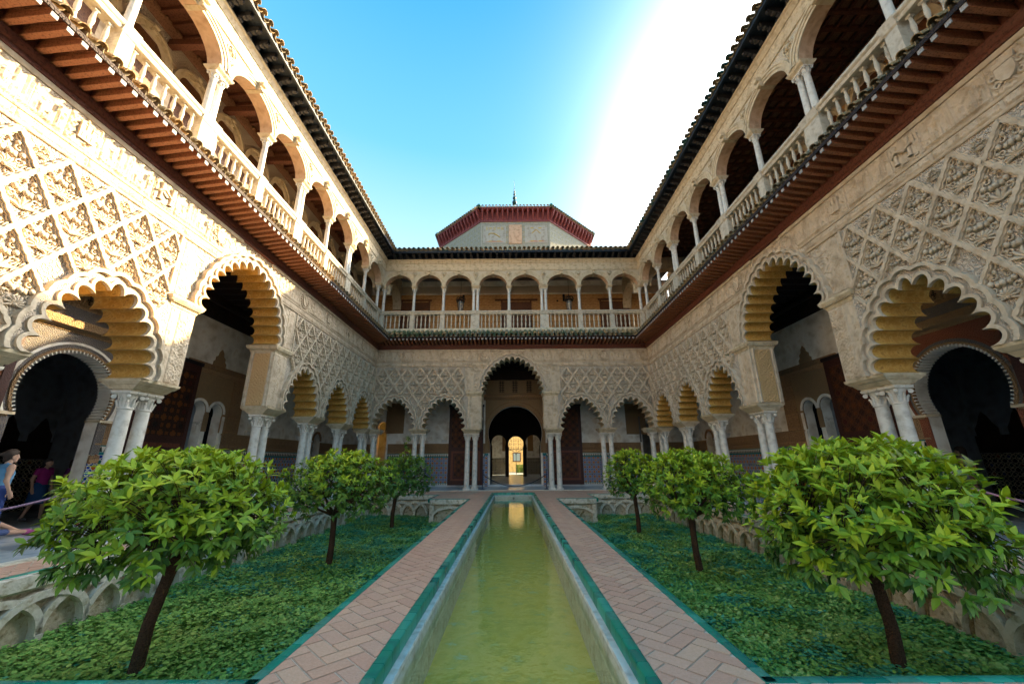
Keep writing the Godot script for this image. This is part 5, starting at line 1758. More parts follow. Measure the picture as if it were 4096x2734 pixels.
func lantern(xf: Transform3D, side: String) -> void:
	var t := thing("crown_lantern", "black iron lantern topped by a crown, hanging %s of the far gallery's middle" % side, "lantern", xf, "crowned iron lanterns of the far gallery")
	var c := MB.new()
	c.lathe([Vector2(0.20, 0.72), Vector2(0.27, 0.74), Vector2(0.27, 0.80), Vector2(0.24, 0.82)], 16)
	for k in 8:
		var a := TAU * k / 8
		var e := Vector3(cos(a), 0, sin(a))
		c.tube([e * 0.26 + Vector3(0, 0.8, 0), e * 0.30 + Vector3(0, 0.93, 0), e * 0.16 + Vector3(0, 1.02, 0), Vector3(0, 0.99, 0)], [0.02], 5)
		c.ball(e * 0.27 + Vector3(0, 0.86, 0), Vector3.ONE * 0.03, 6, 4)
	c.ball(Vector3(0, 1.04, 0), Vector3.ONE * 0.045, 8, 5)
	c.box(Vector3(-0.015, 1.06, -0.015), Vector3(0.015, 1.17, 0.015))
	c.box(Vector3(-0.045, 1.10, -0.014), Vector3(0.045, 1.13, 0.014))
	add("crown", c.mesh(), M.iron, t)
	var b := MB.new()
	for k in 6:
		var a := TAU * k / 6
		var a2 := TAU * (k + 1) / 6
		b.tube([Vector3(0.12 * cos(a), 0, 0.12 * sin(a)), Vector3(0.21 * cos(a), 0.7, 0.21 * sin(a))], [0.014], 5)
		b.tube([Vector3(0.21 * cos(a), 0.7, 0.21 * sin(a)), Vector3(0.21 * cos(a2), 0.7, 0.21 * sin(a2))], [0.014], 5)
		b.tube([Vector3(0.12 * cos(a), 0, 0.12 * sin(a)), Vector3(0.12 * cos(a2), 0, 0.12 * sin(a2))], [0.014], 5)
	b.ball(Vector3(0, -0.05, 0), Vector3(0.06, 0.06, 0.06), 8, 5)
	add("cage", b.mesh(), M.iron, t)
	var g := MB.new()
	g.lathe([Vector2(0.11, 0.01), Vector2(0.20, 0.69)], 6)
	add("glass", g.mesh(), M.lamp_glass, t)
	var ch := MB.new()
	ch.tube([Vector3(0, 1.15, 0), Vector3(0, 2.76, 0)], [0.01], 5)
	add("chain", ch.mesh(), M.iron, t)

# ------------------------------------------------------------------ paving, pool and sunken gardens
func paving(called: String, area: PackedVector2Array, near: int, holes := []) -> void:   # terracotta laid in herringbone at 45 degrees
	var bed := MB.new()
	var flat := Transform3D(Basis(Vector3(1, 0, 0), Vector3(0, 0, -1), Vector3(0, 1, 0)), Vector3.ZERO)   # (x, -z) -> world
	bed.extrude(area, -1.2, -0.006, flat)
	var t := struct(called, bed.mesh(), M.grout)
	var w := 0.148
	var c45 := 0.70711
	var lo := area[0]
	var hi := area[0]
	for p in area:
		lo = lo.min(p)
		hi = hi.max(p)
	var list := []
	var n := int(((hi - lo).length()) / w) + 8
	var ctr := (lo + hi) / 2
	ctr = Vector2(snappedf(ctr.x, w), snappedf(ctr.y, w))
	var gap := 0.004
	for j in range(-n, n):
		for i in range(-n, n):
			var k := posmod(i - j, 4)
			var r: Rect2
			if k == 0:
				r = Rect2(i * w, j * w, 2 * w, w)
			elif k == 2:
				r = Rect2(i * w, (j - 0.0) * w, w, 2 * w)
				# herringbone: horizontals start where i-j = 0, uprights where i-j = 2 (mod 4)
			else:
				continue
			if k == 2:
				r = Rect2(i * w, (j - 1) * w, w, 2 * w)
			r = r.grow(-gap)
			var p := PackedVector2Array()
			for q in [r.position, r.position + Vector2(r.size.x, 0), r.end, r.position + Vector2(0, r.size.y)]:
				p.push_back(Vector2((q.x - q.y) * c45, (q.x + q.y) * c45) + ctr)
			var inb := false
			for q in p:
				if q.x > lo.x and q.x < hi.x and q.y > lo.y and q.y < hi.y:
					inb = true
			if not inb:
				continue
			for cut in Geometry2D.intersect_polygons(p, area):
				var ar := 0.0
				var mid := Vector2.ZERO
				for q in cut.size():
					ar += cut[q].cross(cut[(q + 1) % cut.size()])
					mid += cut[q] / cut.size()
				if absf(ar) > 0.004:
					list.append([Vector2(mid.x, -mid.y).distance_to(Vector2.ZERO), cut, mid, absf(ar)])
	list.sort_custom(func(a, b): return a[0] < b[0])
	var rest := []
	for k in 5:
		rest.append(MB.new())
	for k in list.size():
		var hgt := rng.randf_range(-0.0012, 0.0012)
		var mi: int = rng.randi() % 5
		var b: MB = rest[mi] if k >= near else MB.new()
		var inner := Geometry2D.offset_polygon(list[k][1], -0.004, Geometry2D.JOIN_MITER)
		if inner.is_empty():
			continue
		b.extrude(inner[0], -0.004, hgt, flat, true, false, false)
		if inner[0].size() == list[k][1].size():
			b.extrude(list[k][1], -0.006, hgt - 0.003, flat, false, false, true)
			b.extrude(inner[0], hgt - 0.003, hgt, flat, false, false, true)
		else:
			b.extrude(inner[0], -0.006, hgt, flat, false, false, true)
		if k < near:
			add("tile", b.mesh(), M["terracotta_%d" % mi], t)
	for k in 5:
		if rest[k].v.size():
			meta(add("tiles_beyond", rest[k].mesh(), M["terracotta_%d" % k], t), "", "", "", "stuff")

func kerb_run(t: Node3D, from: Vector2, to: Vector2, wd: float, side: float) -> void:   # a row of green glazed tiles, their outer edge at from-to, (x, z)
	var L := from.distance_to(to)
	var n := maxi(1, roundi(L / 0.2))
	var key := "kt%.3f_%.2f" % [L / n, wd]
	if not cache.has(key):
		var b := MB.new()
		var l := L / n - 0.005
		var p := PackedVector2Array([Vector2(0, -0.13), Vector2(-wd, -0.13), Vector2(-wd, -0.012), Vector2(-wd + 0.005, -0.003), Vector2(-wd + 0.012, 0.003), Vector2(-0.006, 0.003), Vector2(0, -0.002)])
		b.run(p, -l / 2, l / 2)
		cache[key] = b.mesh()
	var d := (to - from) / L
	var X := Vector3(d.x, 0, d.y)
	for k in n:
		var q := from + d * (L * (k + 0.5) / n)
		add("tile", cache[key], [M.green_glaze, M.green_glaze, M.green_glaze_pale, M.green_glaze_worn, M.green_glaze_deep][rng.randi() % 5], t, Transform3D(Basis(X, Vector3.UP, X.cross(Vector3.UP)), Vector3(q.x, 0.002, q.y)))

func ground_works() -> void:
	struct("ground", boxm(Vector3(-400, -2.2, -400), Vector3(400, -1.9, 400)), M.soil)
	rng.seed = 41
	# walks beside the pool (x, -z)
	paving("left_walk", PackedVector2Array([Vector2(-1.68, 2.4), Vector2(-1.0, 2.4), Vector2(-1.0, 16.55), Vector2(-1.68, 16.55)]), 300)
	paving("right_walk", PackedVector2Array([Vector2(1.0, 2.4), Vector2(1.68, 2.4), Vector2(1.68, 16.55), Vector2(1.0, 16.55)]), 300)
	paving("near_walk", PackedVector2Array([Vector2(1.688, 2.35), Vector2(7.28, 2.35), Vector2(7.28, 3.12), Vector2(1.688, 3.12)]), 40)
	paving("near_walk", PackedVector2Array([Vector2(-7.28, 2.35), Vector2(-1.688, 2.35), Vector2(-1.688, 3.12), Vector2(-7.28, 3.12)]), 40)
	paving("far_walk", PackedVector2Array([Vector2(-7.28, 18.7), Vector2(-3.26, 18.7), Vector2(-3.26, 16.56), Vector2(-1.0, 16.56), Vector2(-1.0, 19.66), Vector2(1.0, 19.66), Vector2(1.0, 16.56), Vector2(3.26, 16.56), Vector2(3.26, 18.7), Vector2(7.28, 18.7), Vector2(7.28, 20.85), Vector2(-7.28, 20.85)]), 0)
	paving("side_walk", PackedVector2Array([Vector2(-7.28, 3.13), Vector2(-6.57, 3.13), Vector2(-6.57, 18.69), Vector2(-7.28, 18.69)]), 60)
	paving("side_walk", PackedVector2Array([Vector2(6.17, 3.13), Vector2(7.28, 3.13), Vector2(7.28, 18.69), Vector2(6.17, 18.69)]), 60)
	# marble floor of the galleries with its pale edge
	for q in [["gallery_floor", -15.5, -7.46, 2.0, -24.15], ["gallery_floor", 7.46, 15.5, 2.0, -24.15], ["gallery_floor", -7.46, 7.46, -21.04, -24.15], ["gallery_floor", -4.9, 5.2, -24.152, -44.0]]:
		struct(q[0], boxm(Vector3(q[1], -0.5, q[4]), Vector3(q[2], 0.02 if q[4] > -30 else 0.12, q[3])), M.marble_floor)
	for q in [[-7.46, -7.28, 2.0, -21.04], [7.28, 7.46, 2.0, -21.04], [-7.28, 7.28, -20.86, -21.04]]:
		struct("marble_step", boxm(Vector3(q[0], -0.5, q[3]), Vector3(q[1], 0.026, q[2])), M.white_step)
	pool()
	for s in [-1.0, 1.0]:
		garden(s)

func pool() -> void:
	var t := thing("pool_rim", "green glazed tile rim and pale stone ledge round the long pool", "pool rim")
	var x := 1.0
	var z0 := -2.4
	var z1 := -19.66
	rng.seed = 43
	kerb_run(t, Vector2(-x, z0), Vector2(-x, z1), 0.09, 1)
	kerb_run(t, Vector2(x, z1), Vector2(x, z0), 0.09, 1)
	kerb_run(t, Vector2(-x + 0.092, z1), Vector2(x - 0.092, z1), 0.09, 1)
	var rp := PackedVector2Array([Vector2(0.0, -0.108), Vector2(-0.060, -0.108), Vector2(-0.064, -0.113), Vector2(-0.064, -0.14), Vector2(-0.04, -0.14), Vector2(0.0, -0.17)])
	var lp := PackedVector2Array([Vector2(0, -0.155), Vector2(-0.035, -0.155), Vector2(-0.05, -0.165), Vector2(-0.058, -0.185), Vector2(-0.062, -0.25), Vector2(-0.075, -0.9), Vector2(0, -0.9)])
	for q in [[Vector2(-0.91, z0), Vector2(-0.91, z1)], [Vector2(0.91, z1), Vector2(0.91, z0)], [Vector2(-0.907, z1 + 0.09), Vector2(0.907, z1 + 0.09)]]:
		var d: Vector2 = (q[1] - q[0]).normalized()
		var X := Vector3(d.x, 0, d.y)
		var xf := Transform3D(Basis(X, Vector3.UP, X.cross(Vector3.UP)), Vector3(q[0].x, 0, q[0].y))
		var b := MB.new()
		b.run(rp, 0, q[0].distance_to(q[1]))
		add("ledge", b.mesh(), M.pool_stone, t, xf)
		var c := MB.new()
		c.run(lp, 0, q[0].distance_to(q[1]))
		add("side_wall", c.mesh(), M.pool_wall, t, xf)
	var sp := MB.new()
	sp.lathe([Vector2(0.045, 0), Vector2(0.045, 0.03), Vector2(0.02, 0.035), Vector2(0.02, 0.0)], 12, Transform3D(Basis(Vector3.RIGHT, PI / 2), Vector3(0.02, -0.235, z1 + 0.09 + 0.125)))
	add("spout", sp.mesh(), M.iron, t)
	struct("pool_floor", boxm(Vector3(-0.95, -0.9, z1), Vector3(0.95, -0.62, z0)), M.pool_floor)
	var wb := MB.new()
	wb.quad(Vector3(-0.87, -0.23, z0), Vector3(0.87, -0.23, z0), Vector3(0.87, -0.23, z1 + 0.13), Vector3(-0.87, -0.23, z1 + 0.13))
	struct("water", wb.mesh(), M.water)

func blind_arcade(called: String, label: String, from: Vector2, to: Vector2, face: Vector2, m: Material) -> void:   # low garden wall with interlacing blind arches; (x, z), face: the side it looks to
	var L := from.distance_to(to)
	var d := (to - from) / L
	var X := Vector3(d.x, 0, d.y)
	var Z := Vector3(face.x, 0, face.y)
	if X.cross(Vector3.UP).dot(Z) < 0:
		X = -X
		var sw := from
		from = to
		to = sw
	var t := thing(called, label, "wall", Transform3D(Basis(X, Vector3.UP, Z), Vector3(from.x, 0, from.y)), "low garden walls with blind arches")
	add("wall_body", boxm(Vector3(0, -1.9, -0.3), Vector3(L, -0.008, 0.0)), M.garden_panel, t)
	var tb := MB.new()
	tb.moulding([Vector2(0, -0.20), Vector2(0.09, -0.20), Vector2(0.125, -0.17), Vector2(0.125, -0.01), Vector2(0, -0.01)], 0, L)
	add("top_course", tb.mesh(), m, t)
	var n := maxi(1, roundi(L / 0.58))
	var p := L / n
	var key := "ba%.3f" % p
	if not cache.has(key):
		var q := []
		for fl in 2:      # a pointed rib that spans two bays, so that ribs interlace
			var b := MB.new()
			var o := PackedVector2Array()
			for k in 25:
				var a := PI * k / 24.0
				o.push_back(Vector2(-(p + 0.045) * cos(a), 0.56 * pow(sin(a), 0.85)))
			for k in range(24, -1, -1):
				var a := PI * k / 24.0
				o.push_back(Vector2(-(p - 0.045) * cos(a), 0.46 * pow(sin(a), 0.85)))
			b.extrude(o, 0.0, 0.10 + 0.02 * fl, at(0, -0.80, 0), true, false)
			q.append(b.mesh())
		var pb := MB.new()
		pb.extrude(rect(-0.048, -1.9, 0.048, -0.79), 0.0, 0.125)
		q.append(pb.mesh())
		var hb := MB.new()
		hb.extrude(rect(-0.06, -0.235, 0.06, -0.195), 0.0, 0.08)
		q.append(hb.mesh())
		var rb := MB.new()
		rb.extrude(PackedVector2Array([Vector2(-p * 0.42, -1.9), Vector2(-p * 0.36, -1.9), Vector2(-p * 0.35, -0.85), Vector2(-p * 0.27, -0.62), Vector2(-p * 0.1, -0.50), Vector2(-p * 0.16, -0.44), Vector2(-p * 0.34, -0.58), Vector2(-p * 0.42, -0.82)]), 0.0, 0.012)
		q.append(rb.mesh())
		cache[key] = q
	var c: Array = cache[key]
	for k in n + 1:
		if k > 0 and k < n:
			add("arch_rib", c[k % 2], m, t, at(k * p, 0, 0))
		if k > 0 and k < n:
			add("mullion", c[2], m, t, at(k * p, 0, 0))
			add("block", c[3], m, t, at(k * p, 0, 0))
		if k < n:
			add("mossy_reveal", c[4], M.moss_stone, t, at((k + 0.5) * p, 0, 0.001))
	if L < 2.0:
		add("end_pier", boxm(Vector3(0, -1.9, 0.0), Vector3(0.12, -0.21, 0.10)), m, t)
		add("end_pier", boxm(Vector3(L - 0.12, -1.9, 0.0), Vector3(L, -0.21, 0.10)), m, t)

func garden(s: float) -> void:
	var side := "left" if s < 0 else "right"
	var xo := 6.46 if s < 0 else 6.06
	var m: Material = M.garden_stone if s < 0 else M.garden_stone_warm
	struct("garden_soil", boxm(Vector3(minf(s * 1.6, s * (xo + 0.1)), -1.89, -18.8), Vector3(maxf(s * 1.6, s * (xo + 0.1)), -1.02, -3.0)), M.soil)
	blind_arcade("garden_wall", "long weathered garden wall with blind arches, %s side of the sunken bed" % side, Vector2(s * (xo + 0.02), -3.22), Vector2(s * (xo + 0.02), -18.58), Vector2(-s, 0), m)
	blind_arcade("garden_wall", "garden wall with blind arches at the far end of the %s bed" % side, Vector2(s * 3.24, -18.6), Vector2(s * (xo + 0.02), -18.6), Vector2(0, 1), M.garden_stone)
	blind_arcade("garden_wall", "short garden wall with blind arches stepping in beside the walk, %s bed" % side, Vector2(s * 1.74, -16.46), Vector2(s * 3.18, -16.46), Vector2(0, 1), M.garden_stone)
	struct("bed_wall", boxm(Vector3(minf(s * 3.18, s * 3.25), -1.9, -18.6), Vector3(maxf(s * 3.18, s * 3.25), -0.01, -16.47)), M.garden_stone)
	struct("bed_wall", boxm(Vector3(minf(s * 1.60, s * 1.74), -1.9, -16.46), Vector3(maxf(s * 1.60, s * 1.74), -0.008, -3.13)), M.garden_stone)
	var t := thing("garden_edging", "green glazed tile edging round the %s sunken garden bed" % side, "edging", Transform3D(), "green tile edgings of the garden beds")
	rng.seed = 45 + int(s)
	var path := [Vector2(1.68, -3.12), Vector2(1.68, -16.56), Vector2(3.26, -16.56), Vector2(3.26, -18.7), Vector2(xo + 0.11, -18.7), Vector2(xo + 0.11, -3.12), Vector2(1.68, -3.12)]
	for k in path.size() - 1:
		var a: Vector2 = path[k] * Vector2(s, 1)
		var b: Vector2 = path[k + 1] * Vector2(s, 1)
		if s < 0:
			kerb_run(t, b, a, 0.085, 1)
		else:
			kerb_run(t, a, b, 0.085, 1)
	ground_cover(s, xo)

func ground_cover(s: float, xo: float) -> void:
	rng.seed = 91 + int(s)
	var f := FastNoiseLite.new()
	f.seed = 5
	f.frequency = 0.35
	for kind in 3:
		var b := MB.new()
		b.tint = true
		for k in 18:
			var a := rng.randf() * TAU
			var r := sqrt(rng.randf()) * 0.12
			var base := Vector3(r * cos(a), rng.randf_range(-0.02, 0.07) - r * 0.25, r * sin(a))
			var l := rng.randf_range(0.034, 0.058)
			var an := a + rng.randf_range(-1.2, 1.2)
			var dir := Vector3(cos(an), rng.randf_range(-0.15, 0.45), sin(an)).normalized()
			var sd := dir.cross(Vector3.UP + Vector3(rng.randf_range(-0.4, 0.4), 0, rng.randf_range(-0.2, 0.6))).normalized() * l * 0.42
			var up := sd.cross(dir).normalized()
			b.col = [Color(0.11, 0.27, 0.04), Color(0.20, 0.36, 0.05), Color(0.03, 0.22, 0.11)][kind].lerp([Color(0.26, 0.46, 0.09), Color(0.36, 0.50, 0.13), Color(0.08, 0.36, 0.20)][kind], rng.randf())
			var m1 := base + dir * l * 0.35 + up * l * 0.08
			var m2 := base + dir * l * 0.75 + up * l * 0.06
			var tip := base + dir * l * 1.15
			b.tri(base, m1 + sd, m1 - sd)
			b.quad(m1 + sd, m2 + sd * 0.75, m2 - sd * 0.75, m1 - sd)
			b.tri(m2 + sd * 0.75, tip, m2 - sd * 0.75)
		var mm := MultiMesh.new()
		mm.transform_format = MultiMesh.TRANSFORM_3D
		mm.mesh = b.mesh()
		var tr := []
		var x0 := 1.78
		var area_n := 38000
		for k in area_n:
			var z := -3.25 - 15.2 * pow(rng.randf(), 1.35)
			var x := rng.randf_range(x0, xo - 0.05)
			if z < -16.3 and x < 3.35:
				continue
			var q := f.get_noise_2d(x * 3.0 * s, z * 3.0)
			var pick := 2 if q + rng.randf_range(-0.25, 0.25) - (0.22 if z < -9.5 else -0.12) * (1.0 if s < 0 else 0.6) < -0.26 else (1 if q + rng.randf_range(-0.3, 0.3) > 0.22 else 0)
			if z < -8.0 and rng.randf() < (0.25 if s < 0 else 0.08):
				pick = 2
			if pick != kind:
				continue
			var y := -0.90 + 0.09 * f.get_noise_2d(x * 2.0 * s + 50, z * 2.0) + rng.randf_range(-0.08, 0.05)
			var sc := rng.randf_range(0.75, 1.35)
			tr.append(Transform3D(Basis(Vector3.UP, rng.randf() * TAU).rotated(Vector3.RIGHT, rng.randf_range(-0.25, 0.25)).scaled(Vector3.ONE * sc), Vector3(x * s, y, z)))
		mm.instance_count = tr.size()
		for k in tr.size():
			mm.set_instance_transform(k, tr[k])
		var o := MultiMeshInstance3D.new()
		o.name = numbered("ground_cover")
		o.multimesh = mm
		o.material_override = M.ground_cover
		add_child(o)
		meta(o, "%s leafy ground cover filling the %s garden bed" % [["dense green", "pale green", "bluish green"][kind], "left" if s < 0 else "right"], "ground cover", "", "stuff")

# ------------------------------------------------------------------ rooms behind the portals, and the court beyond
func rooms() -> void:
	for s in [-1.0, 1.0]:
		var nm := "left" if s < 0 else "right"
		var t := thing("dark_room", "unlit room seen through the %s portal, with dark tiles and plaster" % nm, "room", Transform3D(), "dark rooms behind the side portals")
		var X := func(a: float, b: float) -> Vector2: return Vector2(minf(s * a, s * b), maxf(s * a, s * b))
		var q: Vector2 = X.call(10.82, 15.4)
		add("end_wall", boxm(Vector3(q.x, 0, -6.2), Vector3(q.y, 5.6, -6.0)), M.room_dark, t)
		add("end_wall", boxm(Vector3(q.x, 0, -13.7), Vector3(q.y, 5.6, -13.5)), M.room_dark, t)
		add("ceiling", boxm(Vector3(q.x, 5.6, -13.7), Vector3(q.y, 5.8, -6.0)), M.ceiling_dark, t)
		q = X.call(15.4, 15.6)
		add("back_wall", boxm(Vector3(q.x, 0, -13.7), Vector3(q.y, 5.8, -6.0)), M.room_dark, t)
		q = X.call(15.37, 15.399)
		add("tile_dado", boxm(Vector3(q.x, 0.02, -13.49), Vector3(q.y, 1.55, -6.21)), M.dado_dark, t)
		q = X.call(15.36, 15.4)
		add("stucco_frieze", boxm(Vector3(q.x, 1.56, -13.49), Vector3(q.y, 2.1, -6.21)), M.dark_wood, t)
		for k in 8:
			var b := MB.new()
			b.extrude(PackedVector2Array([Vector2(-0.32, 0), Vector2(0.32, 0), Vector2(0.32, 0.22), Vector2(0.2, 0.4), Vector2(0.1, 0.62), Vector2(0, 0.75), Vector2(-0.1, 0.62), Vector2(-0.2, 0.4), Vector2(-0.32, 0.22)]), 0, 0.03)
			add("stepped_merlon", b.mesh(), M.dark_wood, t, Transform3D(Basis(Vector3.UP, -s * PI / 2), Vector3(s * 15.398, 2.1, -6.8 - 0.9 * k)))
	# behind the narrow doors
	for q in [[-7.85, -24.52, "left corner doorway"], [8.0, -24.52, "right corner doorway"]]:
		var b := MB.new()
		b.box(Vector3(q[0] - 1.2, 0.0, -27.0), Vector3(q[0] + 1.2, 4.4, -26.8))
		b.box(Vector3(q[0] - 1.3, 0.0, -26.8), Vector3(q[0] - 1.2, 4.4, q[1]))
		b.box(Vector3(q[0] + 1.2, 0.0, -26.8), Vector3(q[0] + 1.3, 4.4, q[1]))
		b.box(Vector3(q[0] - 1.3, 4.4, -27.0), Vector3(q[0] + 1.3, 4.5, q[1]))
		var o := add("dark_passage", b.mesh(), M.room_dark)
		meta(o, "dark passage behind the narrow %s" % q[2], "passage", "dark passages off the gallery")
	for s in [-1.0, 1.0]:
		for q in [[21.6, 0.9, "horseshoe doorway near the corner"], [13.6, 1.0, "twin arches"]]:
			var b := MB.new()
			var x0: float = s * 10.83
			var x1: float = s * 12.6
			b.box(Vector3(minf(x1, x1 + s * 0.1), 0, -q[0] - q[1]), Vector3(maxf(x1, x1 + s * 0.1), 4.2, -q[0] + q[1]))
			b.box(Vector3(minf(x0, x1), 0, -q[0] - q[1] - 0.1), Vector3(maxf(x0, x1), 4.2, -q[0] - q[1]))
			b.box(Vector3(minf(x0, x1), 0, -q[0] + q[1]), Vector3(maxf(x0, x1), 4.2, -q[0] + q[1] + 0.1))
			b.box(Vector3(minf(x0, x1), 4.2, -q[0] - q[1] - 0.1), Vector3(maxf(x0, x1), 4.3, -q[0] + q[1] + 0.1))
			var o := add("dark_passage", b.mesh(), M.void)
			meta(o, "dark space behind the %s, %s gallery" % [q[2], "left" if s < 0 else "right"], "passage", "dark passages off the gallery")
	hall()

func hall() -> void:
	var t := thing("great_hall", "dark tiled hall behind the far portal, with three horseshoe arches at its end", "hall")
	for s in [-1.0, 1.0]:
		var x: float = 0.14 + s * 4.9
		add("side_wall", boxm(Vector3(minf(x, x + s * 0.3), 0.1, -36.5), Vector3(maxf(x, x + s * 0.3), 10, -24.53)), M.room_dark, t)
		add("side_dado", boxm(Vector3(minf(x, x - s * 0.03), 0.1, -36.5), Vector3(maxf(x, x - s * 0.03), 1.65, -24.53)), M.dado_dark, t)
	add("ceiling", boxm(Vector3(-5.1, 10, -43.5), Vector3(5.4, 10.3, -24.5)), M.ceiling_dark, t)
	var c := 0.24
	var ops := [shifted(opening(horseshoe(0.70, 0.3), 4.0), Vector2(c, 2.88)), shifted(opening(horseshoe(0.66, 0.3), 4.0), Vector2(c - 1.55, 3.02)), shifted(opening(horseshoe(0.66, 0.3), 4.0), Vector2(c + 1.55, 3.02))]
	var wall := rect(-4.76, 0.1, 5.04, 10)
	for o in ops:
		wall = Geometry2D.clip_polygons(wall, o)[0]
	var b := MB.new()
	b.extrude(wall, -0.5, 0.0, at(0, 0, -36.6))
	add("arch_wall", b.mesh(), M.ceiling_dark, t)
	var cb := MB.new()
	for s in [-1.0, 1.0]:
		cb.lathe([Vector2(0.17, 0.12), Vector2(0.17, 0.22), Vector2(0.13, 0.3), Vector2(0.125, 2.2), Vector2(0.16, 2.3), Vector2(0.2, 2.56)], 16, at(c + s * 0.79, 0, -36.45))
	add("columns", cb.mesh(), M.door_dark, t)
	var up := MB.new()
	for k in 3:
		up.box(Vector3(c - 1.75 + 1.35 * k, 5.6, 0.001), Vector3(c - 0.95 + 1.35 * k, 6.9, 0.01), at(0, 0, -36.6))
	add("upper_window", up.mesh(), M.void, t)
	# the room beyond, lighter, with a way out to the sunny court
	var n := thing("garden_room", "paler room beyond the hall, tiled low and open to a sunny court", "room")
	var w2 := Geometry2D.clip_polygons(rect(-4.7, 0.1, 5.0, 6), shifted(opening(horseshoe(0.86, 0.25), 4.0), Vector2(c + 0.05, 3.15)))[0]
	var wb := MB.new()
	wb.extrude(w2, -0.4, 0.0, at(0, 0, -42.4))
	add("end_wall", wb.mesh(), M.plaster, n)
	for q in [[-4.7, c - 0.83], [c + 0.93, 5.0]]:
		add("tile_dado", boxm(Vector3(q[0], 0.1, -42.399), Vector3(q[1], 1.72, -42.37)), M.dado_dark, n)
	for q in [-1.1, 1.55]:
		add("stucco_panel", boxm(Vector3(c + q - 0.28, 2.4, -42.399), Vector3(c + q + 0.28, 4.3, -42.36)), M.old_stucco, n)
	for s in [-1.0, 1.0]:
		var x: float = 0.14 + s * 4.9
		add("side_wall", boxm(Vector3(minf(x, x + s * 0.3), 0.1, -42.8), Vector3(maxf(x, x + s * 0.3), 6, -37.1)), M.plaster, n)
	add("ceiling", boxm(Vector3(-5.1, 6, -42.8), Vector3(5.4, 6.2, -37.1)), M.plaster, n)
	# wrought gate in the opening
	var g := thing("iron_gate", "black wrought iron gate with scrolled fanlight at the end of the hall", "gate", at(c + 0.05, 0.12, -42.55))
	var gb := MB.new()
	gb.tube([Vector3(0, 0, 0), Vector3(0, 2.4, 0)], [0.035], 6)
	gb.tube([Vector3(-0.82, 2.45, 0), Vector3(0.82, 2.45, 0)], [0.035], 6)
	for s in [-1.0, 1.0]:
		var pts := []
		for k in 13:
			var a := PI / 2 * k / 12.0
			pts.append(Vector3(s * (0.82 - 0.82 * sin(a)) , 2.42 - 0.62 * (1.0 - cos(a)) , 0))
		gb.tube(pts, [0.025], 5)
	add("frame", gb.mesh(), M.iron, g)
	var sb := MB.new()
	for k in 7:
		var x := -0.75 + 0.25 * k
		sb.tube([Vector3(x, 2.45, 0), Vector3(x, 3.75, 0)], [0.012], 4)
	for j in 3:
		for k in 4:
			spiral(sb, -0.6 + 0.4 * k, 2.65 + 0.38 * j, 0, 0.16, 0.03, k * PI, 1.4 * (1 if k % 2 else -1), 0.016)
	add("scrolls", sb.mesh(), M.iron, g)
	var yw := add("yellow_building", boxm(Vector3(-9, 0.0, -52.4), Vector3(9, 7.5, -52)), M.yellow_wall)
	meta(yw, "sunny yellow house wall with a small window, beyond the gate", "house")
	var wf := add("window", boxm(Vector3(-0.1, 1.33, -51.999), Vector3(0.95, 2.45, -51.93)), M.brown_wood, yw)
	add("pane", boxm(Vector3(0.02, 1.44, -51.93), Vector3(0.83, 2.34, -51.92)), M.window_glass, wf)
	struct("court_paving", boxm(Vector3(-9, -0.4, -52), Vector3(9, 0.1, -44.0)), M.white_step)
	rng.seed = 12
	var hb := MB.new()
	hb.tint = true
	for k in 2600:
		var p := Vector3(rng.randf_range(0.35, 2.4), rng.randf_range(0.1, 0.95), rng.randf_range(-49.5, -47.5))
		var d := Vector3(rng.randf_range(-1, 1), rng.randf_range(-0.2, 1), rng.randf_range(-0.4, 1)).normalized()
		var e := d.cross(Vector3.UP).normalized() * 0.05
		hb.col = Color(0.07, 0.16, 0.02).lerp(Color(0.2, 0.3, 0.03), rng.randf())
		hb.tri(p, p + d * 0.06 + e, p + d * 0.14)
		hb.tri(p, p + d * 0.14, p + d * 0.06 - e)
	meta(add("clipped_hedge", hb.mesh(), M.leaves), "low clipped green hedge in the sunny court beyond the gate", "hedge")
	# the lit lamp in the left corner doorway
	var lb := MB.new()
	lb.lathe([Vector2(0.02, -0.2), Vector2(0.05, -0.18), Vector2(0.06, 0.18), Vector2(0.02, 0.2)], 10)
	var em := StandardMaterial3D.new()
	em.resource_name = "lamp_glow"
	em.albedo_color = Color(1, 0.75, 0.25)
	em.emission_enabled = true
	em.emission = Color(1.0, 0.66, 0.16)
	em.emission_energy_multiplier = 0.7
	var lo := add("glowing_lamp", lb.mesh(), em, self, at(-7.92, 2.85, -25.6))
	meta(lo, "glowing yellow lamp inside the left corner doorway", "lamp")
	var ol := OmniLight3D.new()
	ol.name = "lamp_light"
	ol.light_color = Color(1.0, 0.7, 0.25)
	ol.light_energy = 0.05
	ol.light_size = 0.08
	ol.omni_range = 8.0
	ol.omni_attenuation = 2.0
	ol.shadow_enabled = true
	ol.position = Vector3(-7.92, 2.85, -25.45)
	add_child(ol)

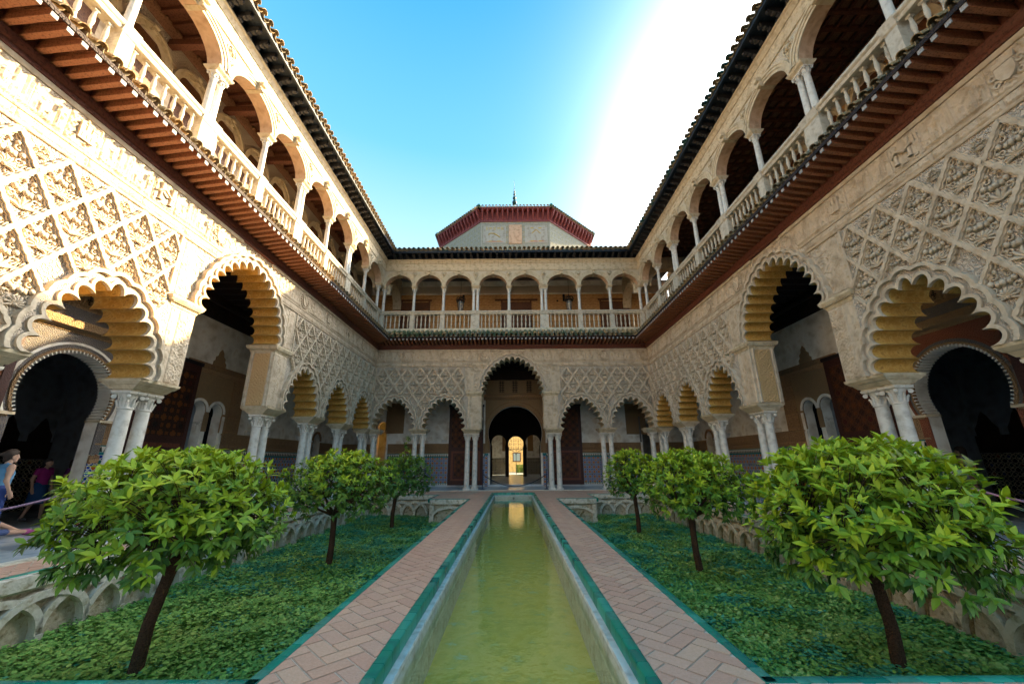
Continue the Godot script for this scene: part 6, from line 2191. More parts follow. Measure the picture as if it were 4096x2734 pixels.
# ------------------------------------------------------------------ the octagonal lantern tower behind
func tower() -> void:
	var k := 0.6875
	var cx := 0.30
	var hw := 4.0 * k                       # half a face
	var R := hw / sin(PI / 8)
	var ap := hw / tan(PI / 8)
	var cz := -27.5 - ap
	var t := thing("octagonal_tower", "eight-sided painted tower with red bracketed eave behind the far roof", "tower", at(cx, 0, cz))
	var yb := 1.4 + 26.75 * k               # underside of the red cornice
	var ye := 1.4 + 28.3 * k
	var wm := boxm(Vector3(-hw, 12.5, -0.5), Vector3(hw, yb, 0))
	for f in 8:
		var rot := Basis(Vector3.UP, TAU * f / 8)
		var xf := Transform3D(rot, rot * Vector3(0, 0, ap))
		add("wall_face", wm, M.tower_wall, t, xf)
		if f > 2 and f < 6:
			continue
		var c := MB.new()
		c.moulding([Vector2(0, yb), Vector2(0.06, yb), Vector2(0.06, yb + 0.12), Vector2(0.02, yb + 0.14), Vector2(0.02, ye - 0.1), Vector2(0.45, ye - 0.1), Vector2(0.45, ye), Vector2(-0.3, ye)], -hw - 0.03, hw + 0.03)
		add("red_cornice", c.mesh(), M.red_paint, t, xf)
		for i in 14:
			var x := lerpf(-hw + 0.12, hw - 0.12, i / 13.0)
			var bb := MB.new()
			bb.run(PackedVector2Array([Vector2(0, yb + 0.2), Vector2(-0.06, yb + 0.2), Vector2(-0.14, yb + 0.36), Vector2(-0.24, yb + 0.42), Vector2(-0.40, ye - 0.30), Vector2(-0.42, ye - 0.11), Vector2(0, ye - 0.11)]), -0.06, 0.06)
			add("bracket", bb.mesh(), M.red_paint, t, xf * at(x, 0, 0.02))
		for i in 22:
			var wv := hw + 0.22
			var x := lerpf(-wv + 0.1, wv - 0.1, i / 21.0)
			add("roof_tile", cache.rcover, [M.roof_tile_grey, M.roof_tile_teal, M.roof_tile][i % 3], t, xf * Transform3D(Basis(Vector3.RIGHT, 0.5), Vector3(x, ye + 0.30, 0.12)))
		add("tile_bed", boxm(Vector3(-hw - 0.2, ye + 0.001, -0.3), Vector3(hw + 0.2, ye + 0.05, 0.5)), M.roof_tile_grey, t, xf)
	var rf := MB.new()
	rf.lathe([Vector2(R + 0.25, ye + 0.08), Vector2(R * 0.5, ye + 2.4), Vector2(0.01, ye + 4.62)], 8, Transform3D(Basis(Vector3.UP, PI / 8), Vector3.ZERO))
	add("roof", rf.mesh(), M.roof_tile_grey, t)
	for f in 8:
		var a := TAU * (f + 0.5) / 8
		var fb := MB.new()
		fb.ball(Vector3(sin(a) * (R + 0.42), ye + 0.2, cos(a) * (R + 0.42)), Vector3.ONE * 0.16, 10, 6)
		add("corner_knob", fb.mesh(), M.teal_glaze, t)
	# lattice window and the two painted panels on the front
	var front := at(0, 0, ap)
	var y0 := 1.4 + 23.8 * k
	var w := MB.new()
	var wo := opening(round_arch(0.36, 0.36), 1.15)
	w.extrude(Geometry2D.clip_polygons(rect(-0.52, -1.2, 0.52, 0.5), wo)[0], 0.0, 0.05, at(0, y0 + 1.25, 0))
	var wn := add("window", w.mesh(), M.pink_plaster, t, front)
	var g := MB.new()
	for j in 8:
		for i in 5:
			for q in 3:
				g.box(Vector3(-0.115, -0.016, 0.006 + 0.001 * q), Vector3(0.115, 0.016, 0.03 + 0.001 * q), Transform3D(Basis(Vector3.BACK, PI / 3 * q), Vector3(-0.32 + 0.16 * i, y0 + 0.18 + 0.18 * j, 0)))
	add("lattice", g.mesh(), M.plaster, wn)
	var vv := MB.new()
	vv.extrude(wo, 0.001, 0.005, at(0, y0 + 1.25, 0), true, false)
	add("dark_opening", vv.mesh(), M.void, wn)
	for s in [-1.0, 1.0]:
		var pw := 0.86
		var px: float = s * 1.65
		var p := add("painted_panel", boxm(Vector3(px - pw, y0 + 0.15, 0.0), Vector3(px + pw, y0 + 1.62, 0.02)), M.panel_white, t, front)
		var pf := MB.new()
		for q in [[-pw - 0.04, 0.11, pw + 0.04, 0.145], [-pw - 0.04, 1.625, pw + 0.04, 1.66], [-pw - 0.04, 0.145, -pw, 1.625], [pw, 0.145, pw + 0.04, 1.625], [s * pw + s * 0.18 - 0.02, -0.3, s * pw + s * 0.18 + 0.02, 1.72]]:
			pf.box(Vector3(px + q[0], y0 + q[1], 0.0), Vector3(px + q[2], y0 + q[3], 0.015))
		add("painted_border", pf.mesh(), M.paint_grey, p)
		var d := MB.new()
		for q in [-0.32, 0.32]:
			d.box(Vector3(px + q - 0.075, y0 + 0.32, 0.02), Vector3(px + q + 0.075, y0 + 1.40, 0.024))
		add("painted_pillars", d.mesh(), M.paint_grey, p)
		var o := MB.new()
		for q in [-0.32, 0.32]:
			o.box(Vector3(px + q - 0.12, y0 + 1.40, 0.02), Vector3(px + q + 0.12, y0 + 1.50, 0.025))
			o.box(Vector3(px + q - 0.13, y0 + 0.25, 0.02), Vector3(px + q + 0.13, y0 + 0.32, 0.025))
		if s < 0:
			o.tube([Vector3(px - 0.5, y0 + 0.85, 0.02), Vector3(px - 0.35, y0 + 1.0, 0.02), Vector3(px - 0.05, y0 + 0.98, 0.02), Vector3(px + 0.3, y0 + 0.75, 0.02), Vector3(px + 0.42, y0 + 0.62, 0.02)], [0.045], 4)
		else:
			o.tube([Vector3(px - 0.36, y0 + 0.95, 0.02), Vector3(px, y0 + 1.32, 0.02), Vector3(px + 0.36, y0 + 0.95, 0.02)], [0.04], 4)
		add("painted_ribbon", o.mesh(), M.paint_gold, p)
		var e := MB.new()
		e.extrude(PackedVector2Array([Vector2(px - 0.75, y0 + 0.22), Vector2(px + 0.75, y0 + 0.22), Vector2(px + 0.5, y0 + 0.29), Vector2(px + 0.2, y0 + 0.25), Vector2(px - 0.1, y0 + 0.30), Vector2(px - 0.5, y0 + 0.26)]), 0.02, 0.023, Transform3D(), true, false)
		add("painted_ground", e.mesh(), M.paint_red, p)
		if s < 0:
			for q in [-0.62, 0.0, 0.62]:
				var tm := TextMesh.new()
				var fo := SystemFont.new()
				fo.font_names = PackedStringArray(["Droid Serif"])
				tm.font = fo
				tm.text = "R"
				tm.font_size = 32
				tm.pixel_size = 0.011
				tm.depth = 0.004
				add("painted_letter", tm, M.paint_gold, p, at(px + q * 0.98, y0 + 1.42, 0.024))
	# finial
	var fin := MB.new()
	var yf := ye + 4.9
	fin.lathe([Vector2(0.55, yf - 0.35), Vector2(0.42, yf - 0.05), Vector2(0.2, yf + 0.1), Vector2(0.05, yf + 0.2)], 12)
	fin.lathe([Vector2(0.05, yf), Vector2(0.04, yf + 2.3), Vector2(0.02, yf + 2.4), Vector2(0.012, yf + 3.3), Vector2(0.001, yf + 3.5)], 8)
	for q in [[0.75, 0.23, 0.28], [1.27, 0.18, 0.2], [1.68, 0.12, 0.15], [1.98, 0.11, 0.06]]:
		fin.ball(Vector3(0, yf + q[0], 0), Vector3(q[1], q[2], q[1]), 12, 8)
	add("finial", fin.mesh(), M.old_bronze, t)

# ------------------------------------------------------------------ ropes and their posts
func rope(from: Vector3, to: Vector3, sag: float, r: float, m: Material, label: String) -> void:
	var b := MB.new()
	var pts := []
	for k in 17:
		var t := k / 16.0
		pts.append(from.lerp(to, t) + Vector3(0, -sag * 4.0 * t * (1.0 - t), 0))
	b.tube(pts, [r], 6)
	meta(add("barrier_rope", b.mesh(), m), label, "rope", "barrier ropes of the galleries")

func post(x: float, z: float, label: String) -> void:
	var t := thing("barrier_post", label, "post", at(x, 0.02, z), "barrier posts of the galleries")
	var b := MB.new()
	b.lathe([Vector2(0.14, 0), Vector2(0.14, 0.02), Vector2(0.03, 0.04)], 14)
	add("foot", b.mesh(), M.post_blue, t)
	var c := MB.new()
	c.lathe([Vector2(0.022, 0.04), Vector2(0.022, 0.88), Vector2(0.03, 0.9), Vector2(0.03, 0.95), Vector2(0.01, 0.97)], 12)
	add("pole", c.mesh(), M.post_blue, t)

func barriers() -> void:
	post(-7.95, -7.55, "dark blue barrier post behind the left near columns")
	post(7.95, -7.35, "dark blue barrier post behind the right near columns")
	rope(Vector3(-7.95, 0.92, -7.55), Vector3(-8.3, 0.86, -4.6), 0.22, 0.02, M.rope_purple, "mauve barrier rope at the left edge, crossing the seated legs")
	rope(Vector3(7.95, 0.92, -7.35), Vector3(8.4, 0.86, -4.6), 0.22, 0.02, M.rope_pink, "pink barrier rope at the right edge, in front of the walker")
	post(-1.56, -21.5, "thin dark barrier post left of the far portal")
	post(1.72, -21.5, "thin dark barrier post right of the far portal")
	rope(Vector3(-1.56, 0.75, -21.5), Vector3(1.72, 0.75, -21.5), 0.58, 0.022, M.rope_dark, "dark rope sagging across the tall far arch")

# ------------------------------------------------------------------ orange trees
func leaf_quad(b: MB, base: Vector3, dir: Vector3, up: Vector3, l: float, wd: float, droop: float) -> void:
	var sd := dir.cross(up).normalized()
	var nn := sd.cross(dir).normalized()
	var pts := []
	var ws := [0.0, 0.75, 1.0, 0.62, 0.0]
	for k in 5:
		var t := k / 4.0
		var c := base + dir * (l * t) - nn * (droop * l * t * t)
		pts.append([c, c + sd * wd * ws[k] * 0.5 + nn * wd * 0.16 * ws[k], c - sd * wd * ws[k] * 0.5 + nn * wd * 0.16 * ws[k]])
	for k in 4:
		var a: Array = pts[k]
		var d: Array = pts[k + 1]
		var n1 := (nn - sd * 0.3).normalized()
		var n2 := (nn + sd * 0.3).normalized()
		if k == 0:
			b.triN(a[0], d[1], d[0], n1, n1, nn)
			b.triN(a[0], d[0], d[2], n2, nn, n2)
		elif k == 3:
			b.triN(a[0], a[1], d[0], nn, n1, n1)
			b.triN(a[2], a[0], d[0], n2, nn, n2)
		else:
			b.quadN(a[0], a[1], d[1], d[0], nn, n1, n1, nn)
			b.quadN(a[2], a[0], d[0], d[2], n2, nn, nn, n2)

func orange_tree(label: String, foot: Vector3, fork: Vector3, center: Vector3, rad: Vector3, n_twigs: int, leaf: float, tone: float, seed_: int, singles: int, shoots := 0) -> void:
	var t := thing("orange_tree", label, "tree", Transform3D(Basis(), foot), "clipped orange trees of the sunken gardens")
	rng.seed = seed_
	var off := -foot
	var tr := MB.new()
	var mid := (foot + fork) / 2 + Vector3(rng.randf_range(-0.04, 0.04), 0, 0.02)
	tr.tube([foot + off, (foot.lerp(mid, 0.5)) + off, mid + off, mid.lerp(fork, 0.6) + off, fork + off], [0.085, 0.072, 0.066, 0.062, 0.07], 10)
	var ends := []
	for k in 9:
		var a := TAU * k / 9.0 + rng.randf_range(-0.3, 0.3)
		var e := center + Vector3(cos(a) * rad.x * 0.55, rad.y * rng.randf_range(-0.35, 0.45), sin(a) * rad.z * 0.55)
		var m := fork.lerp(e, 0.5) + Vector3(rng.randf_range(-0.08, 0.08), rng.randf_range(-0.04, 0.1), rng.randf_range(-0.08, 0.08))
		tr.tube([fork + off, m + off, e + off], [0.036, 0.024, 0.013], 6)
		ends.append(e)
		ends.append(m)
	add("trunk", tr.mesh(), M.bark, t)
	var tw := MB.new()
	var rest := MB.new()
	rest.tint = true
	var single := []
	var lump := FastNoiseLite.new()
	lump.seed = seed_
	lump.frequency = 0.9
	for k in n_twigs:
		# a twig tip on or inside the lumpy crown, more of them near the surface
		var u := Vector3(rng.randfn(), rng.randfn(), rng.randfn()).normalized()
		if u.y < -0.72:
			u.y = -u.y
		var shell := pow(rng.randf(), 0.30)
		var lumpy := 1.0 + 0.22 * lump.get_noise_3d(u.x * 2.2, u.y * 2.2, u.z * 2.2)
		var p := center + Vector3(u.x * rad.x, u.y * rad.y, u.z * rad.z) * shell * lumpy
		if k < shoots:
			p = center + Vector3(rng.randf_range(-0.12, 0.16) * rad.x * (1.4 - k * 1.0 / shoots), rad.y * (0.8 + 0.95 * k / shoots), rng.randf_range(-0.12, 0.12))
		var near: Vector3 = ends[0]
		for e in ends:
			if e.distance_squared_to(p) < near.distance_squared_to(p):
				near = e
		if shell > 0.6 and k % 2 == 0:
			tw.tube([near.lerp(p, 0.25) + off, near.lerp(p, 0.65) + Vector3(0, 0.03, 0) + off, p + off], [0.007, 0.004], 3, false)
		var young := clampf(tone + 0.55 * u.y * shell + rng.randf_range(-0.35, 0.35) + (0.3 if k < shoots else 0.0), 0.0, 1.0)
		var n := rng.randi_range(5, 8)
		var axis := (Vector3(u.x, u.y * 0.7 + 0.35, u.z) + Vector3(rng.randf_range(-0.4, 0.4), rng.randf_range(-0.3, 0.4), rng.randf_range(-0.4, 0.4))).normalized()
		for i in n:
			var a := 2.4 * i + rng.randf()
			var s1 := axis.cross(Vector3(0.31, 0.9, 0.3)).normalized()
			var s2 := axis.cross(s1)
			var out := (axis * rng.randf_range(0.25, 1.0) + (s1 * cos(a) + s2 * sin(a)) * 0.9 + Vector3(0, 0.30 if young > 0.6 else (-0.75 if u.y < 0.1 else -0.3), 0)).normalized()
			var up := (axis + Vector3(0, 0.7, 0)).normalized()
			var l := leaf * rng.randf_range(0.7, 1.15)
			var base := p - axis * (0.055 * i / n)
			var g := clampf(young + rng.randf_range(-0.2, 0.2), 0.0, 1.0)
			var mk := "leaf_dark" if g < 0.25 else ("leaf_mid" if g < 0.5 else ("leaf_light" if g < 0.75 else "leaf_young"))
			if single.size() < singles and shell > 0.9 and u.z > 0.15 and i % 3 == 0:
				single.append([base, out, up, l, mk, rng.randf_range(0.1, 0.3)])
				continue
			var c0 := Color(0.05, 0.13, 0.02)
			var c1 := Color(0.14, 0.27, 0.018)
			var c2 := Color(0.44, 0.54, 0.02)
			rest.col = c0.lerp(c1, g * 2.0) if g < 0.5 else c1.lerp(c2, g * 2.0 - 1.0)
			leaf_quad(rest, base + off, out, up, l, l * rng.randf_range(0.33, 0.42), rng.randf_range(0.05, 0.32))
	add("twigs", tw.mesh(), M.bark, t)
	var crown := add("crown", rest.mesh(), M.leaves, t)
	crown.set_meta("kind", "stuff")
	if not cache.has("leaf"):
		cache.leaf = []
		for k in 3:
			var b := MB.new()
			leaf_quad(b, Vector3.ZERO, Vector3(0, 0, 1), Vector3.UP, 1.0, 0.36 + 0.05 * k, 0.08 + 0.12 * k)
			cache.leaf.append(b.mesh())
	for q in single:
		var d: Vector3 = q[1]
		var sd: Vector3 = d.cross(q[2]).normalized()
		var nn := sd.cross(d).normalized()
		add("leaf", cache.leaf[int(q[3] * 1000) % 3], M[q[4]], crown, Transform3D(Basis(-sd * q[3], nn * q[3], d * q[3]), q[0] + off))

func trees() -> void:
	orange_tree("large clipped orange tree with yellow green top leaves, nearest on the left", Vector3(-4.22, -1.05, -5.25), Vector3(-3.98, 0.35, -5.2), Vector3(-4.02, 0.80, -5.15), Vector3(1.22, 0.80, 1.1), 1250, 0.13, 0.55, 101, 220)
	orange_tree("second orange tree on the left, mid green and dense", Vector3(-4.2, -1.05, -10.0), Vector3(-4.18, 0.2, -10.0), Vector3(-4.05, 0.84, -9.9), Vector3(1.38, 0.82, 1.25), 1000, 0.125, 0.34, 102, 0)
	orange_tree("dark bluish green orange tree with a tall pale shoot, farthest on the left", Vector3(-4.35, -1.05, -15.4), Vector3(-4.3, 0.15, -15.4), Vector3(-4.0, 0.86, -15.3), Vector3(1.12, 0.86, 1.0), 800, 0.115, 0.06, 103, 0, 16)
	orange_tree("large glossy orange tree with bright leaves and leaning trunk, nearest on the right", Vector3(4.30, -1.05, -5.25), Vector3(4.22, 0.2, -5.2), Vector3(4.26, 0.72, -5.1), Vector3(1.32, 0.90, 1.15), 1350, 0.14, 0.6, 104, 220)
	orange_tree("second orange tree on the right, bright yellow green", Vector3(3.97, -1.05, -9.35), Vector3(3.88, 0.2, -9.3), Vector3(4.02, 0.82, -9.25), Vector3(1.16, 0.80, 1.1), 950, 0.125, 0.6, 105, 0)
	orange_tree("smallest orange tree, farthest on the right, evenly bright green", Vector3(4.05, -1.05, -13.9), Vector3(4.0, 0.25, -13.85), Vector3(3.98, 0.90, -13.8), Vector3(0.98, 0.86, 0.95), 760, 0.115, 0.5, 106, 0)

# ------------------------------------------------------------------ people
func body_mesh(bones: Array, cell: float, b: MB) -> void:   # bones: [a, b, ra, rb, colour]; joined by a smooth minimum and meshed as surface nets
	var lo := Vector3.ONE * 1e9
	var hi := -lo
	for q in bones:
		var r := maxf(q[2], q[3]) + 3.0 * cell
		lo = lo.min((q[0] as Vector3).min(q[1]) - Vector3.ONE * r)
		hi = hi.max((q[0] as Vector3).max(q[1]) + Vector3.ONE * r)
	var n := Vector3i(((hi - lo) / cell).ceil()) + Vector3i.ONE
	var f := PackedFloat32Array()
	f.resize(n.x * n.y * n.z)
	f.fill(1.0)
	var own := PackedByteArray()
	own.resize(f.size())
	var best := PackedFloat32Array()
	best.resize(f.size())
	best.fill(1.0)
	var k := 0.022
	for bi in bones.size():
		var q: Array = bones[bi]
		var A: Vector3 = q[0]
		var B: Vector3 = q[1]
		var ra: float = q[2]
		var rb: float = q[3]
		var r := maxf(ra, rb) + 2.5 * cell
		var i0 := Vector3i(((A.min(B) - Vector3.ONE * r - lo) / cell).floor())
		var i1 := Vector3i(((A.max(B) + Vector3.ONE * r - lo) / cell).ceil())
		var d := B - A
		var dd := maxf(d.length_squared(), 1e-8)
		for z in range(maxi(i0.z, 0), mini(i1.z, n.z - 1) + 1):
			for y in range(maxi(i0.y, 0), mini(i1.y, n.y - 1) + 1):
				for x in range(maxi(i0.x, 0), mini(i1.x, n.x - 1) + 1):
					var p := lo + Vector3(x, y, z) * cell
					var t := clampf((p - A).dot(d) / dd, 0.0, 1.0)
					var v := p.distance_to(A + d * t) - lerpf(ra, rb, t)
					var ix := (z * n.y + y) * n.x + x
					if v < best[ix]:
						best[ix] = v
						own[ix] = bi
					var w := f[ix]
					var h := maxf(k - absf(v - w), 0.0) / k
					f[ix] = minf(v, w) - h * h * k * 0.25
	var vi := {}
	var pos := PackedVector3Array()
	var cols := []
	var step := [1, n.x, n.x * n.y]
	var corner := [0, 1, n.x, n.x + 1, n.x * n.y, n.x * n.y + 1, n.x * n.y + n.x, n.x * n.y + n.x + 1]
	var cp := [Vector3(0, 0, 0), Vector3(1, 0, 0), Vector3(0, 1, 0), Vector3(1, 1, 0), Vector3(0, 0, 1), Vector3(1, 0, 1), Vector3(0, 1, 1), Vector3(1, 1, 1)]
	var edges := [[0, 1], [2, 3], [4, 5], [6, 7], [0, 2], [1, 3], [4, 6], [5, 7], [0, 4], [1, 5], [2, 6], [3, 7]]
	for z in n.z - 1:
		for y in n.y - 1:
			for x in n.x - 1:
				var ix := (z * n.y + y) * n.x + x
				if f[ix] > 0.06:
					continue
				var neg := 0
				for c in 8:
					if f[ix + corner[c]] < 0:
						neg += 1
				if neg == 0 or neg == 8:
					continue
				var s := Vector3.ZERO
				var m := 0
				for e in edges:
					var fa := f[ix + corner[e[0]]]
					var fb := f[ix + corner[e[1]]]
					if (fa < 0) != (fb < 0):
						s += cp[e[0]].lerp(cp[e[1]], fa / (fa - fb))
						m += 1
				vi[ix] = pos.size()
				pos.push_back(lo + (Vector3(x, y, z) + s / m) * cell)
				cols.append(bones[own[ix]][4])
	var nrm := PackedVector3Array()
	nrm.resize(pos.size())
	var quads := []
	for ix in vi:
		for ax in 3:
			var st: int = step[ax]
			var u: int = step[(ax + 1) % 3]
			var w: int = step[(ax + 2) % 3]
			if (f[ix] < 0) == (f[ix + st] < 0):
				continue
			if not (vi.has(ix - u) and vi.has(ix - w) and vi.has(ix - u - w)):
				continue
			var q := [vi[ix], vi[ix - u], vi[ix - u - w], vi[ix - w]]
			if f[ix] < 0:
				q.reverse()
			# orient so that the normal points out of the body
			var nn := (pos[q[2]] - pos[q[0]]).cross(pos[q[3]] - pos[q[1]])
			var axv: Vector3 = [Vector3.RIGHT, Vector3.UP, Vector3.BACK][ax] * (1.0 if f[ix] < 0 else -1.0)
			if nn.dot(axv) < 0:
				q.reverse()
				nn = -nn
			quads.append(q)
			for c in q:
				nrm[c] += nn
	for q in quads:
		b.tint = true
		b.col = cols[q[0]]
		b.quadN(pos[q[0]], pos[q[1]], pos[q[2]], pos[q[3]], nrm[q[0]].normalized(), nrm[q[1]].normalized(), nrm[q[2]].normalized(), nrm[q[3]].normalized())

func hand(b: MB, wrist: Vector3, dir: Vector3, side: Vector3, skin: Color) -> void:
	b.tint = true
	b.col = skin
	var nn := dir.cross(side).normalized()
	var palm := wrist + dir * 0.085
	b.tube([wrist - dir * 0.02, wrist + dir * 0.03, palm], [0.025, 0.034, 0.032], 8)
	for k in 4:
		var o := side * (0.027 - 0.018 * k)
		var l: float = [0.066, 0.076, 0.071, 0.054][k]
		b.tube([palm + o - dir * 0.012, palm + o + dir * l * 0.5 + nn * 0.006, palm + o * 1.05 + dir * l + nn * 0.022], [0.0095, 0.009, 0.0075], 6)
	b.tube([wrist + dir * 0.03 + side * 0.022, wrist + dir * 0.055 + side * 0.05 + nn * 0.008, wrist + dir * 0.088 + side * 0.056 + nn * 0.02], [0.012, 0.0105, 0.0085], 6)

func person(label: String, xf: Transform3D, h: float, skin: Color, hair: Color, top: Color, low: Color, style: Dictionary) -> Node3D:   # faces +z, feet at the origin
	var t := thing("person", label, "person", xf, "visitors")
	var s := h / 1.70
	var V := func(x: float, y: float, z: float) -> Vector3: return Vector3(x, y, z) * s
	var stride: float = style.get("stride", 0.0)
	var skirt: bool = style.get("skirt", false)
	var leg: Color = skin if skirt else low
	var B := []
	var hipL: Vector3 = V.call(0.09, 0.88, 0)
	var hipR: Vector3 = V.call(-0.09, 0.88, 0)
	var kneeL: Vector3 = V.call(0.095, 0.47, 0.04 + stride * 0.5)
	var kneeR: Vector3 = V.call(-0.095, 0.47, 0.03 - stride * 0.3)
	var ankL: Vector3 = V.call(0.095, 0.085, stride)
	var ankR: Vector3 = V.call(-0.095, 0.085 + absf(stride) * 0.15, -stride)
	B.append([V.call(-0.07, 0.92, 0), V.call(0.07, 0.92, 0), 0.125 * s, 0.125 * s, low])
	B.append([V.call(0, 0.97, 0.0), V.call(0, 1.12, 0.005), 0.125 * s, 0.115 * s, top])
	B.append([V.call(0, 1.12, 0.005), V.call(0, 1.30, 0), 0.12 * s, 0.125 * s, top])
	B.append([V.call(-0.06, 1.13, 0.03), V.call(-0.06, 1.25, 0.05), 0.07 * s, 0.075 * s, top])
	B.append([V.call(0.06, 1.13, 0.03), V.call(0.06, 1.25, 0.05), 0.07 * s, 0.075 * s, top])
	B.append([V.call(-0.13, 1.38, -0.01), V.call(0.13, 1.38, -0.01), 0.065 * s, 0.065 * s, top])
	B.append([V.call(0, 1.38, -0.01), V.call(0, 1.50, 0.015), 0.056 * s, 0.05 * s, skin])
	for q in [[hipL, kneeL, ankL], [hipR, kneeR, ankR]]:
		B.append([q[0], q[1], 0.088 * s, 0.058 * s, leg])
		B.append([q[1], q[2], 0.056 * s, 0.037 * s, leg if not style.get("shorts", false) else skin])
		B.append([q[2] + V.call(0, -0.045, -0.03), q[2] + V.call(0, -0.05, 0.14), 0.04 * s, 0.032 * s, style.get("shoe", Color(0.1, 0.1, 0.12))])
	var arms: Array = style.get("arms", [[Vector3(0.24, 1.13, -0.02), Vector3(0.25, 0.90, 0.06)], [Vector3(-0.24, 1.13, -0.02), Vector3(-0.25, 0.90, 0.06)]])
	var shl: Array = [V.call(0.175, 1.385, -0.01), V.call(-0.175, 1.385, -0.01)]
	for k in 2:
		var e: Vector3 = arms[k][0] * s
		var w: Vector3 = arms[k][1] * s
		var sleeve: Color = top if style.get("sleeves", true) else skin
		B.append([shl[k], shl[k].lerp(e, 0.5), 0.056 * s, 0.047 * s, sleeve])
		B.append([shl[k].lerp(e, 0.5), e, 0.045 * s, 0.038 * s, skin])
		B.append([e, w, 0.038 * s, 0.026 * s, skin])
	var b := MB.new()
	body_mesh(B, 0.017, b)
	for k in 2:
		var e: Vector3 = arms[k][0] * s
		var w: Vector3 = arms[k][1] * s
		var d := (w - e).normalized()
		var sd := d.cross(Vector3.RIGHT).normalized() * (1.0 if k == 0 else -1.0)
		hand(b, w, d, sd if sd.length() > 0.5 else Vector3.BACK, skin)
	# head, turned to what the person looks at
	var yaw: float = style.get("look", 0.0)
	var H := Transform3D(Basis(Vector3.UP, yaw) * s, V.call(0, 1.585, 0.03))
	var hb := []
	for q in [[Vector3(0, 0.03, -0.02), Vector3(0, 0.02, 0.0), 0.085, 0.082, skin], [Vector3(0, -0.03, 0.02), Vector3(0, -0.075, 0.035), 0.062, 0.044, skin],
		[Vector3(0, -0.085, 0.05), Vector3(0, -0.09, 0.058), 0.026, 0.022, skin], [Vector3(0, 0.012, 0.078), Vector3(0, -0.025, 0.096), 0.010, 0.015, skin],
		[Vector3(-0.078, 0.0, -0.005), Vector3(-0.083, -0.035, 0.0), 0.014, 0.011, skin], [Vector3(0.078, 0.0, -0.005), Vector3(0.083, -0.035, 0.0), 0.014, 0.011, skin],
		[Vector3(-0.02, -0.058, 0.076), Vector3(0.02, -0.058, 0.076), 0.0085, 0.0085, skin.lerp(Color(0.35, 0.08, 0.07), 0.6)], [Vector3(-0.045, 0.028, 0.06), Vector3(0.045, 0.028, 0.06), 0.016, 0.016, skin]]:
		hb.append([H * (q[0] as Vector3), H * (q[1] as Vector3), q[2] * s, q[3] * s, q[4]])
	body_mesh(hb, 0.006, b)
	for sx in [-1.0, 1.0]:
		b.col = Color(0.6, 0.58, 0.55)
		b.ball(H * Vector3(sx * 0.033, 0.005, 0.071), Vector3.ONE * 0.0125 * s, 8, 6)
		b.col = Color(0.03, 0.02, 0.015)
		b.ball(H * Vector3(sx * 0.033, 0.005, 0.080), Vector3.ONE * 0.007 * s, 6, 4)
		b.tube([H * Vector3(sx * 0.018, 0.032, 0.077), H * Vector3(sx * 0.050, 0.032, 0.066)], [0.005 * s], 4)
	add("body", b.mesh(), M.person, t)
	var hm := MB.new()
	var hq := []
	for q in [[Vector3(0, 0.055, -0.03), Vector3(0, 0.06, 0.0), 0.092, 0.084], [Vector3(0, 0.03, -0.05), Vector3(0, -0.05, -0.06), 0.085, 0.055], [Vector3(-0.062, 0.03, -0.02), Vector3(-0.066, -0.03, -0.03), 0.034, 0.022], [Vector3(0.062, 0.03, -0.02), Vector3(0.066, -0.03, -0.03), 0.034, 0.022]]:
		hq.append([H * (q[0] as Vector3), H * (q[1] as Vector3), q[2] * s, q[3] * s, hair])
	if style.get("long_hair", false):
		hq.append([H * Vector3(0, -0.03, -0.075), H * Vector3(0, -0.22, -0.085), 0.06 * s, 0.035 * s, hair])
	if style.get("bun", false):
		hq.append([H * Vector3(0, 0.04, -0.13), H * Vector3(0, 0.04, -0.14), 0.04 * s, 0.04 * s, hair])
	body_mesh(hq, 0.01, hm)
	add("hair", hm.mesh(), M.person, t)
	if skirt:
		var k := MB.new()
		k.tint = true
		k.col = low
		var ln: float = style.get("skirt_len", 0.5)
		k.lathe([Vector2(0.215, 0.98 - ln), Vector2(0.222, 0.99 - ln), Vector2(0.20, 0.82), Vector2(0.165, 0.95), Vector2(0.135, 1.03)], 24, Transform3D(Basis.from_scale(Vector3(1, 1, 0.82) * s), Vector3.ZERO))
		add("skirt", k.mesh(), M.person, t)
	return t

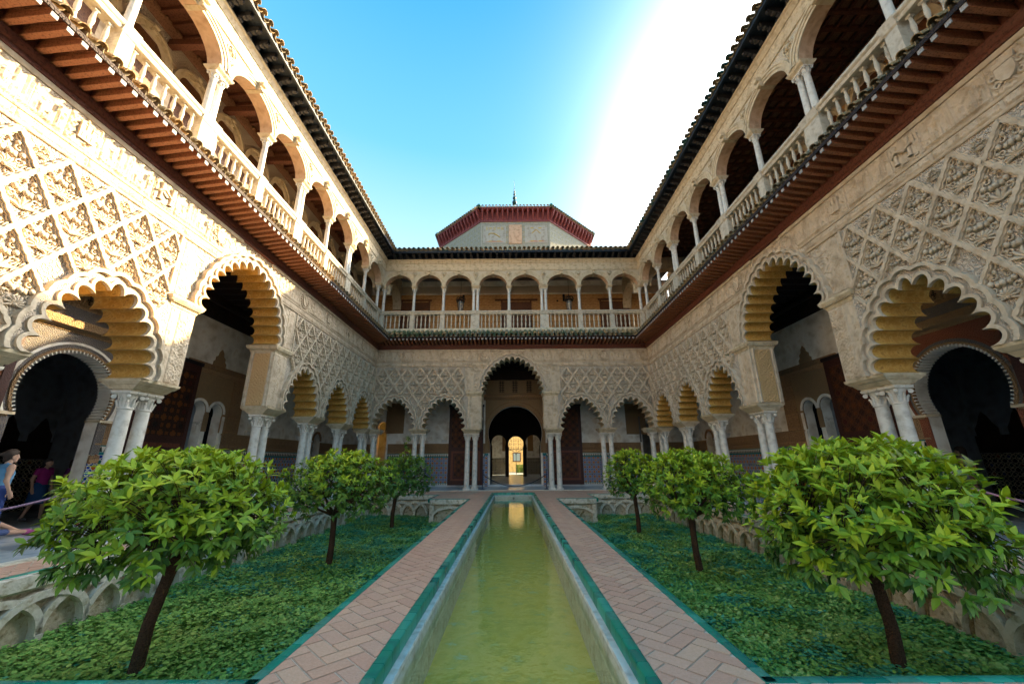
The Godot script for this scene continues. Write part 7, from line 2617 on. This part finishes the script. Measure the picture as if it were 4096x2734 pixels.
func people() -> void:
	var skin := Color(0.52, 0.32, 0.23)
	person("woman in a dotted light blue top and dark blue trousers, standing at the left edge", Transform3D(Basis(Vector3.UP, -1.9), Vector3(-9.72, 0.02, -8.02)) if false else Transform3D(Basis(Vector3.UP, PI * 0.93), Vector3(-9.75, 0.02, -7.93)), 1.64, skin, Color(0.045, 0.03, 0.02), Color(0.10, 0.27, 0.46), Color(0.02, 0.05, 0.20), {"look": -0.25, "sleeves": false, "bun": true, "arms": [[Vector3(0.24, 1.13, -0.06), Vector3(0.22, 0.93, 0.04)], [Vector3(-0.24, 1.13, -0.06), Vector3(-0.22, 0.93, 0.04)]]})
	var dots := MB.new()
	person("woman in magenta top and blue skirt walking in the dark left room", Transform3D(Basis(Vector3.UP, PI * 0.5), Vector3(-12.3, 0.02, -10.85)), 1.52, skin, Color(0.03, 0.02, 0.02), Color(0.30, 0.015, 0.17), Color(0.01, 0.07, 0.20), {"skirt": true, "skirt_len": 0.52, "stride": 0.16, "look": 0.3, "long_hair": true})
	person("smaller woman in purple top and blue skirt, second figure in the dark left room", Transform3D(Basis(Vector3.UP, PI * 0.6), Vector3(-12.5, 0.02, -11.7)), 1.50, skin, Color(0.05, 0.03, 0.02), Color(0.14, 0.01, 0.16), Color(0.01, 0.06, 0.20), {"skirt": true, "skirt_len": 0.45, "stride": 0.1, "long_hair": true})
	var p := person("woman in white top and tan shorts with a bag, walking in the right portal", Transform3D(Basis(Vector3.UP, PI * 1.08), Vector3(11.75, 0.02, -10.75)), 1.66, Color(0.50, 0.29, 0.2), Color(0.06, 0.035, 0.02), Color(0.62, 0.60, 0.62), Color(0.42, 0.22, 0.15), {"shorts": true, "stride": 0.2, "look": 0.3, "long_hair": true, "sleeves": false, "arms": [[Vector3(0.32, 1.16, -0.14), Vector3(0.20, 1.10, 0.10)], [Vector3(-0.26, 1.14, -0.08), Vector3(-0.20, 1.06, 0.16)]]})
	var bag := thing("shoulder_bag", "pale canvas shoulder bag with round eyelets, carried by the woman on the right", "bag", Transform3D(Basis(Vector3.UP, PI * 0.45), Vector3(11.45, 0.86, -10.72)))
	var bm := MB.new()
	bm.loft([[0, 0.17, 0.05], [0.03, 0.21, 0.08], [0.2, 0.2, 0.075], [0.28, 0.17, 0.03]])
	add("pouch", bm.mesh(), M.panel_white, bag)
	var ey := MB.new()
	for s in [-1.0, 1.0]:
		ey.lathe([Vector2(0.03, 0.0), Vector2(0.03, 0.012), Vector2(0.001, 0.012)], 10, Transform3D(Basis(Vector3.RIGHT, PI / 2), Vector3(s * 0.09, 0.2, 0.076)))
		ey.lathe([Vector2(0.03, 0.0), Vector2(0.03, 0.012), Vector2(0.001, 0.012)], 10, Transform3D(Basis(Vector3.RIGHT, -PI / 2), Vector3(s * 0.09, 0.2, -0.076)))
	add("eyelets", ey.mesh(), M.brown_wood, bag)
	var stp := MB.new()
	stp.tube([Vector3(-0.15, 0.27, 0), Vector3(-0.08, 0.44, 0.02), Vector3(0.08, 0.44, 0.02), Vector3(0.15, 0.27, 0)], [0.012], 6)
	add("strap", stp.mesh(), M.brown_wood, bag)
	seated(skin)

func seated(skin: Color) -> void:   # someone sitting on the floor, legs stretched along the wing; only the legs reach into the picture
	var t := thing("person", "person sitting on the marble floor at the left edge, bare legs and pink shoes", "person", Transform3D(Basis(Vector3.UP, PI), Vector3(-10.15, 0.02, -8.05)), "visitors")
	var top := Color(0.5, 0.5, 0.55)
	var low := Color(0.05, 0.08, 0.2)
	var shoe := Color(0.36, 0.07, 0.22)
	var B := []
	B.append([Vector3(-0.07, 0.12, 0), Vector3(0.07, 0.12, 0), 0.12, 0.12, low])
	B.append([Vector3(0, 0.18, -0.02), Vector3(0, 0.38, -0.07), 0.12, 0.12, top])
	B.append([Vector3(0, 0.38, -0.07), Vector3(0, 0.52, -0.08), 0.12, 0.11, top])
	B.append([Vector3(-0.13, 0.57, -0.08), Vector3(0.13, 0.57, -0.08), 0.06, 0.06, top])
	B.append([Vector3(0, 0.58, -0.08), Vector3(0, 0.68, -0.06), 0.055, 0.05, skin])
	for q in [[0.10, 0.26, 0.0], [-0.09, 0.10, -0.08]]:
		B.append([Vector3(q[0], 0.12, 0.02), Vector3(q[0] * 1.2, q[1], 0.44), 0.085, 0.058, low])
		B.append([Vector3(q[0] * 1.2, q[1], 0.44), Vector3(q[0] * 1.2, 0.06, 0.86 + q[2]), 0.055, 0.036, skin])
		B.append([Vector3(q[0] * 1.2, 0.045, 0.87 + q[2]), Vector3(q[0] * 1.4, 0.045, 1.07 + q[2]), 0.042, 0.036, shoe])
	for s in [-1.0, 1.0]:
		B.append([Vector3(s * 0.17, 0.56, -0.08), Vector3(s * 0.24, 0.33, -0.18), 0.052, 0.04, top])
		B.append([Vector3(s * 0.24, 0.33, -0.18), Vector3(s * 0.25, 0.08, -0.28), 0.038, 0.026, skin])
	var b := MB.new()
	body_mesh(B, 0.017, b)
	for s in [-1.0, 1.0]:
		hand(b, Vector3(s * 0.25, 0.07, -0.28), Vector3(0, -0.25, -0.97), Vector3(-s, 0, 0), skin)
	var hb := []
	for q in [[Vector3(0, 0.80, -0.06), Vector3(0, 0.79, -0.04), 0.085, 0.082, skin], [Vector3(0, 0.74, -0.02), Vector3(0, 0.69, 0.0), 0.06, 0.042, skin], [Vector3(0, 0.78, 0.04), Vector3(0, 0.745, 0.055), 0.010, 0.015, skin]]:
		hb.append(q)
	body_mesh(hb, 0.008, b)
	for s in [-1.0, 1.0]:
		b.col = Color(0.03, 0.02, 0.015)
		b.ball(Vector3(s * 0.033, 0.775, 0.032), Vector3.ONE * 0.01, 6, 4)
	b.col = Color(0.3, 0.1, 0.08)
	b.ball(Vector3(0, 0.71, 0.036), Vector3(0.022, 0.008, 0.01), 8, 4)
	add("body", b.mesh(), M.person, t)
	var hm := MB.new()
	body_mesh([[Vector3(0, 0.83, -0.09), Vector3(0, 0.83, -0.05), 0.092, 0.084, Color(0.06, 0.035, 0.02)], [Vector3(0, 0.80, -0.11), Vector3(0, 0.66, -0.13), 0.08, 0.05, Color(0.06, 0.035, 0.02)]], 0.012, hm)
	add("hair", hm.mesh(), M.person, t)
